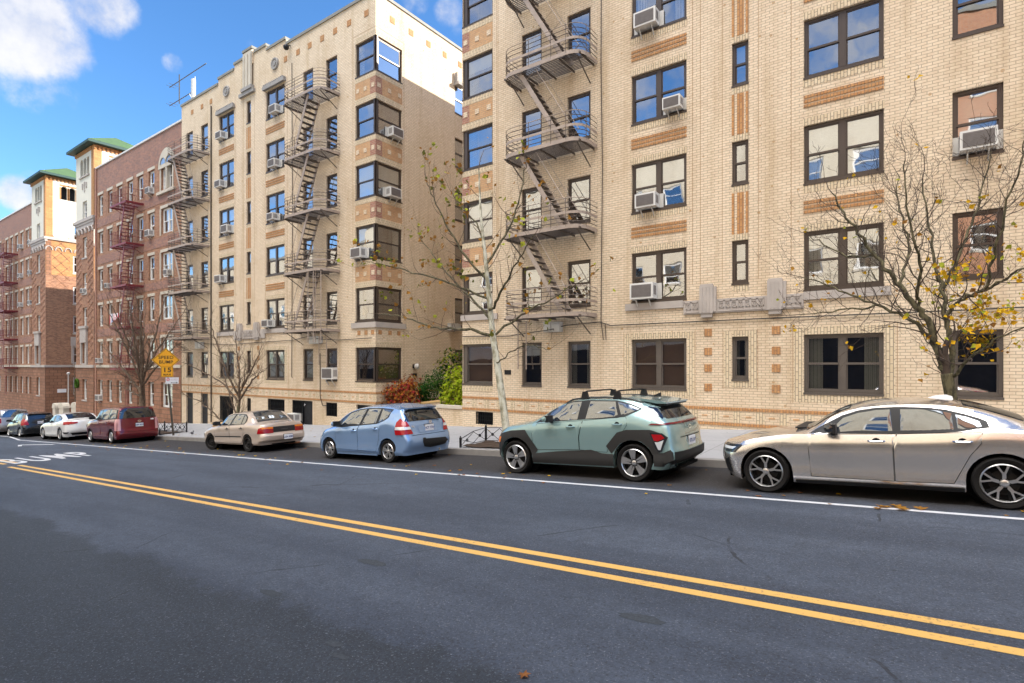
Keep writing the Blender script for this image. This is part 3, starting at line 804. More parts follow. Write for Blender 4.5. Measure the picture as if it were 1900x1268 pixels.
def grille(parent, x0, x1, z0, z1, name='basement_grille', n=None, y=FY+.04):
    q = MB(); n = n or int((x1-x0)/.12)
    for i in range(n+1):
        x = x0+(x1-x0)*i/n; q.box(x-.011, x+.011, y, y+.02, z0, z1)
    for f in (.05, .5, .95): z = z0+(z1-z0)*f; q.box(x0, x1, y+.02, y+.04, z-.015, z+.015)
    for i in range(n//2):
        x = x0+(x1-x0)*(2*i+1)/n; zc = z0+(z1-z0)*.75; q.tube([(x+.05*math.cos(a), y-.005, zc+.07*math.sin(a)) for a in [k*math.pi/4 for k in range(9)]], .007, 3)
    q.box(x0, x0+.04, y, y+.06, z0, z1); q.box(x1-.04, x1, y, y+.06, z0, z1); q.box(x0, x1, y, y+.06, z1-.04, z1)
    part(name, q, M['iron_black'], parent)
for x0, x1, z0, z1 in base_op[2:5]+base_op[6:7]: grille(Bb, x0, x1, z0, z1)
grille(Bb, -26.62, -25.7, -1.25, .07)
for x0, x1 in ((-38.62,-37.68), (-36.62,-35.72), (-25.66,-24.8)):
    gz = walk((x0+x1)/2, FY); q = MB()
    q.box(x0, x1, FY+.10, FY+.14, gz, .1); 
    for i in range(3): q.box(x0+.1+i*.02, x1-.1, FY+.085, FY+.099, gz+.1+i*.62, gz+.6+i*.62)
    d = part('basement_door', q, M['iron_black'], Bb)
    q = MB(); q.box(x0+.08, x0+.14, FY+.04, FY+.099, gz+.95, gz+1.1); q.box(x0+.08, x0+.24, FY+.03, FY+.045, gz+1.02, gz+1.05)
    q = part('handle', q, M['chrome'], d)
b = MB()
for i in range(7): b.box(-21.3, -20.28, FY+.06, FY+.075, -.95+i*.14, -.93+i*.14)
b.box(-21.35, -20.25, FY+.08, FY+.1, -.95, .05); part('basement_vent', b, M['iron_black'], Bb)

# ================================================================= brick houses C and D
CS = [-1.0, 2.07, 5.05, 7.95, 10.98, 14.0]; CH = 1.72
def brick_house(x0, x1, label, zlo, tower, singles, doubles, parapet, side_to=40., tw_side=False):
    tx0, tx1 = tower
    H = thing('apartment_house', label, 'apartment house', (x0, FY, g(x0)), 'apartment houses along the street')
    tz = 19.75
    holes = []; wins = []
    for k in range(6):
        z0, z1 = CS[k], CS[k]+CH
        for a in singles: holes.append((a, a+.95, z0, z1)); wins.append((a, a+.95, z0, z1, 'single'))
        for a, c in doubles: holes.append((a, c, z0, z1)); wins.append((a, c, z0, z1, 'double'))
    bx0, bx1 = (tx1, x1) if tx0 <= x0+1e-6 else (x0, tx0)
    b = MB(); wall(b, 'front', FY, bx0, bx1, 1.55, 15.95, holes, .2); part('wall', b, M['red_brick'], H)
    b = MB(); wall(b, 'front', FY-.03, bx0, bx1, zlo, 1.55, [(h[0],h[1],h[2],h[3]) for h in holes], .23); part('base_wall', b, M['rustic_block'], H)
    b = MB(); b.box(bx0, bx1, FY, FY+.3, 15.95, parapet)
    for k in range(5):
        za, zb = CS[k]+CH+.42, CS[k+1]-.22
        if k == 0: continue
        q = MB(); q.box(bx0, bx1, FY-.018, FY, za, zb); part('purple_band', q, M['purple_brick'], H)
    part('parapet', b, M['purple_brick'], H)
    b = MB(); b.box(bx0, bx1, FY+.3, 40, zlo, parapet-.7); part('rear_block', b, M['red_brick'], H)
    b = MB(); b.box(bx0-.05, bx1+.05, FY-.07, FY+.35, parapet, parapet+.12); part('coping', b, M['white_coping'], H)
    S = MB(); strip(S, 'front', FY, bx0, bx1, 1.72, 1.93, .09)
    for a, c in [(s, s+.95) for s in singles]+list(doubles):
        for k in range(6):
            if k == 0: continue
            S.box(a-.12, c+.12, FY-.03, FY, CS[k]+CH+.02, CS[k]+CH+.22)
    for a, c in doubles:
        for k in range(1, 6):
            for e in (a-.16, c+.02): S.box(e, e+.14, FY-.05, FY, CS[k]-.1, CS[k]+CH+.02)
        # paired round arches over the top double window
        za = CS[5]+CH; cx = (a+c)/2; rr = (c-a)/2+.35
        arc = [(cx+rr*math.cos(t_), za-.25+rr*1.05*math.sin(t_)) for t_ in [math.pi*i/14 for i in range(15)]]
        S.prism(arc, FY-.08, FY+.0, 'y')
        S.box(cx-.09, cx+.09, FY-.07, FY+.12, CS[5], za); S.box(a-.45, c+.45, FY-.16, FY, CS[5]-.32, CS[5]-.13)
        for e in (a, cx+.05):
            Ar = MB(); w2 = (c-a)/2-.05
            S.box(e+.02, e+w2-.02, FY-.085, FY-.079, za+.0, za+.02)
    part('stone_trim', S, M['pale_stone'], H)
    for a, c in doubles:
        G = MB(); w2 = (c-a)/2-.12
        for e in (a+.06, (a+c)/2+.07):
            n = 10; cx = e+w2/2
            G.face([(cx+w2/2*math.cos(t_), FY-.084, CS[5]+CH+.02+w2/2*math.sin(t_)) for t_ in [math.pi*i/n for i in range(n+1)]])
        part('arched_pane', G, M['window_glass'], H)
        G = MB()
        for e in (a+.06, (a+c)/2+.07):
            cx = e+w2/2; G.tube([(cx+(w2/2+.03)*math.cos(t_), FY-.09, CS[5]+CH+.02+(w2/2+.03)*math.sin(t_)) for t_ in [math.pi*i/10 for i in range(11)]], .035, 4)
        part('arch_moulding', G, M['grey_stone'], H)
    b = MB(); b.box(bx0, bx1, FY+.9, FY+.95, zlo, 16); part('dark_backing', b, M['room_dark'], H)
    for a, c, z0, z1, st in wins:
        bl, fr = rblind(.8, 0.); window(H, 'front', FY+.05, a, c, z0, z1, st, 'white_frame', bl, fr)  # extra blinds lighten these panes in place of reflected bright sky
    # corner tower
    twc = (tx0+tx1)/2; tf = FY-.14; th = []
    for k in range(6): th.append((twc-.5, twc+.5, CS[k], CS[k]+CH))
    b = MB(); wall(b, 'front', tf, tx0, tx1, 1.93, 13.95, th, .25)
    part('tower_wall', b, M['red_brick'], H)
    b = MB(); wall(b, 'front', tf-.02, tx0, tx1, zlo, 1.70, th, .27); part('tower_base', b, M['rustic_block'], H)
    arc = [(twc-1.05, twc-.42), (twc-.315, twc+.315), (twc+.42, twc+1.05)]; az0, az1 = 17.85, 19.35
    b = MB(); wall(b, 'front', tf, tx0, tx1-.55, 14.2, tz, [th[5]]+[(a, c, az0, az1) for a, c in arc], .25)
    for a, c in arc: arch_fill(b, 'front', tf, a, c, az1, .25)
    sy1 = 21.3
    sholes = [(17.95,18.45,18.0,19.3), (18.6,19.1,18.0,19.3), (19.25,19.75,18.0,19.3), (18.9,19.8,14.3,15.9)]
    wall(b, 'right', tx1, tf+.55, sy1, 14.2, tz, sholes, .25)
    for q in sholes[:3]: arch_fill(b, 'right', tx1, q[0], q[1], q[3], .25)
    b.face([(tx0,tf,14.2),(tx0,sy1,14.2),(tx0,sy1,tz),(tx0,tf,tz)]); b.face([(tx0,sy1,14.2),(tx1,sy1,14.2),(tx1,sy1,tz),(tx0,sy1,tz)])
    part('stucco_wall', b, M['stucco'], H)
    b = MB(); b.box(tx1-.56, tx1+.012, tf-.012, tf+.55, 14.2, tz)
    for i in range(int((tx1-tx0)/.3)): b.box(tx0+i*.3, tx0+i*.3+.16, tf-.10, tf, tz-.05, tz+.22)
    for i in range(int((sy1-tf)/.3)): b.box(tx1, tx1+.10, tf+i*.3, tf+i*.3+.16, tz-.05, tz+.22)
    b.box(tx0, tx1, tf, sy1, tz, tz+.3)
    for q in sholes[:3]:
        for e in (q[0]-.12, q[1]): b.box(tx1, tx1+.02, e, e+.12, 18.0, 19.2)
        b.box(tx1, tx1+.02, q[0]-.12, q[1]+.12, 19.3, 19.45)
    part('quoin', b, M['tower_brick'], H)
    b = MB(); b.box(tx0-.02, tx1-.7, tf+.3, tf+.4, 14.2, tz); b.box(tx1-.45, tx1-.4, tf+.6, sy1-.1, 14.2, tz); part('dark_backing', b, M['room_dark'], H)
    S = MB(); S.box(tx0-.1, tx1+.14, tf-.14, sy1, 13.95, 14.2); S.box(tx0-.06, tx1+.08, tf-.08, FY, 13.75, 13.95)
    S.box(tx0, tx1+.05, tf-.09, FY, 1.70, 1.93)
    for i in range(5): S.tube([(tx0+.42+i*.82+.3*math.cos(t_), tf-.03, 13.0+.42*math.sin(t_)) for t_ in [math.pi*j/8 for j in range(9)]], .07, 4)
    S.box(tx0, tx1, tf-.03, tf, 13.45, 13.75)
    S.box(twc-1.15, twc+1.15, tf-.1, tf, az0-.12, az0)
    S.box(twc-.7, twc+.7, tf-.16, tf, CS[1]+CH+.02, CS[1]+CH+1.2); S.box(twc-.85, twc+.85, tf-.22, tf, CS[1]+CH+1.2, CS[1]+CH+1.4)
    for e in (twc-.72, twc+.54): S.box(e, e+.18, tf-.12, tf, CS[1]-.1, CS[1]+CH)
    for e in (-.5, 0, .5): S.box(twc+e*.9-.1, twc+e*.9+.1, tf-.06, tf, 17.0-abs(e)*.4, 17.35-abs(e)*.2)
    S.box(twc-.08, twc+.08, tf-.05, tf, 16.5, 17.3)
    for k in range(6): S.box(twc-.62, twc+.62, tf-.05, tf, CS[k]-.13, CS[k]-.01)
    part('stone_trim', S, M['limestone'], H)
    L = MB()
    for xa in (tx0+.15, twc+.72):
        wd = (tx1-.15)-(twc+.72)
        for i in range(18):
            z = 2.6+i*.56
            L.bar((xa, tf-.004, z), (xa+wd/2, tf-.004, z+.28), .05, .012); L.bar((xa+wd/2, tf-.004, z+.28), (xa+wd, tf-.004, z), .05, .012)
            L.bar((xa, tf-.004, z), (xa+wd/2, tf-.004, z-.28), .05, .012); L.bar((xa+wd/2, tf-.004, z-.28), (xa+wd, tf-.004, z), .05, .012)
    part('diaper_pattern', L, M['plum_brick'], H)
    for k in range(6):
        bl, fr = rblind(.4, 0.); window(H, 'front', tf+.06, twc-.5, twc+.5, CS[k], CS[k]+CH, 'single', 'white_frame', bl, fr)
    # hip roof
    e = .55; ez = tz+.3; ya, yb = tf-e, sy1+e; xa, xb = tx0-e, tx1+e; ym = (ya+yb)/2; xm = (xa+xb)/2
    b = MB(); ap = (xm, ym, ez+1.75)
    c4 = [(xa,ya,ez+.2),(xb,ya,ez+.2),(xb,yb,ez+.2),(xa,yb,ez+.2)]
    for i in range(4): b.face([c4[i], c4[(i+1)%4], ap])
    part('tower_roof', b, M['roof_green'], H)
    b = MB(); b.box(xa, xb, ya, yb, ez+.0, ez+.195)
    part('tower_eaves', b, M['eave_green'], H)
    return H, tf
Cc, ctf = brick_house(-58.78, -39.27, 'red brick apartment house with cream stucco tower, next to the cream house with stepped parapet', -4.2, (-58.78, -54.6),
    [-54.0, -52.05, -50.1, -48.15, -46.3, -44.4], [(-42.3, -40.55)], 18.0)
Dd, dtf = brick_house(-96., -67.14, 'farthest red brick apartment house, its green-roofed tower lit by the sun at the left edge', -6., (-71.55, -67.14),
    [-81.6, -79.8, -77.9, -75.95, -74.0, -72.5, -84.5, -86.5], [(-90.,-88.2)], 18.2)
# D's court side wall
b = MB(); dh = [(18.9, 19.8, CS[k], CS[k]+CH) for k in range(5)]
wall(b, 'right', -67.14, dtf, 40, 1.93, 10.6, dh, .2); part('side_wall', b, M['red_brick'], Dd)
b = MB(); wall(b, 'right', -67.14+.02, dtf, 40, -6., 1.70, dh, .22); part('side_base', b, M['rustic_block'], Dd)
b = MB(); wall(b, 'right', -67.14, dtf, 40, 10.6, 13.95, dh, .2)
part('side_panel_wall', b, M['tower_brick'], Dd)
b = MB()
for i in range(-2, 3):
    for s in (-1, 1):
        p0, p1 = Vector((-67.135, 17.25, 11.8+i*.95-s*.7)), Vector((-67.135, 18.65, 11.8+i*.95+s*.7))
        b.bar(p0, p1, .06, .014, up=(1,0,0))
b.box(-67.14, -67.12, 16.8, 17.2, 10.6, 13.9)
part('lattice_pattern', b, M['rustic_block'], Dd)
b = MB(); b.box(-67.9, -67.85, FY+.3, 39, -5, 13.9); part('dark_backing', b, M['room_dark'], Dd)
b = MB(); b.box(-67.14, -67.05, dtf, 40, 1.70, 1.93); b.box(-67.14, -67.08, 18.7, 20.0, CS[1]+CH, CS[1]+CH+.9)
for e in (18.75, 19.82): b.box(-67.14, -67.09, e, e+.14, CS[1], CS[1]+CH)
for i in range(4): b.tube([(-67.12, 17.0+i*.75+.26*math.cos(t_), 12.95+.36*math.sin(t_)) for t_ in [math.pi*j/8 for j in range(9)]], .06, 4)
part('side_trim', b, M['limestone'], Dd)
for k in range(6): window(Dd, 'right', -67.14-.04, 18.9, 19.8, CS[k], CS[k]+(CH if k < 5 else 1.6), 'single', 'white_frame', None)
b = MB(); b.box(-54.58, -54.30, FY-.10, FY, -3.2, 18); part('drain_pipe', b, M['plum_brick'], Cc)
# court closing walls (garden side), between the houses
for nm, x0, x1, mt, lab in (('court_wall', BX1+.01, A0-.01, 'cream_brick', 'cream brick wall closing the back of the planted court'), ('court_wall', -67.1, -58.8, 'red_brick', 'red brick wall closing the court between the two brick houses')):
    b = MB(); b.box(x0, x1, 33, 33.4, -5.5, 12); solo(nm, b, M[mt], (x0, 33, g(x0)), lab, 'wall')

# ================================================================= houses across the street (seen in the windows)
def across(x0, x1, z1, mat, label, base=-6.8, frame='white_frame'):
    H = thing('apartment_house', label, 'apartment house', (x0, base, g(x0)), 'apartment houses across the street')
    holes = []; wins = []
    zg = g(x0)
    z = g(x1)+4.9
    while z+1.6 < z1-1.2:
        x = x0+1.2
        while x+1.5 < x1-.8:
            holes.append((x, x+1.4, z, z+1.6)); wins.append((x, x+1.4, z, z+1.6)); x += 3.1
        z += 2.95
    b = MB(); wall(b, 'back', base, x0, x1, zg-1, z1, holes, .15)
    for xx in (x0, x1): b.face([(xx,base,zg-1),(xx,base-16,zg-1),(xx,base-16,z1),(xx,base,z1)])
    part('wall', b, M[mat], H)
    b = MB(); b.sbox(x0+.02, x1-.02, base+.005, base+.10, -.5, 4.3, g); part('dark_facing', b, M['facing_dark'], H)  # dark facing added so the panes opposite mirror it in place of shade
    b = MB(); b.box(x0-.1, x1+.1, base-16, base+.15, z1, z1+.3); part('roof', b, M['coping'], H)
    b = MB(); b.box(x0+.2, x1-.2, base-.8, base-.7, zg, z1-.5); part('dark_backing', b, M['room_dark'], H)
    for a, c, e, f in wins: window(H, 'back', base, a, c, e, f, 'single', frame, 'white' if rng.random() < .5 else None, rng.choice((.4,.6)))
    return H
across(-96, -50.2, 15.6, 'far_cream_brick', 'long cream apartment house across the street, farthest left, seen only in window reflections')
across(-50, -26.2, 17.2, 'far_cream_brick', 'pale brick apartment house across the street, left of the widest cream one')
across(-26, 1, 19.2, 'far_cream_brick', 'widest cream brick apartment house across the street, behind the camera')
across(1.2, 9., 22., 'far_red_brick', 'orange brick apartment house across the street, right behind the camera')
across(9.2, 44, 27.0, 'far_cream_brick', 'tallest cream brick apartment house across the street, right of the orange one')  # unseen house, made extra tall to throw reflected sun onto the fronts

# ---------------------------------------------------------------- fire escapes
def plat_path(x0, x1, yo, r):
    pts = [(x0, FY-.02)]
    if r:
        pts += [(x0+r-r*math.cos(a), yo+r-r*math.sin(a)) for a in [math.pi/2*i/6 for i in range(7)]]
        pts += [(x1-r+r*math.sin(a), yo+r-r*math.cos(a)) for a in [math.pi/2*i/6 for i in range(7)]]
    else: pts += [(x0, yo), (x1, yo)]
    return pts + [(x1, FY-.02)]
def fire_escape(label, x0, x1, zs, stairs, rounded, mats, out=1.15, xtop=0, xbot=0, ladder=None, straight_rows=()):
    mband, mdark = mats
    T = thing('fire_escape', label, 'fire escape', ((x0+x1)/2, FY, zs[0]), 'iron fire escapes on the house fronts')
    yo = FY-out; r = .55 if rounded else 0
    for k, z in enumerate(zs):
        path = plat_path(x0, x1, yo, r)
        q = MB()
        for (a, b_) in zip(path, path[1:]): q.bar((*a, z), (*b_, z), .014, .13, 0)
        y = yo+.06
        while y < FY-.05:
            ins = 0
            if r and y < yo+r: ins = r-math.sqrt(max(0, r*r-(yo+r-y)**2))
            q.box(x0+ins, x1-ins, y, y+.026, z-.015, z+.008, 1); y += .085
        n = max(2, int((x1-x0)/.75))
        for i in range(n+1):
            x = x0+.12+(x1-x0-.24)*i/n; q.box(x-.02, x+.02, yo+(.12 if r else .02), FY, z-.075, z-.021, 1)
        for x in (x0+.25, x1-.25): q.bar((x, yo+.2, z-.07), (x, FY-.01, z-.62), .03, .03, 1)
        part('platform', q, [M[mband], M[mdark]], T)
        q = MB()
        if rounded:
            for h in (.16, .31, .62, .78, .93): q.tube([(*p, z+h) for p in path], .0135, 4, 1 if h != .93 else 0)
            for a, b_ in zip(path, path[1:]): q.bar((*a, z+.46), (*b_, z+.46), .012, .085, 0)
        else:
            for h in (.5, .98): q.tube([(*p, z+h) for p in path], .016, 4, 1)
            for a, b_ in zip(path, path[1:]):
                L = (Vector(b_)-Vector(a)).length; m_ = max(1, int(L/.13))
                for i in range(m_+1):
                    p = Vector(a).lerp(Vector(b_), i/m_); q.tube([(p.x, p.y, z), (p.x, p.y, z+.98)], .007, 3, 1)
        step = [path[i] for i in (2, len(path)//2, len(path)-3)] if rounded else path[1:3]
        for p in step+[((x0+x1)/2-.4, yo), ((x0+x1)/2+.5, yo)]: q.tube([(*p, z), (*p, z+.95)], .014, 4, 1)
        part('railing', q, [M[mband], M[mdark]], T)
        if k > 0 and stairs:
            zb = zs[k-1]; q = MB(); ya, yb = yo+.2, yo+.82
            for yy in (ya, yb):
                q.bar((xtop, yy, z+.02), (xbot, yy, zb+.02), .03, .15, 0)
            n = 12
            for i in range(1, n):
                f = i/n; x = xtop+(xbot-xtop)*f; zz = z+(zb-z)*f
                q.box(x-.10, x+.10, ya, yb, zz-.012, zz+.012, 1)
            for yy in (ya, yb):
                d = Vector((xtop-xbot, 0, z-zb)).normalized(); up = Vector((-d.z, 0, d.x)) if xtop < xbot else Vector((d.z, 0, -d.x))
                up = up*(-1 if up.z < 0 else 1)*.55
                p0 = Vector((xtop, yy, z)).lerp(Vector((xbot, yy, zb)), .12); p1 = Vector((xtop, yy, z)).lerp(Vector((xbot, yy, zb)), .88)
                q.tube([p0, p0+up, p1+up, p1], .012, 4, 0)
                pm = p0.lerp(p1, .5); q.tube([pm, pm+up], .009, 3, 0)
            part('staircase', q, [M[mband], M[mdark]], T)
    if ladder:
        for lx, lw, z0, z1, ly in ladder:
            q = MB()
            for x in (lx, lx+lw): q.box(x-.02, x+.02, ly-.012, ly+.012, z0, z1, 0)
            zz = z0+.15
            while zz < z1: q.box(lx, lx+lw, ly-.01, ly+.01, zz-.01, zz+.01, 1); zz += .3
            part('drop_ladder', q, [M[mband], M[mdark]], T)
    return T
ZP = [3.58, 6.44, 9.28, 12.12, 15.0]
fire_escape('taupe iron fire escape on the nearest cream house, behind the leaning pale-trunked tree', -11.98, -8.72, ZP, True, True, ('iron_taupe','iron_dark'), xtop=-11.25, xbot=-9.5, ladder=[(-11.75,.36,1.75,3.5,FY-.35)])
fire_escape('taupe iron fire escape with hanging drop ladder, left of the wrap-around corner windows', -25.85, -22.55, ZP, True, True, ('iron_taupe','iron_dark'), xtop=-23.75, xbot=-25.05, ladder=[(-23.5,.42,3.0,6.4,FY-1.13), (-23.1,.42,3.0,6.4,FY-1.0), (-23.4,.6,1.9,3.3,FY-.6)])
fe1 = fire_escape('taupe iron fire escape where the stepped-parapet cream house meets the red brick house', -38.95, -35.45, ZP, True, True, ('iron_taupe','iron_dark'), xtop=-38.2, xbot=-36.9, ladder=[(-38.6,.45,.4,3.4,FY-1.0)])
q = MB()
for i in range(7): q.box(-38.3+i*.22, -38.1+i*.22, FY-1.0, FY-.45, 3.3-i*.1, 3.33-i*.1)
part('folded_stair', q, M['iron_dark'], fe1)
fire_escape('red painted fire escape with square platforms on the brick house behind the speed bump sign', -48.1, -45.15, [1.62, 4.62, 7.6, 10.58, 13.52], True, False, ('iron_red','iron_red'), xtop=-45.95, xbot=-46.95, ladder=[(-45.9,.4,-1.0,1.6,FY-.9)])
fire_escape('red fire escape on the farthest brick house, cut by the left edge of the picture', -80.5, -76.85, [1.62, 4.62, 7.6, 10.58, 13.62], True, False, ('iron_red','iron_red'), xtop=-77.7, xbot=-78.75, ladder=[(-77.6,.4,-1.2,1.6,FY-.9)])
# ---------------------------------------------------------------- window air conditioners
GA = 'air conditioners in the windows'
ac0 = thing('air_conditioner', 'x', 'air conditioner', (0,0,0), GA)
q = MB(); q.box(-.32, .32, -.33, .12, 0, .43)
for s in (-1, 1):
    for i in range(4): q.box(s*.322-.004, s*.322+.004, -.26+i*.055, -.23+i*.055, .10, .35, 1)
part('casing', q, [M['ac_white'], M['ac_grille']], ac0, local=True)
q = MB(); q.box(-.27, .27, -.342, -.33, .05, .38)
for i in range(9): q.box(-.27, .27, -.348, -.342, .06+i*.035, .078+i*.035)
part('grille', q, M['ac_grille'], ac0, local=True)
q = MB(); q.bar((-.18,-.25,-.01),(-.18,.0,-.26),.03,.02); q.bar((.18,-.25,-.01),(.18,.0,-.26),.03,.02); part('bracket', q, M['box_white'], ac0, local=True)
q = MB(); q.box(-.44, -.325, .05, .08, 0, .43); q.box(.325, .44, .05, .08, 0, .43); part('side_panel', q, M['box_white'], ac0, local=True)
def ac(x, z, label, face='front', s=1., y=None, first=[True]):
    o = ac0 if first[0] else copy_tree(ac0); first[0] = False
    o['label'] = label; o.scale = (s, 1, s*.97)
    if face == 'front': o.location = (x, FY+.02 if y is None else y, z)
    else: o.location = (BX1-.02, x, z); o.rotation_euler = (0, 0, math.pi/2)
    return o
HB = 'the cream house with stepped parapet'
for a in (
    (-6.92,12.62,'large white air conditioner in the highest visible double window of the nearest cream house','front',1.12),
    (-6.06,9.77,'small white air conditioner in the fourth-floor double window of the nearest house','front',.86),
    (-6.90,6.88,'white air conditioner in the third-floor double window of the nearest cream house','front',1.05),
    (-7.02,4.0,'large white air conditioner above the stone sill beside the Greek-key band','front',1.2),
    (1.16,6.89,'wide white air conditioner in the single window behind the yellow-leaved tree','front',1.05),
    (-33.85,15.5,'white air conditioner under the left stone window hood','front',1.),
    (-33.95,12.6,'white air conditioner one floor below the left stone window hood','front',1.),
    (-33.15,9.76,'white air conditioner at the right side of the fourth-floor window nearest the left fire escape','front',1.1),
    (-33.95,6.88,'white air conditioner in the third-floor window nearest the left fire escape','front',1.05),
    (-28.0,15.5,'white air conditioner under the right stone window hood','front',1.),
    (-28.1,12.6,'white air conditioner in the fifth-floor window left of the middle fire escape','front',1.),
    (-28.25,9.76,'boxy white air conditioner in the fourth-floor window left of the middle fire escape','front',.9),
    (-28.75,3.99,'white air conditioner above the stone sill left of the middle fire escape\'s lowest platform','front',.95),
    (18.0,12.62,'highest white air conditioner on the court side of the corner windows','right',1.05),
    (17.85,9.76,'white air conditioner in the fourth-floor corner window facing the planted court','right',1.05),
    (-21.05,6.89,'white air conditioner in the third-floor corner window on the street side','front',1.15),
    (-23.2,1.22,'large white air conditioner in the ground-floor window under the hanging drop ladder','front',1.35),
    (-26.25,-1.02,'white air conditioner in the barred basement window beside the iron door, behind the beige sedan','front',1.),
    (-43.92,14.05,'white air conditioner in the window left of the paired round arches','front',1.),
    (-43.95,11.03,'white air conditioner one floor below the one beside the paired round arches','front',1.05),
    (-41.0,8.0,'white air conditioner in the stone-framed double window of the red brick house','front',.9),
    (-51.6,8.0,'small white air conditioner in a fourth-floor window left of the red fire escape','front',.85),
    (-53.5,-.95,'white air conditioner in the lowest brick-house window, above the white sedan','front',1.1),
    (-57.0,8.0,'small white air conditioner in the tower window of the nearer red brick house','front',.9),
    (-53.5,2.1,'white air conditioner just above the stone belt, beside the tower of the nearer brick house','front',.9),
    (-75.5,14.05,'white air conditioner in the farthest house\'s top row, second from its tower','front',1.),
    (-72.05,14.05,'white air conditioner in the farthest house\'s top row, next to its tower','front',1.),
    (-75.5,11.03,'white air conditioner in the farthest house\'s second row from the top, farther from its tower','front',1.),
    (-72.05,11.03,'white air conditioner in the farthest house\'s second row from the top, next to its tower','front',1.),
    (-75.5,8.0,'white air conditioner in the farthest house\'s third row from the top, farther from its tower','front',1.),
    (-72.05,8.0,'white air conditioner in the farthest house\'s third row from the top, next to its tower','front',1.)):
    ac(*a)
# ---------------------------------------------------------------- boxes, cables, lamp, antenna
def util(x, z, w_, h_, label, face='front', y=None):
    T = thing('utility_box', label, 'utility box', (x, FY if y is None else y, z), 'utility boxes on the walls')
    q = MB()
    if face == 'front': q.box(x, x+w_, FY-.24, FY-.006, z, z+h_); q.box(x-.02, x+w_+.02, FY-.26, FY-.006, z+h_+.002, z+h_+.03)
    else: q.box(BX1+.006, BX1+.26, y, y+w_, z, z+h_); q.box(BX1+.006, BX1+.28, y-.02, y+w_+.02, z+h_+.002, z+h_+.03)
    part('case', q, M['box_white'], T)
    q = MB()
    if face == 'front': q.box(x+w_*.45, x+w_*.47, FY-.25, FY-.241, z+.02, z+h_-.02); q.box(x+w_*.6, x+w_*.68, FY-.25, FY-.241, z+.04, z+.08)
    else: q.box(BX1+.261, BX1+.27, y+.1, y+.13, z+.03, z+h_-.03)
    part('seam', q, M['ac_grille'], T)
util(-10.72, 3.08, .66, .31, 'white utility box under the nearest fire escape')
util(-24.75, 2.98, .8, .33, 'white utility box under the fire escape with the drop ladder')
util(-36.9, 2.95, .75, .38, 'white utility box right of the left cream fire escape\'s folded stair')
util(0, 3.75, .8, .33, 'white utility box on the court wall between the two cream houses', 'right', 21.7)
def cable(pts, label, r=.016):
    q = MB(); q.tube(pts, r, 5); solo('cable', q, M['cable'], pts[0], label, 'cable', 'cables along the walls')
cable([(-14.7,FY-.04,3.05),(-12.4,FY-.04,3.0),(-10.4,FY-.28,3.15),(-9.9,FY-.04,3.3),(-8.6,FY-.04,3.35),(-8.2,FY-.04,3.22),(-4,FY-.04,3.22),(1,FY-.04,3.2),(12,FY-.04,3.24)], 'black cable running along the nearest cream house below the Greek-key band')
cable([(-36.2,FY-.04,3.25),(-33,FY-.04,3.12),(-30,FY-.04,3.18),(-26.4,FY-.04,3.22),(-24.9,FY-.05,3.4),(-23.9,FY-.28,3.2),(-22.6,FY-.04,3.12),(-20.2,FY-.05,3.16)], 'black cable running along the cream house with stepped parapet above its ground floor')
cable([(-8.52,FY-.05,18.8),(-8.55,FY-.05,12),(-8.5,FY-.05,8.5),(-8.55,FY-.05,3.4),(-8.45,FY-.08,2.75),(-8.35,FY-.08,2.75),(-8.4,FY-.06,3.3)], 'vertical black cable beside the nearest fire escape', .014)
cable([(-26.55,FY-.05,17.8),(-26.5,FY-.05,10),(-26.55,FY-.05,3.2),(-26.55,FY-.06,1.3),(-26.5,FY-.06,1.25)], 'vertical black cable left of the middle fire escape', .018)
cable([(-35.2,FY-.05,17.9),(-35.22,FY-.05,9),(-35.2,FY-.05,-1.6)], 'brown downpipe right of the left cream fire escape', .035)
cable([(-24.1,FY-.05,2.5),(-24.1,FY-.05,.35),(-23.9,FY-.05,-.1),(-23.6,FY-.05,-.1)], 'black conduit between the ground-floor windows above the beige sedan', .02)
T = thing('wall_lamp', 'white globe lamp fixed to the court wall beside the corner windows', 'wall lamp', (BX1, 19.3, 1.85))
q = MB(); q.lathe([(.0,.14),(.09,.12),(.13,.05),(.13,-.05),(.09,-.13),(0,-.15)], 12, 0, 'z', (BX1+.2, 19.3, 1.85)); part('globe', q, M['box_white'], T, smooth=True)
q = MB(); q.box(BX1, BX1+.06, 19.2, 19.4, 1.75, 1.95); q.bar((BX1+.03,19.3,1.85),(BX1+.2,19.3,1.98),.03); q.box(BX1+.0, BX1+.08, 19.2, 19.42, 1.35, 1.5); part('bracket', q, M['iron_black'], T)
T = thing('roof_antenna', 'thin rooftop antenna with two long rods and a white panel above the parapet corner', 'antenna', (-38.8, 17.4, 18.4))
q = MB(); q.tube([(-41.0,17.5,19.9),(-41.0,17.5,21.9)], .035, 5); part('mast', q, M['steel_post'], T)
for z in (21.45, 20.15):
    q = MB(); q.tube([(-42.5,17.5,z),(-39.0 if z < 21 else -37.2,17.5,z)], .028, 5)
    for x in (-42.3,-41.9): q.tube([(x,17.2,z),(x,17.8,z)], .012, 4)
    part('boom', q, M['steel_post'], T)
q = MB(); q.box(-38.95, -38.72, 17.35, 17.55, 19.0, 20.9); q.box(-38.85, -38.82, 17.4, 17.5, 18.3, 19.0); q.tube([(-38.6,17.45,18.3),(-38.6,17.45,21.0)], .03, 5); q.tube([(-39.5,17.5,20.15),(-38.9,17.45,19.5)], .03, 4); part('panel', q, M['box_white'], T)
T = thing('security_camera', 'small black dome camera on the parapet of the cream house with medallions', 'camera', (-26.9, FY, 18.6))
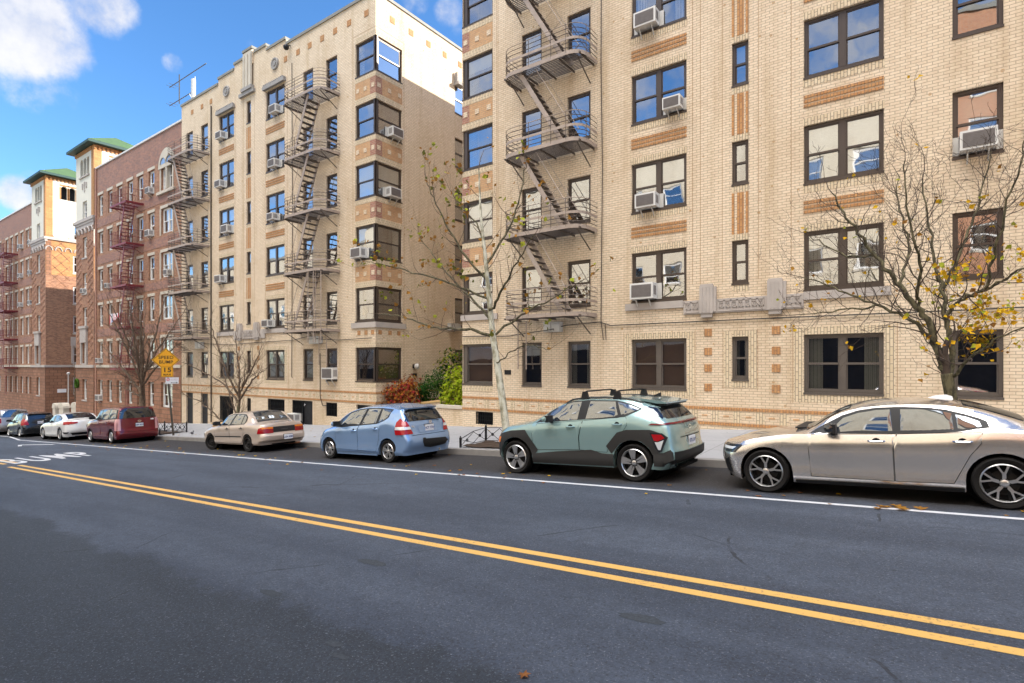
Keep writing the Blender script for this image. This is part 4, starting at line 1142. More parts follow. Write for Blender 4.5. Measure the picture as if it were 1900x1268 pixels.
q = MB(); q.lathe([(0,-.16),(.1,-.14),(.15,-.05),(.15,.04),(.08,.1),(0,.11)], 10, 0, 'z', (-26.75, FY-.25, 18.62)); part('dome', q, M['black_plastic'], T, smooth=True)
q = MB(); q.bar((-26.75,FY-.25,18.7),(-26.75,FY-.0,18.78),.04); part('arm', q, M['iron_black'], T)
T = thing('flood_lamp', 'small hooded fixture high on the court wall of the cream house with corner windows', 'flood lamp', (BX1, 22.4, 16.9))
q = MB(); q.box(BX1, BX1+.35, 22.2, 22.75, 16.85, 17.0); q.prism([(22.25,17.0),(22.4,17.0),(22.28,17.55)], BX1+.02, BX1+.2, 'x'); part('hood', q, M['grey_stone'], T)
# ---------------------------------------------------------------- street signs on their pole
gx, gy = -28.85, 12.05; gz = walk(gx, gy)
T = thing('street_sign_pole', 'leaning brown steel pole carrying the orange speed bump sign', 'sign pole', (gx, gy, gz))
top = Vector((gx-.25, gy-.28, gz+4.15)); foot = Vector((gx, gy, gz))
q = MB(); q.bar(foot, top, .075, .05, up=(1,0,0)); part('post', q, M['steel_post'], T)
def on_pole(h): return foot.lerp(top, h/4.15)
nrm = Vector((.955, -.30, 0)).normalized(); rt = Vector((.30, .955, 0)).normalized(); UP = Vector((0,0,1))
def plate(mb, poly, c, off, m=0, th=.006):
    f = [c+rt*u+UP*v+nrm*(off+th) for u, v in poly]; k = [c+rt*u+UP*v+nrm*off for u, v in poly]
    mb.face(f, m); mb.face(k[::-1], m)
    for i in range(len(poly)): j = (i+1) % len(poly); mb.face([k[i], k[j], f[j], f[i]], m)
def letters(mb, body, size, c, off, m=0, sp=1., bold=0., sx=1., du=0, dv=0):
    vs, fs = text_mesh(body, size, sp, bold)
    mb.add([c+rt*(v[0]*sx+du)+UP*(v[1]+dv)+nrm*off for v in vs], fs, m)
def sign(name, label, cat, h, build, du=0):
    c = on_pole(h)+rt*du; S = thing(name, label, cat, c, 'signs on the leaning pole'); build(S, c); return S
def s1(S, c):
    r = .575; q = MB(); plate(q, [(0,-r),(r,0),(0,r),(-r,0)], c, .045); part('plate', q, M['sign_orange'], S)
    q = MB(); a, b_ = .545, .520
    D4 = [(0,-1),(1,0),(0,1),(-1,0)]
    for i in range(4):
        p, n_ = D4[i], D4[(i+1)%4]
        q.face([c+rt*(p[0]*a)+UP*(p[1]*a)+nrm*.0525, c+rt*(n_[0]*a)+UP*(n_[1]*a)+nrm*.0525, c+rt*(n_[0]*b_)+UP*(n_[1]*b_)+nrm*.0525, c+rt*(p[0]*b_)+UP*(p[1]*b_)+nrm*.0525])
    letters(q, 'SPEED', .215, c, .053, 0, 1.08, .003, dv=.115); letters(q, 'BUMP', .215, c, .053, 0, 1.08, .003, dv=-.105)
    part('lettering', q, M['sign_black'], S, recalc=False)
sign('warning_sign', 'orange diamond sign reading SPEED BUMP', 'road sign', 3.62, s1)
def s2(S, c):
    q = MB(); plate(q, [(-.25,-.25),(.25,-.25),(.25,.25),(-.25,.25)], c, .045); part('plate', q, M['sign_orange'], S)
    q = MB(); letters(q, '15', .30, c, .0535, 0, 1.1, .006, 1.15, dv=.075); letters(q, 'M.P.H', .115, c, .0535, 0, 1.1, .005, dv=-.15)
    for (a, e, f, g_) in ((-.235,.235,-.235,-.225),(-.235,.235,.225,.235),(-.235,-.225,-.225,.225),(.225,.235,-.225,.225)):
        q.face([c+rt*a+UP*f+nrm*.0525, c+rt*e+UP*f+nrm*.0525, c+rt*e+UP*g_+nrm*.0525, c+rt*a+UP*g_+nrm*.0525])
    part('lettering', q, M['sign_black'], S, recalc=False)
sign('warning_sign', 'small square orange sign reading 15 M.P.H under the diamond sign', 'road sign', 3.06, s2)
def s3(S, c):
    q = MB(); plate(q, [(-.27,-.15),(.27,-.15),(.27,.15),(-.27,.15)], c, .045); part('plate', q, M['sign_white'], S)
    q = MB(); n = 16
    cc = c+rt*(-.17)+UP*.055
    for i in range(n):
        a, b_ = 2*math.pi*i/n, 2*math.pi*(i+1)/n
        q.face([cc+rt*(r_*math.cos(t_))+UP*(r_*math.sin(t_))+nrm*.053 for r_, t_ in ((.07,a),(.07,b_),(.045,b_),(.045,a))])
    letters(q, 'P', .085, cc, .0535, 0, 1, .004)
    part('emblem', q, M['sign_red'], S, recalc=False)
    q = MB(); letters(q, 'NO STANDING', .045, c, .0535, 0, 1, .001, du=.075, dv=.07); letters(q, 'EXCEPT TRUCKS', .036, c, .0535, 0, 1, .0, du=.075, dv=.02)
    part('lettering', q, M['lamp_pale_red'], S, recalc=False)
    q = MB()
    q.face([c+rt*a+UP*f+nrm*.0535 for a, f in ((-.02,-.112),(.18,-.112),(.18,-.094),(-.02,-.094))]); q.face([c+rt*a+UP*f+nrm*.0535 for a, f in ((.17,-.135),(.23,-.103),(.17,-.07))]); q.face([c+rt*a+UP*f+nrm*.0535 for a, f in ((-.01,-.07),(-.07,-.103),(-.01,-.135))])
    part('arrow', q, M['sign_black'], S, recalc=False)
sign('parking_sign', 'small white kerbside parking sign with a red symbol and black arrow', 'parking sign', 2.63, s3, .17)
# ---------------------------------------------------------------- tree guards, planters, court
def guard(label, x0, x1, y0, y1, h=.46, low=False):
    T = thing('tree_guard', label, 'tree guard', (x0, y0, walk(x0, y0)), 'black iron tree guards')
    q = MB()
    def P3(x, y, hh): return (x, y, walk(x, y)+hh)
    runs = [((x0,y0),(x0,y1)), ((x0,y1),(x1,y1)), ((x1,y1),(x1,y0))]
    for a, b_ in runs:
        L = (Vector(b_)-Vector(a)).length; n = max(1, round(L/.5))
        for i in range(n):
            p = Vector(a).lerp(Vector(b_), i/n); e = Vector(a).lerp(Vector(b_), (i+1)/n)
            hh = lambda v: h*(.55+.45*min(1, (v.y-y0)/max(.1, y1-y0)*1.6))
            for f in (.12, .95): q.bar(P3(p.x,p.y,hh(p)*f), P3(e.x,e.y,hh(e)*f), .016)
            q.bar(P3(p.x,p.y,hh(p)*.15), P3(e.x,e.y,hh(e)*.9), .012); q.bar(P3(p.x,p.y,hh(p)*.9), P3(e.x,e.y,hh(e)*.15), .012)
            m = (p+e)/2; q.lathe([(.02,-.012),(.045,-.012),(.045,.012),(.02,.012)], 8, 0, 'y', P3(m.x,m.y,hh(m)*.52))
    part('rail', q, M['iron_black'], T)
    for x, y in ((x0,y0),(x0,y1),((x0+x1)/2,y1),(x1,y1),(x1,y0)):
        q = MB(); z = walk(x, y); hh = h*(.62 if y == y0 else 1.05); q.box(x-.025, x+.025, y-.025, y+.025, z, z+hh); q.lathe([(.0,.05),(.03,.02),(0,-.005)], 6, 0, 'z', (x,y,z+hh)); part('post', q, M['iron_black'], T)
    q = MB(); q.box(x0+.04, x1-.04, y0, y1-.04, walk(x0,y0)-.05, walk(x0,y0)+.0)
    s = MB(); n = 10
    for i in range(n):
        for j in range(5):
            xa, xb = x0+.04+(x1-x0-.08)*i/n, x0+.04+(x1-x0-.08)*(i+1)/n; ya, yb = y0+(y1-y0-.04)*j/5, y0+(y1-y0-.04)*(j+1)/5
            hz = lambda x, y: walk(x, y)+.035+.05*math.sin(x*7+y*3)*math.sin(y*9)
            s.face([(xa,ya,hz(xa,ya)),(xb,ya,hz(xb,ya)),(xb,yb,hz(xb,yb)),(xa,yb,hz(xa,yb))])
    part('soil_bed', s, M['soil'], T)
guard('black iron tree guard round the leaning white-trunked tree, left of the green crossover', -10.45, -7.9, 11.9, 13.05)
guard('black iron tree guard right of the maroon boxy car, under the bare brown tree', -35.2, -30.1, 11.95, 13.2, .5)
T = thing('wooden_planter', 'tan wooden box standing at the kerb in front of the beige sedan', 'planter box', (-24.35, 12.1, walk(-24.35,12.1)))
q = MB(); z = walk(-24.35, 12.1)
q.prism([(-24.62,z),(-24.1,z),(-24.05,z+.56),(-24.67,z+.56)], 11.88, 12.35, 'y'); q.box(-24.7, -24.02, 11.84, 12.39, z+.562, z+.61); part('box', q, M['wood_tan'], T)
q = MB(); 
for zz in (.12, .28, .44): q.box(-24.68, -24.04, 11.86, 11.875, z+zz, z+zz+.03)
part('slat_gap', q, M['stain_brick'], T)
# court between the cream houses
def solid(name, label, cat, boxes, mat, group=None):
    T = thing(name, label, cat, boxes[0][0][:1]+boxes[0][0][2:3]+boxes[0][0][4:5], group)
    for nm, bx, mt in [(b_[1], b_[0], b_[2]) for b_ in boxes]:
        q = MB(); q.box(*bx); part(nm, q, M[mt], T)
    return T
solid('garden_wall', 'low brick wall with a pale stone cap in front of the yellow-green shrub', 'garden wall', [((-16.3,-14.75,17.05,17.35,-1.2,.12),'brickwork','cream_brick'), ((-16.34,-14.75,17.01,17.39,.12,.24),'cap','pale_stone')], None, 'low walls of the court')
T = thing('garden_wall', 'sloping brick wall with tan coping behind the light blue hatchback', 'garden wall', (-19.4,18.1,-1.2), 'low walls of the court')
q = MB(); q.prism([(-19.6,-1.4),(-16.4,-1.4),(-16.4,.36),(-19.6,-.04)], 18.1, 18.35, 'y'); part('brickwork', q, M['cream_brick'], T)
q = MB(); q.prism([(-19.65,-.04),(-16.35,.37),(-16.35,.46),(-19.65,.05)], 18.06, 18.39, 'y'); part('cap', q, M['wood_tan'], T)
T = thing('handrail', 'black iron handrail at the court steps between the two low walls', 'handrail', (-16.35,17.4,-.9))
q = MB()
for y in (17.45, 17.75, 18.05): q.tube([(-16.38,y,-.95),(-16.38,y,.62)], .02, 5)
q.tube([(-16.38,17.45,.62),(-16.38,18.05,.62)], .02, 5); part('bars', q, M['iron_black'], T)
for x, lab in ((-20.0,None),):
    T = thing('planting_bed', 'raised soil bed along the court wall under the red and dark green bushes', 'planting bed', (-19.9, 17.0, -1.2))
    q = MB(); q.box(-19.95, -17.2, 17.0, 17.25, -1.4, -.55); part('edging', q, M['cream_brick'], T)
    q = MB(); q.box(-19.95, -17.2, 17.25, 18.05, -1.4, -.6); part('soil_bed', q, M['soil'], T)
# court between the brick houses
for x0, x1, lab in ((-66.0,-65.2,'leftmost white gate pier in the brick court'), (-64.2,-63.0,'pointed white gate pier between the other two in the brick court'), (-60.9,-59.5,'white gate pier next to the nearer brick tower, right of the slim bare tree')):
    z = walk(x0, FY); cx = (x0+x1)/2
    T = thing('gate_pier', lab, 'gate pier', (cx, 17.2, z), 'white gate piers in the brick court')
    q = MB(); q.box(x0, x1, 17.0, 17.45, z, z+1.3); part('shaft', q, M['pale_stone'], T)
    q = MB(); q.prism([(x0-.08,z+1.3),(x1+.08,z+1.3)]+[(cx+((x1-x0)/2+.08)*math.cos(a), z+1.3+.5*math.sin(a)) for a in [math.pi*i/8 for i in range(9)]][1:-1], 16.96, 17.49, 'y'); part('cap', q, M['pale_stone'], T)
T = thing('lamp_post', 'thin grey lamp post standing in the brick court beside the farthest house', 'lamp post', (-64.9,17.9,walk(-64.9,16.9)))
q = MB(); z = walk(-64.9,16.9); q.tube([(-64.9,17.9,z),(-64.9,17.9,1.0)], .045, 6); part('post', q, M['box_white'], T)
q = MB(); q.lathe([(0,.16),(.12,.1),(.14,0),(.06,-.1)], 8, 0, 'z', (-64.9,17.9,1.1)); part('head', q, M['box_white'], T)
T = thing('wall_notice', 'small white notice fixed on the shaded side wall of the farthest house', 'notice', (-67.1,18.0,-.6))
q = MB(); q.box(-67.12, -67.08, 17.65, 18.35, -.75, -.4); part('plate', q, M['sign_white'], T)
q = MB(); q.lathe([(.34+.09*math.cos(a), .09*math.sin(a)) for a in [2*math.pi*i/8 for i in range(9)]], 20, 0, 'y', (-58.25, FY-.25, .35)); 
solo('wreath', q, M['leaf_mid'], (-58.25,FY-.25,.35), 'green wreath hanging at the corner of the nearer brick tower', 'wreath')
T = thing('flag', 'striped red, white and blue flag draped over the red fire escape railing', 'flag', (-47.6,FY-1.2,5.6))
q = MB()
for i in range(9):
    x = -48.0+i*.19
    q.add([(x,FY-1.19-.03*(i%2),5.66),(x+.19,FY-1.19-.03*((i+1)%2),5.66),(x+.19+.05,FY-1.22,4.95+.05*i),(x+.05,FY-1.22,4.95+.05*(i-1))], [(0,1,2,3)], (0,1,2,1,0,1,0,1,0)[i])
part('cloth', q, [M['flag_red'],M['flag_white'],M['flag_blue']], T)
bz = walk(-27.5,12.3)
q = MB(); q.lathe([(0,-.14),(.035,-.11),(.06,-.03),(.055,.04),(.03,.10),(0,.12)], 8, 0, 'x', (-27.5,12.3,bz+.11)); q.lathe([(0,-.035),(.03,-.01),(.03,.015),(0,.035)], 7, 0, 'z', (-27.38,12.3,bz+.2)); q.bar((-27.62,12.3,bz+.11),(-27.74,12.3,bz+.09),.05,.015); q.bar((-27.35,12.3,bz+.2),(-27.32,12.3,bz+.19),.012)
for s in (-.02,.02): q.bar((-27.5,12.3+s,bz),(-27.5,12.3+s,bz+.07),.008)
solo('pigeon', q, M['bird_grey'], (-27.5,12.3,bz), 'dark pigeon standing on the pavement right of the sign pole', 'pigeon', smooth=True)

# ---------------------------------------------------------------- cars
def lin(tab, x):
    if x <= tab[0][0]: return tab[0][1]
    for (a, p), (b_, q) in zip(tab, tab[1:]):
        if x <= b_: return p+(q-p)*(x-a)/(b_-a) if b_ > a else q
    return tab[-1][1]
def smooth(tab, x):
    """monotone-ish cubic through the table"""
    n = len(tab)
    if n < 3 or x <= tab[0][0] or x >= tab[-1][0]: return lin(tab, x)
    for i in range(n-1):
        if x <= tab[i+1][0]: break
    def sl_(k):
        if k <= 0 or k >= n-1: 
            k0, k1 = max(0,k-1), min(n-1,k+1); return (tab[k1][1]-tab[k0][1])/(tab[k1][0]-tab[k0][0])
        a = (tab[k][1]-tab[k-1][1])/(tab[k][0]-tab[k-1][0]); c = (tab[k+1][1]-tab[k][1])/(tab[k+1][0]-tab[k][0])
        return 0 if a*c <= 0 else 2*a*c/(a+c)
    h = tab[i+1][0]-tab[i][0]; t_ = (x-tab[i][0])/h; m0, m1 = sl_(i)*h, sl_(i+1)*h
    return (2*t_**3-3*t_**2+1)*tab[i][1]+(t_**3-2*t_**2+t_)*m0+(-2*t_**3+3*t_**2)*tab[i+1][1]+(t_**3-t_**2)*m1
PROF = [(0,.955),(.09,.985),(.20,.994),(.27,.978),(.42,.984),(.70,1.0),(.87,.994),(1,.955)]
class Shell:
    def __init__(s, S):
        s.S = S; s.w = S['w']; s.xf = S['xf']; s.xr = S['xr']
        s.x0 = min(x for z, x in s.xf); s.x1 = max(x for z, x in s.xr)
        s.fl, s.rl = S.get('fl', .55), S.get('rl', .4); s.fn, s.rn = S.get('fn', 2.6), S.get('rn', 3.2)
        s.D = S.get('D', (.7, 1.1)); s.sill = S['sill']
    def shift(s, xs, z):
        a = max(0, 1-(xs-s.x0)/s.D[0])**1.4; c = max(0, 1-(s.x1-xs)/s.D[1])**1.4
        return (smooth(s.xf, z)-s.x0)*a + (smooth(s.xr, z)-s.x1)*c
    def plan(s, xs):
        p = 1.
        t_ = (xs-s.x0)/s.fl
        if t_ < 1: p *= max(0, 1-(1-max(0,t_))**s.fn)**(1/s.fn)
        t_ = (s.x1-xs)/s.rl
        if t_ < 1: p *= max(0, 1-(1-max(0,t_))**s.rn)**(1/s.rn)
        return p
    def sec(s, xs):
        S = s.S
        return smooth(S['zb'], xs), smooth(S['wb'], xs), smooth(S['zr'], xs), smooth(S['wt'], xs), smooth(S['zt'], xs)
    def y_at(s, xs, z):      # half width at station xs, height z
        zb, wb, zr, wt, zt = s.sec(xs); w = s.w
        if z <= zb:
            q = max(0, min(1, (z-s.sill)/(zb-s.sill)))
            pf = s.S.get('prof', PROF); y = w*smooth(pf, q)-(w*pf[-1][1]-wb)*q**4
        elif z <= zr: q = (z-zb)/max(1e-4, zr-zb); y = wb-.012*min(1,q*12)+(wt-wb+.012)*q + s.S.get('bul', .012)*math.sin(math.pi*q)
        else: y = wt*max(0, 1-(z-zr)/max(1e-4, zt-zr))**(1/2.4)
        return y*s.plan(xs)
    def xs_of(s, x, z):
        a, c = s.x0, s.x1
        for _ in range(26):
            m = (a+c)/2
            if m+s.shift(m, z) < x: a = m
            else: c = m
        return (a+c)/2
    def side(s, x, z): return s.y_at(s.xs_of(x, z), z)
    def rear(s, y, z):
        a, c = s.x1-1.2, s.x1; y = abs(y)
        for _ in range(26):
            m = (a+c)/2
            if s.y_at(m, z) > y: a = m
            else: c = m
        return (a+c)/2+s.shift((a+c)/2, z)
    def front(s, y, z):
        a, c = s.x0, s.x0+1.0; y = abs(y)
        for _ in range(26):
            m = (a+c)/2
            if s.y_at(m, z) > y: c = m
            else: a = m
        return (a+c)/2+s.shift((a+c)/2, z)
    def top(s, x, y):
        xs = x
        for _ in range(6):
            zb, wb, zr, wt, zt = s.sec(xs); p = max(.05, s.plan(xs)); q = min(1, abs(y)/(wt*p)); z = zr+(zt-zr)*(1-q**2.4); xs = s.xs_of(x, z)
        return z
    def arch(s, x):
        z = s.sill
        for xc, r, zc in s.S['arches']:
            d = x-xc
            if abs(d) < r: z = max(z, zc+math.sqrt(r*r-d*d))
        return z
    def build(s):
        st = set()
        L = s.x1-s.x0
        for i in range(41): st.add(s.x0+L*i/40)
        for t_ in (0, .004, .015, .04, .08, .15, .25, .4, .6, .8): st.add(s.x0+s.fl*t_); st.add(s.x1-s.rl*t_)
        for xc, r, zc in s.S['arches']:
            for i in range(15): st.add(xc-r*math.cos(math.pi*i/14)*.9995)
            st.add(xc-r-.004); st.add(xc+r+.004)
        st = sorted(st); b = MB(); rows = None; grid = []
        ns, nu, nt = 9, 5, 6
        for xs in st:
            zb, wb, zr, wt, zt = s.sec(xs); row = []
            z0 = min(s.arch(xs), zb-.06)
            pts = [(max(0, s.y_at(xs, z0)-.16*s.plan(xs)), z0)]
            for i in range(ns+1): z = z0+(zb-z0)*i/ns; pts.append((s.y_at(xs, z), z))
            for i in range(1, nu+1): z = zb+(zr-zb)*i/nu; pts.append((s.y_at(xs, z), z))
            p = s.plan(xs)
            for i in range(1, nt+1): y = wt*(1-(i/nt)**1.3); q = y/wt; pts.append((y*p, zr+(zt-zr)*(1-q**2.4)))
            grid.append([(xs+s.shift(xs, z), y, z) for y, z in pts])
        n = len(grid[0]); base = 0
        for sg in (-1, 1):
            o = len(b.v)
            for col in grid:
                for x, y, z in col: b.v.append((x, sg*y, z))
            for i in range(len(grid)-1):
                for j in range(n-1):
                    a = o+i*n+j; q = (a, a+n, a+n+1, a+1)
                    b.f.append(q if sg < 0 else q[::-1]); b.m.append(0)
        # close the tail and nose seams
        for i in (0, len(grid)-1):
            for j in range(n-1):
                p, q = grid[i][j], grid[i][j+1]
                if p[1]+q[1] > .01: b.face([(p[0],-p[1],p[2]),(q[0],-q[1],q[2]),(q[0],q[1],q[2]),(p[0],p[1],p[2])])
        return b
def cells(poly, nc, nr):
    """columns of an x-monotone polygon"""
    us = sorted({p[0] for p in poly}); lo, hi = us[0], us[-1]
    us = sorted(set(us) | {lo+(hi-lo)*i/nc for i in range(nc+1)}); out = []
    for u in us:
        uu = min(max(u, lo+1e-5), hi-1e-5); zs = []
        for i in range(len(poly)):
            (a, p), (c, q) = poly[i], poly[(i+1)%len(poly)]
            if (a <= uu < c) or (c <= uu < a): zs.append(p+(q-p)*(uu-a)/(c-a))
        if len(zs) < 2: continue
        out.append([(u, min(zs)+(max(zs)-min(zs))*j/nr) for j in range(nr+1)])
    return out
def patch(b, poly, fn, nc=8, nr=3, m=0, skirt=None):
    cs = cells(poly, nc, nr); n = len(b.v)
    for c in cs:
        for u, v in c: b.v.append(fn(u, v))
    k = len(cs[0])
    for i in range(len(cs)-1):
        for j in range(k-1):
            a = n+i*k+j; b.f.append((a, a+k, a+k+1, a+1)); b.m.append(m)
def inset(poly, d):
    cx = sum(p[0] for p in poly)/len(poly); cz = sum(p[1] for p in poly)/len(poly)
    n = len(poly); out = []
    for i in range(n):
        p0, p, p1 = Vector(poly[i-1]), Vector(poly[i]), Vector(poly[(i+1)%n])
        e0 = (p-p0).normalized(); e1 = (p1-p).normalized()
        area = sum(poly[j][0]*poly[(j+1)%n][1]-poly[(j+1)%n][0]*poly[j][1] for j in range(n)); s_ = 1 if area > 0 else -1
        n0 = Vector((-e0.y, e0.x))*s_; n1 = Vector((-e1.y, e1.x))*s_; nn = n0+n1
        L = max(.5, nn.length_squared/2); nn = nn/L
        out.append((p.x+nn.x*d, p.y+nn.y*d))
    return out

def wheel(parent, x, y, r, rim, wd, style, sg, steer=0):
    W_ = bpy.data.objects.new('wheel', None)
    b = MB(); hw = wd/2
    b.lathe([(rim*.98,-hw*.8),(rim+.012,-hw*.92),(r*.93,-hw),(r*.985,-hw*.78),(r,-hw*.5),(r,hw*.5),(r*.985,hw*.78),(r*.93,hw),(rim+.012,hw*.92),(rim*.98,hw*.8)], 36, 0, 'y')
    for k in (-.4, 0, .4): b.lathe([(r+.0012, hw*k-.006),(r+.0012,hw*k+.006)], 30, 0, 'y')
    tyre = b.mesh('tyre', M['tyre'], smooth=35)
    wo = link('wheel', tyre, parent, (x, y, r), (0, 0, steer)); wo.name = 'wheel'
    q = MB(); f = -hw*.80*1
    q.lathe([(rim*.99, f+.07),(rim*.99,f-.005),(rim*.94,f-.018),(rim*.90,f-.004),(rim*.88,f+.06)], 36, 0, 'y')
    q.lathe([(0,f+.07),(rim*.99,f+.07)], 24, 1, 'y'); q.lathe([(rim*.55,f+.055),(rim*.62,f+.055),(rim*.62,f+.068),(rim*.2,f+.05)], 20, 2, 'y')
    def spoke(a, w0, w1, r0, r1, y0, y1, skew=0, m=0, th=.02):
        ca, sa = math.cos(a), math.sin(a); ca2, sa2 = math.cos(a+skew), math.sin(a+skew)
        p = [(r0*ca-w0*sa, r0*sa+w0*ca), (r0*ca+w0*sa, r0*sa-w0*ca), (r1*ca2+w1*sa2, r1*sa2-w1*ca2), (r1*ca2-w1*sa2, r1*sa2+w1*ca2)]
        fr = [(p[0][0],y0,p[0][1]),(p[1][0],y0,p[1][1]),(p[2][0],y1,p[2][1]),(p[3][0],y1,p[3][1])]
        bk = [(u,v+th,w_) for u,v,w_ in fr]
        q.add(fr+bk, [(0,1,2,3),(7,6,5,4),(0,4,5,1),(1,5,6,2),(2,6,7,3),(3,7,4,0)], m)
    fy = f-.012
    if style == 'y5':
        for i in range(5):
            a = 2*math.pi*i/5+.3
            spoke(a, .020, .020, .04, rim*.55, fy+.01, fy, 0); spoke(a+.09, .011, .012, rim*.5, rim*.94, fy, fy, .20); spoke(a-.09, .011, .012, rim*.5, rim*.94, fy, fy, -.12)
            spoke(a-.0, .016, .03, rim*.2, rim*.93, fy+.014, fy+.012, -.33, 1)
    elif style == 'blade':
        for i in range(5):
            a = 2*math.pi*i/5+.2
            spoke(a, .016, .046, rim*.25, rim*.92, fy+.01, fy, .12); spoke(a+.62, .012, .026, rim*.25, rim*.9, fy+.012, fy+.004, -.2); spoke(a+.3, .01, .012, rim*.2, rim*.9, fy+.014, fy+.012, .3, 1)
    elif style == 'twin':
        for i in range(5):
            a = 2*math.pi*i/5+.3
            for s_ in (-.13, .13): spoke(a+s_*1.2, .015, .017, .05, rim*.93, fy+.01, fy, s_*.5)
    elif style == 'cover':
        for i in range(8): spoke(2*math.pi*i/8, .016, .03, .05, rim*.93, fy, fy, .12)
    elif style == 'steel':
        q.lathe([(.05,f+.03),(rim*.45,f+.01),(rim*.8,f+.035),(rim*.93,f+.0)], 24, 0, 'y')
        for i in range(8):
            a = 2*math.pi*i/8; q.lathe([(0,f+.016),(.02,f+.016)], 8, 1, 'y', (rim*.66*math.cos(a), -.008, rim*.66*math.sin(a)))
    elif style == 'ten':
        for i in range(10): spoke(2*math.pi*i/10, .012, .013, .05, rim*.93, fy+.008, fy, .05)
    q.lathe([(0,fy-.004),(.03,fy-.004),(.045,fy+.004),(.055,fy+.03)], 14, 0, 'y')
    for i in range(5):
        a = 2*math.pi*i/5; q.lathe([(0,fy+.002),(.008,fy+.002)], 6, 1, 'y', (.058*math.cos(a), 0, .058*math.sin(a)))
    al = {'steel': 'steel_wheel'}.get(style, 'alloy')
    ro = link('rim', q.mesh('rim', [M[al], M['rubber_black'], M['steel_wheel']], smooth=30, recalc=True), wo)
    if sg > 0: wo.scale = (1, -1, 1)
    return wo

def car(name, label, X, Y, S, rot=0.):
    s = Shell(S); z = g(X); w = S['w']
    T = thing(name, label, S['cat'], (X, Y+w-.02, z), 'cars parked along the kerb', (0, -math.atan(SL), rot))
    b = s.build()
    # dark underbody and wheel housings
    body = part('body', b, [M[S['paint']]], T, smooth=38, local=True)
    q = MB(); q.box(s.x0+.25, s.x1-.25, -w+.30, w-.30, s.sill+.03, .62); q.box(s.x0+.15, s.x1-.12, -w+.42, w-.42, s.sill-.02, s.sill+.03)
    for xc, r, zc in S['arches']:
        q.tube([(xc,-w+.31,zc),(xc,w-.31,zc)], r+.02, 20)
    part('underbody', q, M['rubber_black'], T, local=True)
    def sd(off, sg): return lambda x, zz: (x, sg*(s.side(x, zz)+off), zz)
    for sg in (-1, 1):
        for poly in S.get('doors', []):
            q = MB(); patch(q, poly, sd(.004, sg), 10, 8, 0)
            e = 0.0032
            for (p, n_) in zip(poly, poly[1:]+poly[:1]):
                L = math.hypot(n_[0]-p[0], n_[1]-p[1]); k = max(1, int(L/.12))
                for i in range(k):
                    a = (p[0]+(n_[0]-p[0])*i/k, p[1]+(n_[1]-p[1])*i/k); c = (p[0]+(n_[0]-p[0])*(i+1)/k, p[1]+(n_[1]-p[1])*(i+1)/k)
                    d = ((c[1]-a[1])/max(L/k,1e-5)*e, -(c[0]-a[0])/max(L/k,1e-5)*e)
                    f = sd(.0062, sg); q.face([f(a[0]+d[0],a[1]+d[1]), f(a[0]-d[0],a[1]-d[1]), f(c[0]-d[0],c[1]-d[1]), f(c[0]+d[0],c[1]+d[1])], 1)
            do = part('door', q, [M[S['paint']], M['rubber_black']], T, smooth=40, local=True, recalc=False)
            for hx, hz in S.get('handles', []):
                if min(p[0] for p in poly) < hx < max(p[0] for p in poly):
                    y = s.side(hx, hz); h_ = MB()
                    h_.tube([(hx-.10,sg*(y-.005),hz),(hx-.075,sg*(y+.03),hz),(hx+.075,sg*(y+.03),hz),(hx+.10,sg*(y-.005),hz)], .013, 6); h_.lathe([(0,.0),(.055,.003)], 12, 1, 'y', (hx, sg*(y+.004), hz-.008))
                    part('handle', h_, [M[S.get('handle_mat', S['paint'])], M['rubber_black']], do, smooth=40, local=True)
        for poly, mt in S.get('clad', []):
            q = MB(); patch(q, poly, sd(.012, sg), 14, 4); part('cladding', q, M[mt], T, smooth=40, local=True, recalc=False)
        gl = S['glass']
        q = MB()
        fr = S['frame']; patch(q, fr, sd(.005, sg), 26, 3); part('window_trim', q, M[S.get('trim', 'black_plastic')], T, smooth=40, local=True, recalc=False)
        for poly in gl:
            q = MB(); patch(q, poly, sd(.010, sg), 14, 3); part('side_window', q, M['car_glass'], T, smooth=40, local=True, recalc=False)
        for poly, mt, nm in S.get('lights', []):
            q = MB(); patch(q, poly, sd({'lamp_dark': .016, 'lamp_clear': .020}.get(mt, .018), sg), 8, 4); part(nm, q, M[mt], T, smooth=40, local=True, recalc=False)
        for poly, mt, nm in S.get('rlights', []):
            q = MB(); patch(q, poly, lambda y, zz, sg=sg, mt=mt: (s.rear(y, zz)+(.014 if mt not in ('lamp_clear','lamp_orange') else .017), sg*y, zz), 8, 4); part(nm, q, M[mt], T, smooth=40, local=True, recalc=False)
        mx, mz = S['mirror']; y = s.side(mx, mz); q = MB()
        q.lathe([(0,-.13),(.055,-.11),(.075,-.03),(.07,.06),(.045,.11),(0,.12)], 10, 0, 'y', (mx, sg*(y+.17), mz+.045)); q.box(mx+.03, mx+.085, sg*(y+.17)-.11, sg*(y+.17)+.11, mz-.02, mz+.11, 1)
        q.bar((mx+.02,sg*(y-.02),mz-.02),(mx+.01,sg*(y+.1),mz+.0),.07,.05,1); part('mirror', q, [M[S.get('mirror_mat', S['paint'])], M['black_plastic']], T, smooth=40, local=True)
        for (xc, r, zc), st_ in zip(S['arches'], S.get('steer', (0, 0))):
            wheel(T, xc, sg*(w-.115), S['rw'], S['rim'], S.get('tw', .205), S['wheel'], sg, st_)
    for poly, mt, nm in S.get('rear', []):
        q = MB(); patch(q, poly, lambda y, zz: (s.rear(y, zz)+.008+S.get('roff', 0), y, zz), 12, 5); part(nm, q, M[mt], T, smooth=40, local=True, recalc=False)
    for poly, mt, nm in S.get('front', []):
        q = MB(); patch(q, poly, lambda y, zz: (s.front(y, zz)-.008, y, zz), 12, 4); part(nm, q, M[mt], T, smooth=40, local=True, recalc=False)
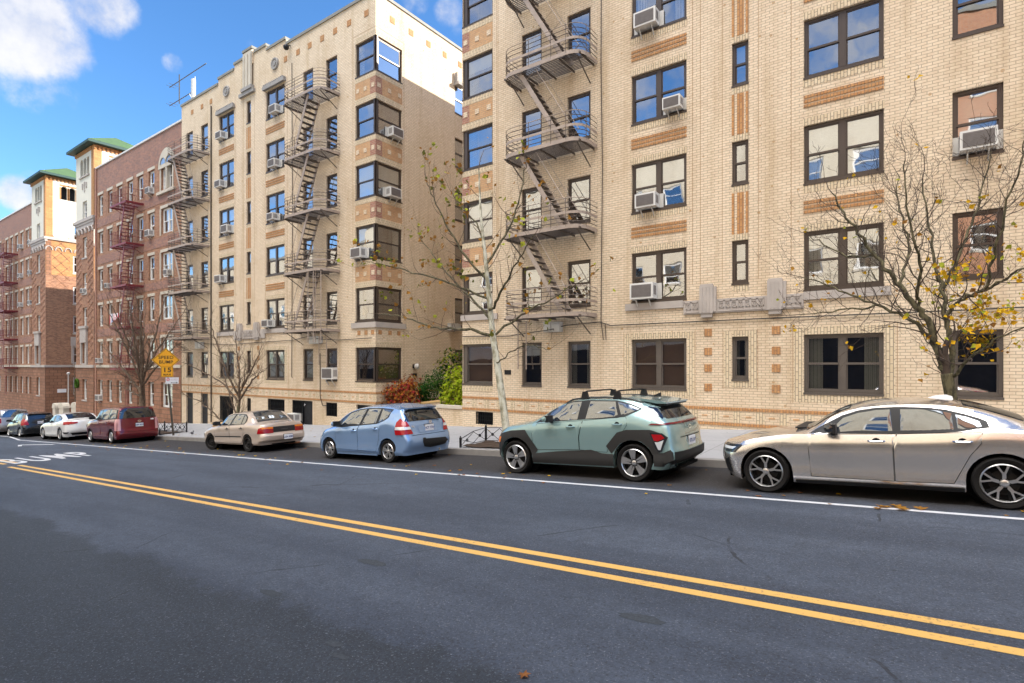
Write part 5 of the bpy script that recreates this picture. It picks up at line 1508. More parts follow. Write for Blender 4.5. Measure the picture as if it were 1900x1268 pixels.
    for poly, mt, nm in S.get('tops', []):       # polygons in (x, y) on the upper surface
        q = MB(); patch(q, poly, lambda x, y: (x, y, s.top(x, y)+.010), 12, 8); part(nm, q, M[mt], T, smooth=40, local=True, recalc=False)
    if 'plate' in S:
        y, zz, txt = S['plate']; x = s.rear(0, zz)+.03; q = MB(); q.box(x-.025, x, y-.155, y+.155, zz-.078, zz+.078)
        pl = part('number_plate', q, M['plate_white'], T, local=True)
        q = MB(); vs, fs = text_mesh(txt, .085, 1.0, .003); q.add([(x+.002, y+v[0], zz+v[1]-.005) for v in vs], fs); part('lettering', q, M['plate_blue'], pl, local=True, recalc=False)
        q = MB(); q.box(x-.03, x-.026, y-.175, y+.175, zz-.095, zz+.095); part('plate_frame', q, M['black_plastic'], T, local=True)
    for nm, fn, mt in S.get('extra', []):
        q = MB(); fn(q, s); part(nm, q, [M[m_] for m_ in mt] if isinstance(mt, tuple) else M[mt], T, smooth=40, local=True)
    return T, s
def squeeze(S, x0, f):
    q = lambda x: x if x <= x0 else x0+(x-x0)*f
    for k in ('zb','wb','zr','wt','zt'): S[k] = [(q(x), v) for x, v in S[k]]
    S['xr'] = [(z, q(x)) for z, x in S['xr']]
    S['frame'] = [(q(x), z) for x, z in S['frame']]
    for k in ('doors','glass'): S[k] = [[(q(x), z) for x, z in p] for p in S[k]]
    for k in ('clad','lights','tops'): S[k] = [([(q(x), z) for x, z in e[0]],)+tuple(e[1:]) for e in S.get(k, [])]
    return S
def text_rear(q, s, body, size, y, z, off=.016, bold=.0, sp=1.):
    vs, fs = text_mesh(body, size, sp, bold); q.add([(s.rear(y+v[0], z+v[1])+off, y+v[0], z+v[1]) for v in vs], fs)
def wiper(y0, z0, y1, z1):
    def f(q, s): q.tube([(s.rear(y0,z0)+.03, y0, z0), (s.rear((y0+y1)/2,(z0+z1)/2)+.035, (y0+y1)/2, (z0+z1)/2+.02), (s.rear(y1,z1)+.03, y1, z1)], .012, 5)
    return f
def ring(q, s, y, z, ry, rz, off=.016, n=18, wd=.014, m=0):
    for i in range(n):
        a, c = 2*math.pi*i/n, 2*math.pi*(i+1)/n
        q.face([(s.rear(y,z)+off, y+(ry-k)*math.cos(t_), z+(rz-k)*math.sin(t_)) for k, t_ in ((0,a),(0,c),(wd,c),(wd,a))], m)

# --- champagne sedan (nearest, right)
SED = dict(cat='car', w=.925, paint='paint_gold', sill=.19, fl=.62, fn=2.6, rl=.6, rn=2.8, D=(.5,.7),
  xf=[(.18,-.60),(.32,-.74),(.55,-.80),(.74,-.78),(.80,-.70)], xr=[(.25,3.72),(.5,3.88),(.75,3.87),(.98,3.80),(1.08,3.74)],
  zb=[(-.8,.66),(-.5,.745),(-.1,.85),(.35,.915),(.65,.925),(1.3,.935),(2.,.955),(2.5,.99),(2.9,1.01),(3.3,1.0),(3.9,.95)],
  wb=[(-.8,.80),(.2,.865),(1.2,.875),(2.6,.875),(3.3,.86),(3.9,.80)],
  zr=[(-.8,.70),(-.4,.80),(.0,.885),(.45,.94),(.60,.965),(.85,1.12),(1.1,1.25),(1.4,1.32),(1.8,1.345),(2.2,1.335),(2.55,1.275),(2.9,1.165),(3.2,1.065),(3.5,1.03),(3.9,.98)],
  wt=[(-.8,.68),(.2,.70),(.5,.74),(.9,.735),(1.3,.715),(1.8,.705),(2.3,.70),(2.7,.69),(3.2,.68),(3.6,.70),(3.9,.68)],
  zt=[(-.8,.73),(-.4,.855),(.0,.935),(.4,.985),(.60,1.02),(.85,1.18),(1.1,1.305),(1.4,1.385),(1.8,1.415),(2.2,1.405),(2.6,1.335),(2.95,1.215),(3.25,1.10),(3.5,1.06),(3.9,1.0)],
  arches=[(0,.385,.335),(2.84,.385,.335)], rw=.335, rim=.255, wheel='y5', tw=.225,
  doors=[[(.66,.925),(.62,.72),(.64,.30),(1.675,.29),(1.68,.75),(1.73,.945)], [(1.735,.945),(1.69,.75),(1.685,.29),(2.33,.30),(2.43,.5),(2.52,.68),(2.64,.84),(2.66,.985)]],
  handles=[(1.49,.845),(2.45,.86)], handle_mat='chrome',
  frame=[(.63,.935),(.84,1.07),(1.07,1.20),(1.28,1.272),(1.5,1.308),(1.8,1.318),(2.1,1.305),(2.3,1.275),(2.5,1.215),(2.65,1.16),(2.72,1.12),(2.74,1.04),(2.4,.985),(2.15,.965),(1.7,.95),(1.2,.942)],
  glass=[[(.90,.965),(1.09,1.165),(1.28,1.235),(1.5,1.275),(1.67,1.283),(1.69,.972),(1.3,.965)], [(1.79,1.285),(1.78,.976),(2.1,.986),(2.37,1.005),(2.36,1.225),(2.2,1.265),(2.0,1.282)], [(2.40,1.208),(2.41,1.012),(2.66,1.055),(2.64,1.12),(2.52,1.175)]],
  clad=[([(.42,.185),(.42,.235),(2.44,.245),(2.44,.19)],'black_plastic')],
  lights=[([(-.76,.735),(-.34,.745),(-.48,.61),(-.75,.61)],'lamp_dark','headlight'), ([(-.70,.70),(-.44,.705),(-.50,.665),(-.69,.66)],'lamp_clear','headlight_lens'), ([(-.66,.48),(-.58,.47),(-.52,.28),(-.60,.27)],'black_plastic','bumper_vent'), ([(3.45,.98),(3.6,.70),(3.72,.70),(3.75,.98)],'lamp_red','taillight')],
  rlights=[([(.5,.95),(.5,.88),(.78,.72),(.80,.95)],'lamp_red','taillight')],
  front=[([(-.5,.70),(-.46,.42),(.46,.42),(.5,.70)],'black_plastic','grille'), ([(-.80,.52),(-.76,.30),(-.6,.27),(-.64,.45)],'black_plastic','bumper_vent'), ([(.64,.45),(.6,.27),(.76,.30),(.80,.52)],'black_plastic','bumper_vent'), ([(-.70,.27),(-.68,.2),(.68,.2),(.70,.27)],'black_plastic','front_lip')],
  tops=[([(.56,-.66),(1.16,-.53),(1.16,.53),(.56,.66)],'car_glass','windshield'), ([(2.5,-.53),(3.12,-.60),(3.12,.60),(2.5,.53)],'car_glass_dark','rear_window')],
  rear=[([(-.2,.62),(-.2,.5),(.2,.5),(.2,.62)],'plate_white','number_plate')],
  mirror=(.93,.985), mirror_mat='car_glass_dark',
  extra=[('antenna_fin', lambda q, s: q.prism([(2.10,1.40),(2.42,1.37),(2.41,1.42),(2.34,1.445),(2.22,1.44)], -.03, .03, 'y'), 'plate_white'),
         ('cowl', lambda q, s: q.box(.40, .56, -.55, .55, .985, 1.005), 'black_plastic')])
car('sedan', 'champagne gold sedan cut off by the right edge, nearest car to the camera', -1.9, 9.46, SED)
# --- sage crossover
def rails(q, s):
    for sg in (-1, 1):
        q.tube([(x, sg*.64, s.top(x,.64)+(.0 if x in (1.15,2.8) else .025)) for x in (1.15,1.3,1.5,1.7,2.0,2.3,2.6,2.8)], .016, 5)
def bars(x):
    def f(q, s):
        z = s.top(x, .5)
        q.tube([(x,-.64,z+.115),(x,-.52,z+.135),(x,.52,z+.135),(x,.64,z+.115)], .018, 6)
        for sg in (-1, 1):
            q.prism([(x-.085,z-.02),(x+.085,z-.02),(x+.05,z+.13),(x-.04,z+.13)], sg*.64-.03, sg*.64+.03, 'y')
    return f
KON = dict(cat='car', w=.915, paint='paint_sage', sill=.235, fl=.55, fn=2.5, rl=.32, rn=3.6, D=(.6,1.15),
  xf=[(.25,-.58),(.4,-.72),(.7,-.72),(.88,-.66),(.98,-.52)], xr=[(.28,3.38),(.42,3.62),(.56,3.63),(.62,3.57),(.85,3.54),(1.05,3.50),(1.12,3.42),(1.25,3.28),(1.38,3.14),(1.5,3.02)],
  zb=[(-.7,.80),(-.4,.93),(.0,1.0),(.45,1.045),(1.,1.08),(1.6,1.12),(2.3,1.16),(2.6,1.21),(2.9,1.20),(3.6,1.10)],
  wb=[(-.7,.78),(.2,.855),(1.4,.865),(2.6,.845),(3.2,.80),(3.6,.78)],
  zr=[(-.7,.84),(-.4,.965),(0,1.03),(.35,1.085),(.55,1.16),(.85,1.31),(1.1,1.42),(1.35,1.49),(1.7,1.515),(2.2,1.505),(2.6,1.475),(2.9,1.43),(3.3,1.37),(3.6,1.33)],
  wt=[(-.7,.66),(.2,.70),(.5,.72),(1.0,.725),(1.5,.715),(2.2,.71),(2.8,.69),(3.3,.66),(3.6,.65)],
  zt=[(-.7,.88),(-.4,1.0),(0,1.07),(.35,1.12),(.55,1.20),(.85,1.36),(1.1,1.475),(1.35,1.545),(1.7,1.57),(2.2,1.56),(2.6,1.53),(2.9,1.49),(3.3,1.43),(3.6,1.38)],
  arches=[(0,.42,.345),(2.66,.42,.345)], rw=.345, rim=.262, wheel='blade', tw=.225,
  doors=[[(.55,1.05),(.44,.85),(.45,.52),(1.535,.55),(1.535,.80),(1.62,1.115)], [(1.625,1.115),(1.545,.80),(1.545,.55),(2.13,.52),(2.17,.64),(2.44,.86),(2.56,1.04),(2.53,1.19)]],
  handles=[(1.36,1.0),(2.36,1.05)],
  frame=[(.50,1.06),(.80,1.27),(1.08,1.425),(1.35,1.49),(1.7,1.508),(2.3,1.49),(2.58,1.425),(2.82,1.325),(2.55,1.205),(2.35,1.165),(1.65,1.135),(1.0,1.095)],
  glass=[[(.78,1.105),(.86,1.27),(1.1,1.405),(1.36,1.468),(1.56,1.48),(1.50,1.135)], [(1.75,1.484),(1.68,1.15),(2.3,1.182),(2.36,1.21),(2.28,1.468)], [(2.33,1.46),(2.43,1.215),(2.53,1.23),(2.77,1.325),(2.58,1.40)]],
  clad=[([(-.62,.36),(-.60,.66),(-.40,.84),(-.1,.905),(.27,.925),(.57,.52),(.50,.42),(.435,.40),(.38,.52),(.28,.66),(.1,.76),(-.1,.765),(-.28,.67),(-.40,.50),(-.44,.36)],'clad_grey'),
        ([(2.12,.64),(2.36,.90),(2.55,.95),(3.03,.955),(3.24,.90),(3.38,.82),(3.24,.56),(3.12,.52),(3.06,.50),(2.98,.63),(2.82,.745),(2.6,.765),(2.4,.69),(2.28,.56),(2.22,.50)],'clad_grey'),
        ([(.43,.25),(.43,.42),(.56,.455),(1.0,.50),(1.54,.54),(1.80,.56),(2.02,.50),(2.26,.49),(2.26,.26)],'clad_grey'),
        ([(3.08,.30),(3.07,.54),(3.30,.545),(3.45,.60),(3.50,.55),(3.50,.36),(3.35,.30)],'clad_grey'),
        ([(2.84,1.33),(3.04,1.40),(3.14,1.395),(3.34,1.17),(3.25,1.165),(3.10,1.20)],'car_glass_dark')],
  lights=[([(3.02,.90),(3.13,.62),(3.22,.55),(3.28,.57),(3.41,.82),(3.30,.895)],'lamp_dark','light_housing'), ([(3.06,.875),(3.115,.76),(3.20,.75),(3.35,.81),(3.28,.87)],'lamp_red','taillight'), ([(3.13,.735),(3.20,.60),(3.25,.60),(3.33,.775),(3.2,.735)],'lamp_clear','reverse_light'), ([(2.98,1.035),(3.05,1.065),(3.42,1.07),(3.42,1.04)],'lamp_dark_red','light_strip'), ([(-.55,.62),(-.53,.76),(-.38,.77),(-.42,.66)],'lamp_orange','headlight')],
  rear=[([(-.66,1.385),(-.76,1.14),(.76,1.14),(.66,1.385)],'car_glass_dark','rear_window'), ([(-.76,1.075),(-.76,1.04),(.76,1.04),(.76,1.075)],'lamp_dark_red','light_strip'),
        ([(-.82,.56),(-.82,.33),(.82,.33),(.82,.56)],'clad_grey','rear_bumper'), ([(-.55,.80),(-.52,.785),(.52,.785),(.55,.80)],'rubber_black','tailgate_seam')],
  plate=(0,.70,'KTR 2189'),
  front=[([(-.7,.60),(-.7,.28),(.7,.28),(.7,.60)],'clad_grey','front_bumper')],
  tops=[([(.45,-.63),(1.18,-.55),(1.18,.55),(.45,.63)],'car_glass','windshield')],
  mirror=(.88,1.115),
  extra=[('roof_rail', rails, 'black_plastic'), ('crossbar', bars(1.58), 'black_plastic'), ('crossbar', bars(2.28), 'black_plastic'), ('rear_wiper', wiper(.0,1.17,.42,1.2), 'black_plastic'),
         ('spoiler', lambda q, s: (q.prism([(2.72,1.512),(3.02,1.468),(3.22,1.428),(3.21,1.40),(3.02,1.41),(2.72,1.47)], -.585, .585, 'y', 0), q.prism([(3.02,1.408),(3.21,1.398),(3.19,1.37),(3.06,1.36)], -.54, .54, 'y', 1)), ('paint_sage','black_plastic')),
         ('antenna_fin', lambda q, s: q.prism([(2.72,1.53),(2.9,1.51),(2.9,1.60)], -.02, .02, 'y'), 'black_plastic'),
         ('badge', lambda q, s: ring(q, s, 0, .95, .075, .04), 'chrome')])
squeeze(KON, 2.9, .82)
car('crossover', 'sage green crossover with grey cladding and black roof bars', -6.82, 9.56, KON)
# --- light blue hatchback
FIT = dict(cat='car', w=.845, paint='paint_blue', sill=.20, fl=.55, fn=2.3, rl=.20, rn=4.2, D=(.6,1.2),
  xf=[(.2,-.62),(.4,-.70),(.6,-.62),(.78,-.40)], xr=[(.28,3.44),(.45,3.54),(.62,3.54),(.74,3.44),(.98,3.36),(1.15,3.24),(1.33,3.07),(1.45,2.98)],
  zb=[(-.7,.62),(-.3,.76),(.1,.86),(.4,.89),(.9,.915),(1.5,.965),(2.1,1.02),(2.5,1.12),(2.9,1.12),(3.5,1.0)],
  wb=[(-.7,.70),(.2,.80),(1.4,.80),(2.6,.785),(3.2,.75),(3.5,.72)],
  zr=[(-.7,.66),(-.4,.77),(0,.90),(.25,1.0),(.6,1.18),(.95,1.325),(1.3,1.40),(1.7,1.43),(2.2,1.435),(2.6,1.42),(3.0,1.38),(3.5,1.34)],
  wt=[(-.7,.58),(.1,.64),(.6,.65),(1.0,.645),(1.6,.64),(2.4,.64),(3.,.635),(3.5,.63)],
  zt=[(-.7,.70),(-.4,.81),(0,.945),(.25,1.05),(.6,1.24),(.95,1.385),(1.3,1.46),(1.7,1.50),(2.2,1.505),(2.6,1.49),(3.0,1.45),(3.5,1.40)],
  arches=[(.1,.335,.29),(2.55,.345,.29)], rw=.293, rim=.205, wheel='twin', tw=.185,
  doors=[[(.42,.90),(.41,.88),(.43,.31),(1.37,.29),(1.375,.87),(1.42,.95)], [(1.43,.955),(1.385,.87),(1.38,.29),(2.10,.28),(2.16,.44),(2.23,.60),(2.27,.85),(2.22,1.03)]],
  handles=[(1.22,.82),(2.10,.87)],
  frame=[(.22,.90),(.62,1.17),(.93,1.31),(1.3,1.385),(1.7,1.415),(2.25,1.41),(2.68,1.37),(2.56,1.15),(2.4,1.075),(2.15,1.0),(1.5,.955),(.7,.905)],
  glass=[[(.60,.935),(.68,1.12),(.95,1.275),(1.3,1.355),(1.62,1.385),(1.42,.98)], [(1.71,1.388),(1.52,.985),(2.10,1.025),(2.20,1.385)], [(2.27,1.38),(2.22,1.04),(2.4,1.10),(2.53,1.17),(2.62,1.35)]],
  clad=[([(.45,.17),(.45,.235),(.55,.27),(2.0,.255),(2.14,.28),(2.14,.17)],'paint_blue'), ([(2.9,.20),(2.9,.30),(3.38,.33),(3.42,.29),(3.42,.2)],'paint_blue')],
  lights=[([(2.98,.72),(2.94,.86),(2.98,1.04),(3.08,1.14),(3.27,1.04),(3.42,.73)],'lamp_red','taillight'), ([(2.96,.85),(2.97,.92),(3.31,.93),(3.34,.85)],'lamp_clear','reverse_light'), ([(-.48,.62),(-.30,.80),(-.12,.80),(-.2,.66)],'lamp_clear','headlight')],
  rlights=[([(.56,.735),(.655,1.05),(.74,1.06),(.80,.735)],'lamp_red','taillight'), ([(.60,.85),(.62,.92),(.76,.92),(.79,.85)],'lamp_clear','reverse_light')],
  rear=[([(-.59,1.38),(-.70,1.05),(.70,1.05),(.59,1.38)],'car_glass_dark','rear_window'), ([(-.34,.95),(-.36,.74),(.36,.74),(.34,.95)],'paint_blue','plate_recess'), ([(-.62,.70),(-.60,.69),(.60,.69),(.62,.70)],'rubber_black','tailgate_seam'),
        ([(-.30,.60),(-.22,.615),(-.18,.575),(.55,.55),(.66,.47),(.55,.36),(.0,.33),(-.24,.38),(-.3,.50)],'black_plastic','bumper_guard')],
  plate=(.04,.85,'HCT 7704'), roff=.002,
  front=[([(-.5,.45),(-.45,.25),(.45,.25),(.5,.45)],'black_plastic','grille')],
  tops=[([(.25,-.56),(1.12,-.5),(1.12,.5),(.25,.56)],'car_glass','windshield')],
  mirror=(.56,.965),
  extra=[('spoiler', lambda q, s: q.prism([(2.77,1.44),(3.03,1.39),(3.01,1.355),(2.83,1.38)], -.54, .54, 'y'), 'paint_blue'),
         ('rear_wiper', wiper(.02,1.075,.44,1.02), 'black_plastic'),
         ('antenna', lambda q, s: q.tube([(2.55,.1,1.49),(2.75,.1,1.66)], .008, 4), 'black_plastic'),
         ('badge', lambda q, s: (ring(q, s, .12, .99, .055, .042, .018, 14, .012), text_rear(q, s, 'H', .07, .12, .99, .018, .003)), 'chrome'),
         ('lettering', lambda q, s: text_rear(q, s, 'Fit', .085, -.52, .91, .014, .001), 'chrome'),
         ('exhaust', lambda q, s: q.tube([(2.97,.35,.26),(3.27,.35,.25)], .03, 8), 'chrome')])
squeeze(FIT, 2.6, .76)
car('hatchback', 'light blue compact hatchback with a black rear bumper guard', -13.58, 9.74, FIT)
# --- beige old sedan
def stickers(q, s):
    for y, w_, h_, z_ in ((-.42,.10,.05,.93),(-.22,.05,.05,.945),(-.02,.11,.07,.95),(.2,.07,.05,.945),(.5,.07,.06,.95)):
        q.face([(s.rear(y+a,z_+c)+.014, y+a, z_+c) for a, c in ((-w_/2,-h_/2),(w_/2,-h_/2),(w_/2,h_/2),(-w_/2,h_/2))], 0 if w_ > .1 else 1)
    for y in (.26, .30, .34, .38): q.face([(s.rear(y,.955)+.014, y-.015+a, .955+c) for a, c in ((0,-.02),(.03,-.02),(.03,.02),(0,.02))], 2)
COR = dict(cat='car', w=.84, paint='paint_beige', sill=.24, fl=.5, fn=2.5, rl=.34, rn=3.4, D=(.5,.6),
  xf=[(.25,-.68),(.4,-.80),(.6,-.78),(.72,-.66)], xr=[(.3,3.34),(.42,3.50),(.56,3.50),(.62,3.41),(.80,3.40),(.95,3.36),(1.0,3.30)],
  zb=[(-.8,.60),(-.4,.72),(.2,.82),(.6,.86),(1.5,.885),(2.3,.92),(2.7,.93),(3.5,.90)],
  wb=[(-.8,.72),(.2,.79),(1.5,.80),(2.6,.785),(3.5,.74)],
  zr=[(-.8,.63),(-.4,.755),(.2,.85),(.5,.89),(.75,1.05),(1.05,1.22),(1.4,1.29),(1.9,1.305),(2.3,1.285),(2.55,1.16),(2.85,.97),(3.05,.945),(3.5,.92)],
  wt=[(-.8,.62),(.2,.66),(.5,.67),(1.0,.665),(1.5,.655),(2.2,.65),(2.6,.66),(2.9,.66),(3.5,.66)],
  zt=[(-.8,.66),(-.4,.79),(.2,.885),(.5,.93),(.75,1.10),(1.05,1.275),(1.4,1.345),(1.9,1.365),(2.3,1.345),(2.55,1.21),(2.85,1.01),(3.05,.98),(3.5,.95)],
  arches=[(0,.325,.29),(2.52,.325,.29)], rw=.285, rim=.19, wheel='steel', tw=.18, steer=(.38, 0),
  doors=[[(.42,.86),(.34,.80),(.34,.29),(1.38,.28),(1.38,.80),(1.30,.885)], [(1.31,.885),(1.39,.80),(1.39,.28),(2.12,.28),(2.18,.45),(2.28,.60),(2.34,.8),(2.30,.92)]],
  handles=[(1.22,.77),(2.16,.79)], handle_mat='black_plastic',
  frame=[(.45,.875),(.72,1.02),(1.02,1.19),(1.37,1.272),(1.72,1.288),(2.1,1.28),(2.28,1.26),(2.40,1.17),(2.42,1.05),(2.32,.935),(1.5,.90)],
  glass=[[(.62,.91),(.78,1.04),(1.04,1.175),(1.38,1.25),(1.60,1.262),(1.34,.915)], [(1.70,1.264),(1.44,.92),(2.08,.935),(2.18,1.255)], [(2.22,1.25),(2.13,.94),(2.30,.955),(2.37,1.06),(2.36,1.16)]],
  clad=[([(.36,.475),(.36,.51),(2.14,.535),(2.14,.50)],'black_plastic'), ([(2.86,.30),(2.86,.555),(3.3,.60),(3.44,.60),(3.44,.34),(3.2,.28)],'paint_beige')],
  lights=[([(3.18,.62),(3.24,.80),(3.38,.83),(3.39,.62)],'lamp_red','taillight'), ([(-.70,.50),(-.66,.68),(-.48,.70),(-.52,.54)],'lamp_clear','headlight')],
  rlights=[([(.40,.62),(.40,.82),(.79,.82),(.79,.62)],'lamp_red','taillight'), ([(.40,.77),(.40,.825),(.79,.825),(.79,.77)],'lamp_orange','turn_signal')],
  rear=[([(-.40,.825),(-.40,.64),(.40,.64),(.40,.825)],'clad_grey','rear_panel')],
  plate=(.08,.46,'LZH 4384'), roff=.003,
  front=[([(-.5,.62),(-.5,.52),(.5,.52),(.5,.62)],'black_plastic','grille')],
  tops=[([(.48,-.60),(1.08,-.5),(1.08,.5),(.48,.60)],'car_glass','windshield'), ([(2.3,-.50),(2.84,-.60),(2.84,.60),(2.3,.50)],'car_glass','rear_window')],
  mirror=(.62,.915), mirror_mat='black_plastic',
  extra=[('sticker', stickers, ('sticker_blue','sign_white','black_plastic')), ('exhaust', lambda q, s: (q.tube([(2.7,.1,.22),(3.2,.35,.2),(3.52,.5,.22)], .03, 8)), 'rust'),
         ('lettering', lambda q, s: text_rear(q, s, 'COROLLA', .045, .0, .73, .016, .0, 1.2), 'ac_grille')])
car('sedan', 'old beige sedan with steel wheels, turned front wheels and a sticker-covered trunk', -20.70, 9.90, COR)
# --- maroon boxy wagon
XB_ = dict(cat='car', w=.88, paint='paint_maroon', sill=.20, fl=.4, fn=2.8, rl=.22, rn=4.2, D=(.4,.35),
  xf=[(.2,-.62),(.45,-.72),(.8,-.68),(1.0,-.58)], xr=[(.2,3.26),(.35,3.36),(.5,3.36),(.62,3.30),(1.1,3.26),(1.5,3.18),(1.64,3.10)],
  zb=[(-.7,.86),(-.3,.98),(.2,1.03),(.8,1.05),(2.0,1.08),(3.3,1.10)],
  wb=[(-.7,.78),(.2,.83),(2.,.835),(3.3,.80)],
  zr=[(-.7,.90),(-.3,1.02),(.2,1.07),(.45,1.12),(.75,1.38),(.95,1.52),(1.3,1.57),(2.3,1.59),(3.0,1.57),(3.4,1.55)],
  wt=[(-.7,.68),(.3,.72),(.8,.70),(1.2,.68),(2.4,.675),(3.3,.67)],
  zt=[(-.7,.94),(-.3,1.06),(.2,1.11),(.45,1.17),(.75,1.44),(.95,1.59),(1.3,1.64),(2.3,1.66),(3.0,1.64),(3.4,1.62)],
  arches=[(0,.36,.315),(2.6,.36,.315)], rw=.315, rim=.21, wheel='cover', tw=.20,
  doors=[[(.40,1.03),(.40,.31),(1.35,.30),(1.36,1.06)], [(1.365,1.06),(1.36,.30),(2.14,.30),(2.24,.52),(2.34,.7),(2.36,1.08)]],
  handles=[(1.2,.93),(2.15,.94)],
  frame=[(.48,1.07),(.76,1.33),(.98,1.515),(1.3,1.55),(2.4,1.56),(3.06,1.53),(3.16,1.11),(2.2,1.09),(1.0,1.07)],
  glass=[[(.62,1.10),(.82,1.33),(1.02,1.49),(1.3,1.525),(1.32,1.10)], [(1.38,1.525),(1.40,1.105),(2.2,1.115),(2.2,1.535)], [(2.27,1.535),(2.28,1.12),(3.02,1.13),(2.95,1.51)]],
  lights=[([(3.10,.58),(3.10,1.10),(3.22,1.10),(3.25,.58)],'lamp_pale_red','taillight'), ([(-.60,.72),(-.58,.95),(-.36,.97),(-.40,.78)],'lamp_clear','headlight')],
  clad=[([(.42,.19),(.42,.28),(2.2,.28),(2.2,.19)],'paint_maroon')],
  rlights=[([(.70,.58),(.70,1.10),(.80,1.10),(.83,.58)],'lamp_pale_red','taillight')],
  rear=[([(-.70,1.58),(-.74,1.12),(.74,1.12),(.70,1.58)],'car_glass_dark','rear_window'), ([(-.72,.53),(-.70,.52),(.70,.52),(.72,.53)],'rubber_black','tailgate_seam')],
  plate=(.05,.80,'EJM 4031'),
  front=[([(-.6,.75),(-.6,.55),(.6,.55),(.6,.75)],'black_plastic','grille')],
  tops=[([(.42,-.66),(1.0,-.62),(1.0,.62),(.42,.66)],'car_glass','windshield')],
  mirror=(.60,1.13), mirror_mat='black_plastic',
  extra=[('badge', lambda q, s: ring(q, s, .05, .97, .075, .045, .018, 14, .02), 'chrome'), ('sticker', lambda q, s: (q.box(s.rear(.58,1.03), s.rear(.58,1.03)+.02, .52, .64, 1.0, 1.06),), 'sign_white')])
car('wagon', 'maroon boxy wagon with a wide dark rear window, beside the sign pole', -32.2, 9.74, XB_)
# --- white sedan
WHT = dict(cat='car', w=.92, paint='paint_white', sill=.20, fl=.6, fn=2.4, rl=.5, rn=2.8, D=(.5,.7),
  xf=[(.2,-.78),(.4,-.92),(.65,-.90),(.8,-.75)], xr=[(.25,3.72),(.5,3.94),(.75,3.92),(.98,3.88),(1.08,3.82)],
  zb=[(-.9,.66),(-.5,.77),(.1,.87),(.6,.91),(1.5,.93),(2.4,.98),(3.0,1.02),(3.9,1.0)],
  wb=[(-.9,.78),(.2,.86),(1.5,.87),(2.8,.86),(3.9,.80)],
  zr=[(-.9,.70),(-.4,.82),(.2,.91),(.6,.96),(.9,1.12),(1.2,1.27),(1.6,1.345),(2.0,1.355),(2.4,1.32),(2.8,1.20),(3.15,1.075),(3.4,1.04),(3.9,1.02)],
  wt=[(-.9,.66),(.2,.70),(.6,.72),(1.2,.71),(1.8,.70),(2.4,.69),(2.9,.69),(3.4,.70),(3.9,.68)],
  zt=[(-.9,.73),(-.4,.86),(.2,.955),(.6,1.01),(.9,1.18),(1.2,1.335),(1.6,1.415),(2.0,1.43),(2.4,1.39),(2.8,1.265),(3.15,1.115),(3.4,1.075),(3.9,1.05)],
  arches=[(0,.38,.335),(2.82,.38,.335)], rw=.335, rim=.24, wheel='ten', tw=.22,
  doors=[[(.62,.91),(.58,.72),(.60,.30),(1.68,.29),(1.70,.94)], [(1.71,.94),(1.69,.29),(2.36,.30),(2.46,.55),(2.6,.75),(2.66,.99)]],
  handles=[(1.5,.84),(2.46,.86)],
  frame=[(.64,.925),(.9,1.08),(1.2,1.235),(1.6,1.315),(2.0,1.325),(2.4,1.285),(2.75,1.17),(2.85,1.06),(2.4,.99),(1.5,.94)],
  glass=[[(.86,.955),(1.2,1.205),(1.5,1.28),(1.70,1.29),(1.72,.965)], [(1.80,1.295),(1.82,.97),(2.42,1.01),(2.38,1.26),(2.1,1.295)], [(2.46,1.235),(2.48,1.02),(2.76,1.07),(2.68,1.17)]],
  lights=[([(3.30,.98),(3.42,.82),(3.75,.84),(3.8,.98)],'lamp_red','taillight')],
  rlights=[([(.42,.95),(.42,.88),(.80,.82),(.82,.97)],'lamp_red','taillight')],
  rear=[([(-.72,.40),(-.6,.26),(.6,.26),(.72,.40)],'black_plastic','rear_bumper'), ([(-.16,.72),(-.16,.60),(.16,.60),(.16,.72)],'plate_white','number_plate')],
  clad=[([(3.25,.46),(3.5,.36),(3.7,.36),(3.78,.44),(3.6,.44)],'black_plastic')],
  front=[([(-.6,.55),(-.6,.3),(.6,.3),(.6,.55)],'black_plastic','grille')],
  tops=[([(.60,-.62),(1.22,-.55),(1.22,.55),(.60,.62)],'car_glass','windshield'), ([(2.35,-.53),(3.12,-.62),(3.12,.62),(2.35,.53)],'car_glass_dark','rear_window')],
  mirror=(.86,.99))
car('sedan', 'white sedan parked between the maroon boxy wagon and the black hatchback', -39.0, 9.62, WHT)
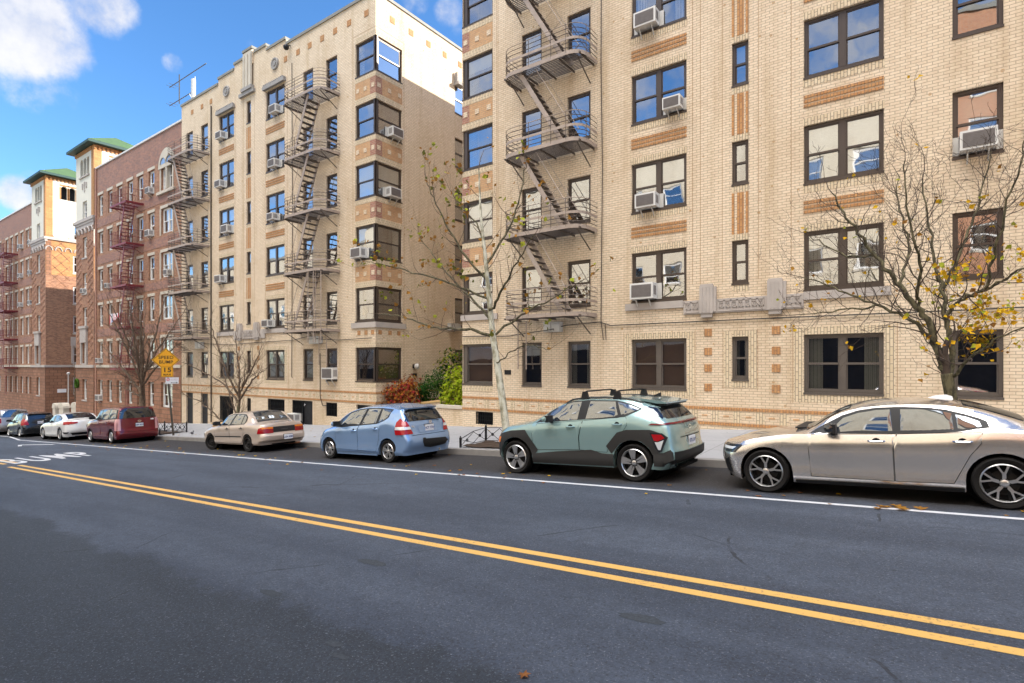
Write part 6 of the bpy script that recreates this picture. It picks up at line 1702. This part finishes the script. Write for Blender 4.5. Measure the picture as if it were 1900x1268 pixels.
# --- black hatchback and silver van, far end
HAT = dict(FIT); HAT.update(paint='paint_black', w=.88, wheel='twin', lights=[FIT['lights'][0]]+FIT['lights'][2:], rlights=FIT['rlights'][:1], plate=(.0,.85,'GVA 6125'))
HAT['extra'] = [('rear_wiper', wiper(.02,1.075,.44,1.02), 'black_plastic'), FIT['extra'][0]]
HAT['rear'] = FIT['rear'][:1]+FIT['rear'][2:3]; HAT['clad'] = [(p, 'paint_black') for p, m_ in FIT['clad']]
HAT['extra'][1] = ('spoiler', FIT['extra'][0][1], 'paint_black')
car('hatchback', 'black compact hatchback with tall red tail lights, between the white sedan and the silver van', -46.6, 9.75, HAT)
VAN = dict(cat='van', w=.99, paint='paint_silver', sill=.22, fl=.6, fn=2.4, rl=.3, rn=3.6, D=(.6,.9),
  xf=[(.2,-.80),(.45,-.92),(.75,-.88),(.95,-.70)], xr=[(.25,3.98),(.45,4.12),(.65,4.12),(.9,4.06),(1.1,4.02),(1.6,3.84),(1.75,3.75)],
  zb=[(-.9,.72),(-.4,.90),(.2,1.0),(.8,1.04),(2.,1.08),(4.1,1.12)], wb=[(-.9,.84),(.2,.92),(2.,.93),(4.1,.88)],
  zr=[(-.9,.76),(-.4,.94),(.1,1.06),(.4,1.2),(.9,1.46),(1.3,1.60),(1.8,1.66),(2.8,1.68),(3.6,1.65),(4.1,1.62)],
  wt=[(-.9,.70),(.2,.76),(.9,.72),(1.5,.70),(3.,.70),(4.1,.68)],
  zt=[(-.9,.80),(-.4,.98),(.1,1.11),(.4,1.25),(.9,1.52),(1.3,1.67),(1.8,1.735),(2.8,1.75),(3.6,1.72),(4.1,1.68)],
  arches=[(0,.385,.34),(3.08,.385,.34)], rw=.34, rim=.22, wheel='cover', tw=.22,
  doors=[[(.62,1.03),(.58,.34),(1.55,.32),(1.58,1.07)], [(1.59,1.07),(1.56,.32),(2.62,.32),(2.75,.6),(2.85,1.10)]], handles=[(1.4,.95),(1.8,.97)],
  frame=[(.56,1.09),(.95,1.36),(1.35,1.56),(1.8,1.62),(2.8,1.645),(3.7,1.6),(3.85,1.16),(2.8,1.13),(1.5,1.10)],
  glass=[[(.78,1.12),(1.0,1.34),(1.36,1.52),(1.56,1.56),(1.58,1.12)], [(1.66,1.57),(1.66,1.13),(2.72,1.15),(2.70,1.61)], [(2.80,1.61),(2.82,1.16),(3.72,1.19),(3.62,1.56)]],
  lights=[([(3.80,.80),(3.80,1.12),(3.94,1.12),(3.98,.80)],'lamp_red','taillight')], rlights=[([(.72,.80),(.72,1.12),(.86,1.12),(.88,.80)],'lamp_red','taillight')],
  rear=[([(-.72,1.66),(-.80,1.18),(.80,1.18),(.72,1.66)],'car_glass','rear_window')], plate=(0,.86,'DKW 3370'),
  tops=[([(.35,-.70),(1.2,-.66),(1.2,.66),(.35,.70)],'car_glass','windshield')], mirror=(.86,1.16))
car('van', 'silver minivan at the left edge, farthest of the parked vehicles', -53.9, 9.85, VAN)

# ---------------------------------------------------------------- trees and shrubs
def rv(r_, s=1.): return Vector((r_.uniform(-s,s), r_.uniform(-s,s), r_.uniform(-s,s)))
def curve(pts, n=6):
    """Catmull-Rom resample"""
    P_ = [Vector(p) for p in pts]; out = []
    for i in range(len(P_)-1):
        p0, p1, p2, p3 = P_[max(0,i-1)], P_[i], P_[i+1], P_[min(len(P_)-1,i+2)]
        for k in range(n):
            t_ = k/n; out.append(.5*((2*p1)+(-p0+p2)*t_+(2*p0-5*p1+4*p2-p3)*t_*t_+(-p0+3*p1-3*p2+p3)*t_**3))
    out.append(P_[-1]); return out
def twig(b, r_, p, d, L, r, depth, tips, wig=.25, up=.12, ratio=.62, split=(2,3), m=0):
    n = 5 if depth > 0 else 4; pts = [p.copy()]; dd = d.normalized(); q = p.copy()
    for i in range(n):
        dd = (dd+rv(r_, wig)+Vector((0,0,up*.5))).normalized(); q = q+dd*(L/n); pts.append(q.copy())
    rr = [max(.0028, r*(1-.55*i/n)) for i in range(n+1)]
    b.tube(pts, rr, 5 if r > .03 else 3, m, cap=False)
    if depth > 0:
        k = r_.randint(*split)
        for j in range(k):
            i = r_.randint(1, n) if j else n
            a = (dd*(.75 if j else 1.) + rv(r_, .75)+Vector((0,0,up))).normalized()
            twig(b, r_, pts[i], a, L*ratio*r_.uniform(.75,1.2), rr[i]*.72, depth-1, tips, wig, up, ratio, split, m)
    else: tips.append((pts[-1], dd)); 
    if depth <= 1: tips.append((pts[-2], dd))
def leafquad(b, p, n_, s, r_, m):
    n_ = n_.normalized(); u = n_.cross(rv(r_)).normalized(); v = n_.cross(u); f = n_*s*.25
    c = [p-u*s*.5, p-u*s*.15-v*s*.42+f*.5, p+u*s*.5, p-u*s*.15+v*s*.42+f*.5]
    b.face([c[0], c[1], p+u*s*.05, c[3]], m); b.face([c[1], c[2], p+u*s*.05], m); b.face([c[2], c[3], p+u*s*.05], m)
def tree(name, label, group, trunk, limbs, mats, seed, side=14, L=.9, depth=2, leaves=None, up=.15, wig=.22, tmat=0, ratio=.62, split=(2,3), start=.2, TW=.014):
    r_ = random.Random(seed); T = thing(name, label, 'tree', trunk[0][0], group)
    b = MB()
    tp = curve([p for p, r in trunk]); tr = [lin([(i/(len(trunk)-1), r) for i, (p, r) in enumerate(trunk)], k/(len(tp)-1)) for k in range(len(tp))]
    tr[0] *= 1.25
    b.tube(tp, tr, 12, 0); part('trunk', b, M[mats[0]], T, smooth=True)
    b = MB(); tips = []
    allb = [(tp[int(len(tp)*.45):], tr[int(len(tp)*.45):], .6)] if side else []
    for pts, r0, r1 in limbs:
        cp = curve(pts); rr = [r0+(r1-r0)*(i/(len(cp)-1)) for i in range(len(cp))]
        cp = [p+rv(r_, .035)*(1 if 0 < i < len(cp)-1 else 0) for i, p in enumerate(cp)]
        b.tube(cp, rr, 7, 0, cap=False); allb.append((cp, rr, 1.))
        tips.append((cp[-1], (cp[-1]-cp[-2])))
    part('limbs', b, M[mats[1]], T, smooth=True)
    b = MB()
    for cp, rr, wgt in allb:
        ln = sum((cp[i+1]-cp[i]).length for i in range(len(cp)-1)); k = max(2, int(side*wgt*min(1.6, ln/2.2)))
        for j in range(k):
            f = start+(1-start)*(j+r_.random())/k; i = min(len(cp)-2, int(f*(len(cp)-1)))
            d = (cp[i+1]-cp[i]).normalized(); nrm_ = d.cross(rv(r_)).normalized()
            dd = (d*.7+nrm_*r_.uniform(.6,1.1)+Vector((0,0,up))).normalized()
            twig(b, r_, cp[i], dd, L*r_.uniform(.6,1.25)*(1.15-.5*f), min(rr[i]*.5, TW), depth, tips, wig, up, ratio, split)
        d = (cp[-1]-cp[-2]).normalized(); twig(b, r_, cp[-1], d, L*.9, rr[-1]*.9, depth, tips, wig, up, ratio, split)
    part('twigs', b, M[mats[2]], T, smooth=True, recalc=False)
    if leaves:
        lm, count, size, pick = leaves; b = MB(); n = 0
        r_.shuffle(tips)
        for p, d in tips:
            pr = pick(p)
            if r_.random() > pr: continue
            for _ in range(r_.randint(*count)):
                q = p+rv(r_, .09); leafquad(b, q, rv(r_)+Vector((0,-.4,.3)), size*r_.uniform(.6,1.25), r_, r_.randrange(len(lm)))
        part('leaves', b, [M[x] for x in lm], T, recalc=False)
    return T
GT = 'street trees in pavement pits'
V = Vector
# leaning plane tree with pale bark
y0 = 12.5; z = walk(-9.2, 12.5)
tree('plane_tree', 'leaning young tree with pale mottled trunk and sparse autumn leaves between the two cream houses', GT,
  [(V((-9.2,y0,z-.05)),.115), (V((-9.36,y0,.6)),.105), (V((-9.55,y0,1.7)),.098), (V((-9.76,y0,2.8)),.09), (V((-9.9,y0,3.9)),.072), (V((-10.03,y0,5.0)),.052), (V((-10.2,y0,6.3)),.034), (V((-10.35,y0+.1,7.6)),.02)],
  [([(-9.72,y0,2.7),(-10.5,y0-.3,2.95),(-11.5,y0-.5,3.0),(-12.6,y0-.6,3.35),(-13.9,y0-.5,3.55)],.05,.012),
   ([(-9.8,y0,3.1),(-10.6,y0+.4,3.7),(-11.8,y0+.7,4.5),(-13.0,y0+.9,5.6),(-13.7,y0+1,6.3)],.045,.01),
   ([(-9.85,y0,3.4),(-9.2,y0-.3,4.0),(-8.5,y0-.6,4.6),(-7.8,y0-.8,5.2)],.045,.01),
   ([(-9.75,y0,2.75),(-9.0,y0+.3,3.3),(-8.2,y0+.5,3.7),(-7.2,y0+.7,4.2)],.04,.01),
   ([(-9.6,y0,1.95),(-9.1,y0-.3,2.15),(-8.3,y0-.5,2.4),(-7.4,y0-.7,2.3)],.022,.008),
   ([(-9.95,y0,4.3),(-10.6,y0-.4,5.2),(-11.2,y0-.7,6.4),(-11.6,y0-.8,7.3)],.04,.01),
   ([(-10.0,y0,4.8),(-9.5,y0+.4,5.8),(-9.2,y0+.6,6.9),(-9.1,y0+.7,7.7)],.04,.01),
   ([(-9.9,y0,3.8),(-10.9,y0-.8,4.3),(-12.2,y0-1.3,4.7),(-13.3,y0-1.6,5.0)],.035,.01),
   ([(-10.05,y0,5.2),(-10.8,y0+.5,6.2),(-11.7,y0+.8,7.0),(-12.3,y0+1.,7.6)],.03,.01)],
  ('bark_plane','bark_green','twig_brown'), 11, side=9, L=.75, depth=2, up=.18, leaves=(('leaf_olive','leaf_ochre','leaf_lime','leaf_ochre'), (1,2), .15, lambda p: .30+(.2 if p.x < -11 else 0)), split=(1,2))
# tree with yellow leaves at right
y0 = 12.6; z = walk(.55, y0)
tree('street_tree', 'bare-branched tree with yellow leaves on its right side, behind the champagne sedan', GT,
  [(V((.60,y0,z-.05)),.12), (V((.56,y0,.8)),.095), (V((.50,y0,1.35)),.092), (V((.44,y0,1.75)),.09)],
  [([(.44,y0,1.7),(.30,y0,2.25),(.10,y0-.1,2.8),(-.22,y0-.15,3.35),(-.6,y0-.2,3.9),(-1.0,y0-.3,4.6),(-1.3,y0-.35,5.2)],.075,.012),
   ([(.28,y0,2.3),(-.1,y0+.1,2.75),(-.7,y0+.2,3.1),(-1.35,y0+.3,3.45),(-2.0,y0+.3,3.75)],.038,.008),
   ([(.47,y0,1.65),(.52,y0+.1,2.25),(.44,y0+.15,2.8),(.36,y0+.2,3.4),(.22,y0+.3,4.3),(.1,y0+.35,5.4)],.058,.010),
   ([(.44,y0+.12,2.75),(.62,y0-.05,3.05),(.95,y0-.2,3.2),(1.35,y0-.35,3.45),(1.9,y0-.5,3.8)],.038,.008),
   ([(.52,y0,1.7),(.75,y0-.2,2.0),(1.05,y0-.4,2.3),(1.5,y0-.6,2.6)],.032,.008),
   ([(.02,y0-.1,2.95),(.05,y0-.5,3.7),(-.1,y0-.8,4.5),(-.15,y0-1.0,5.4)],.032,.008),
   ([(-.25,y0-.15,3.4),(-.1,y0+.3,4.1),(-.25,y0+.6,4.9),(-.3,y0+.8,5.7)],.030,.007),
   ([(.4,y0+.2,3.3),(.75,y0+.4,4.2),(.95,y0+.6,5.0),(1.1,y0+.7,5.8)],.030,.007),
   ([(.95,y0-.2,3.2),(1.1,y0-.5,4.0),(1.25,y0-.7,4.8),(1.4,y0-.8,5.5)],.027,.007),
   ([(-.6,y0+.18,3.05),(-1.2,y0-.2,2.95),(-1.9,y0-.4,2.9)],.022,.007),
   ([(-.65,y0-.2,3.95),(-1.2,y0+.2,4.1),(-1.8,y0+.5,4.6)],.024,.007)],
  ('bark_green','bark_green','twig_dark'), 5, side=14, L=.70, depth=3, up=.12, wig=.3, leaves=(('leaf_yellow','leaf_yellow','leaf_ochre','leaf_lime','leaf_yellow'), (1,3), .095, lambda p: .015 if p.z > 3.8 else (.95 if p.x > .75 and p.z < 3.2 else .34 if p.x > .3 else .04)), split=(2,2), start=.15)
# bare brown tree behind the maroon wagon
y0 = 12.6; z = walk(-33.9, y0); c0 = V((-33.9,y0,.6))
lm = []
for a, e, L_ in ((180,22,6.2),(165,40,6.),(195,38,5.6),(150,58,5.4),(100,70,5.),(60,55,4.6),(20,40,4.2),(0,22,4.4),(-25,42,4.),(215,60,5.2),(270,62,4.6),(320,60,4.4),(185,10,4.6),(10,64,4.6),(240,80,5.2),(140,25,4.5)):
    d = V((math.cos(R(a))*math.cos(R(e)), math.sin(R(a))*math.cos(R(e))*.75, math.sin(R(e))))
    st = c0+V((0,0,rng.uniform(-.5,.9))); lm.append(([st, st+d*L_*.3+V((0,0,.1)), st+d*L_*.65+V((0,0,.05)), st+d*L_+V((0,0,-.05*L_ if e < 45 else 0))], .06 if e > 30 else .05, .010))
tree('street_tree', 'bare spreading brown tree behind the maroon boxy wagon', GT,
  [(V((-33.85,y0,z-.05)),.21), (V((-33.88,y0,-1.0)),.165), (V((-33.9,y0,.0)),.15), (V((-33.9,y0,.9)),.11), (V((-34.0,y0,2.6)),.08), (V((-34.1,y0,4.6)),.03)], lm,
  ('bark_brown','twig_brown','twig_brown'), 21, side=6, L=1.25, depth=2, up=.12, wig=.16, TW=.02)
# small multi-stemmed bare tree behind the beige sedan
y0 = 13.4; z = walk(-25.6, y0); lm = []
for pts in ([(-25.6,0,z),(-25.5,.1,.3),(-25.3,.2,1.2),(-25.2,.2,2.0)], [(-25.7,0,z),(-26.6,-.2,-.7),(-28.2,-.4,.1),(-29.9,-.6,.5)], [(-25.65,.1,z),(-26.2,.3,-.4),(-27.6,.5,1.1),(-28.6,.7,2.9)],
            [(-25.5,.1,.2),(-24.6,.0,.9),(-23.6,-.2,1.4),(-22.6,-.3,1.7)], [(-25.5,.1,.3),(-26.1,.4,1.4),(-26.7,.6,2.6),(-27.0,.7,3.5)], [(-25.4,.2,.9),(-24.8,.4,1.9),(-24.3,.5,2.8)], [(-25.55,.1,.1),(-26.8,.0,1.0),(-28.6,-.3,1.7),(-29.9,-.4,2.0)], [(-25.5,.1,.4),(-25.7,-.4,1.6),(-26.0,-.7,2.9),(-26.2,-.9,3.8)]):
    lm.append(([(x, y0+dy, zz) for x, dy, zz in pts], .055, .012))
tree('street_tree', 'small multi-stemmed bare tree behind the beige sedan', GT, [(V((-25.6,y0,z-.05)),.11), (V((-25.58,y0,z+.35)),.09), (V((-25.5,y0+.1,.3)),.06)], lm, ('bark_green','twig_brown','twig_brown'), 31, side=9, L=.95, depth=2, up=.12, wig=.2)
z = walk(-62, 16.5)
tree('street_tree', 'slim bare sapling in the court between the brick houses', GT, [(V((-62,17.6,z)),.06), (V((-62,17.6,-.9)),.05), (V((-62.1,17.6,1.8)),.02)],
  [([(-62,17.6,-1.2),(-62.9,17.7,-.2),(-63.4,17.7,1.3)],.03,.01), ([(-62,17.6,-1.),(-61.3,17.6,.0),(-60.9,17.7,1.2)],.03,.01)], ('bark_brown','twig_brown','twig_brown'), 41, side=8, L=.7, depth=1, up=.3)
def bush(name, label, cen, rad, n, size, lm, seed, stem='twig_dark', droop=.0, lumps=6):
    r_ = random.Random(seed); T = thing(name, label, 'shrub', (cen[0], cen[1], cen[2]-rad[2]), 'shrubs in the planted court')
    b = MB(); C = V(cen); tipz = C-V((0,0,rad[2]*1.05))
    cl = []
    for i in range(lumps*3):
        d = rv(r_).normalized(); k = r_.uniform(.35,.95); cl.append((C+V((d.x*rad[0]*k, d.y*rad[1]*k, d.z*rad[2]*k)), r_.uniform(.22,.42)))
    s = MB()
    for p, q in cl:
        s.tube([tipz+V((r_.uniform(-.15,.15), r_.uniform(-.1,.1), 0)), (tipz+p)/2+rv(r_,.08), p], [.02,.013,.006], 4, cap=False)
    part('stems', s, M[stem], T, recalc=False)
    per = n//len(cl)
    for p, q in cl:
        for _ in range(per):
            d = rv(r_); d = d.normalized()*(r_.random()**.4); pos = p+V((d.x*rad[0]*q*1.5, d.y*rad[1]*q*1.5, d.z*rad[2]*q*1.4-droop*abs(d.x)))
            leafquad(b, pos, d+rv(r_,.6)+V((0,-.2,.4)), size*r_.uniform(.6,1.3), r_, r_.randrange(len(lm)))
    part('foliage', b, [M[x] for x in lm], T, recalc=False)
bush('red_shrub', 'red and orange autumn shrub at the corner window of the cream house', (-19.15,17.6,.45), (1.0,.75,1.15), 2400, .13, ('leaf_red','leaf_orange','leaf_red','leaf_ochre','leaf_brown'), 51)
bush('evergreen_shrub', 'dark green rounded evergreen between the red shrub and the yellow-green one', (-18.35,18.9,.65), (1.05,.8,1.0), 3800, .08, ('leaf_dark','leaf_dark','leaf_mid'), 52)
bush('tall_shrub', 'tall loose olive shrub reaching up the court wall behind the evergreen', (-18.2,20.4,1.5), (1.1,.8,1.5), 750, .15, ('leaf_olive','leaf_mid','leaf_lime','leaf_dark'), 53, lumps=8)
bush('yellow_green_shrub', 'bright yellow-green drooping shrub behind the low court wall', (-15.55,17.75,.85), (.8,.6,1.35), 2600, .13, ('leaf_bright','leaf_bright','leaf_lime'), 54, droop=.2)
bush('low_green_shrub', 'small green shrub under the red one, behind the blue hatchback', (-19.4,17.15,-.45), (.75,.4,.4), 900, .10, ('leaf_mid','leaf_lime','leaf_dark'), 55)
bush('back_shrub', 'dark leafy shrub deep in the court, right of the tall olive one', (-16.6,21.0,1.3), (1.3,.8,1.2), 1600, .13, ('leaf_dark','leaf_mid'), 56)
# fallen leaves
r_ = random.Random(3); b = MB()
def fall(x, y, zf, s, m):
    z_ = zf+.012; a = r_.uniform(0, 6.28); n = 12
    ring_ = [V((x+s*(1 if i % 2 else .5)*math.cos(a+i*6.283/n*1), y+s*(1 if i % 2 else .5)*math.sin(a+i*6.283/n), z_+r_.uniform(0,s*.3))) for i in range(n)]
    for i in range(n): b.face([(x,y,z_), ring_[i], ring_[(i+1)%n]], m)
for i in range(170):
    x = r_.uniform(-34, 4); y = r_.choice((r_.gauss(9.3,.35), r_.gauss(11.4,.2), r_.gauss(9.0,.5)))
    if 8.0 < y < 11.6: fall(x, y, g(x), r_.uniform(.025,.065), r_.randrange(3))
for i in range(60):
    x = r_.uniform(-30, 3); y = r_.uniform(11.9, 16.5); fall(x, y, walk(x, y), r_.uniform(.025,.055), r_.randrange(3))
for x, y in ((-.35,9.0),(-.15,8.93),(-.2,9.12),(.05,9.05)): fall(x, y, g(x), .10, 1)
solo('fallen_leaves', b, [M['leaf_brown'],M['leaf_ochre'],M['leaf_yellow']], (0,0,0), 'scattered brown leaves along the white line and kerb', 'leaves', kind='stuff', recalc=False)
b = MB(); x, y = -2.05, 2.95
fall(x, y, g(x), .05, 0)
solo('fallen_leaf', b, [M['leaf_brown']], (x,y,g(x)), 'single curled orange-brown leaf on the empty road in front', 'leaf', recalc=False)
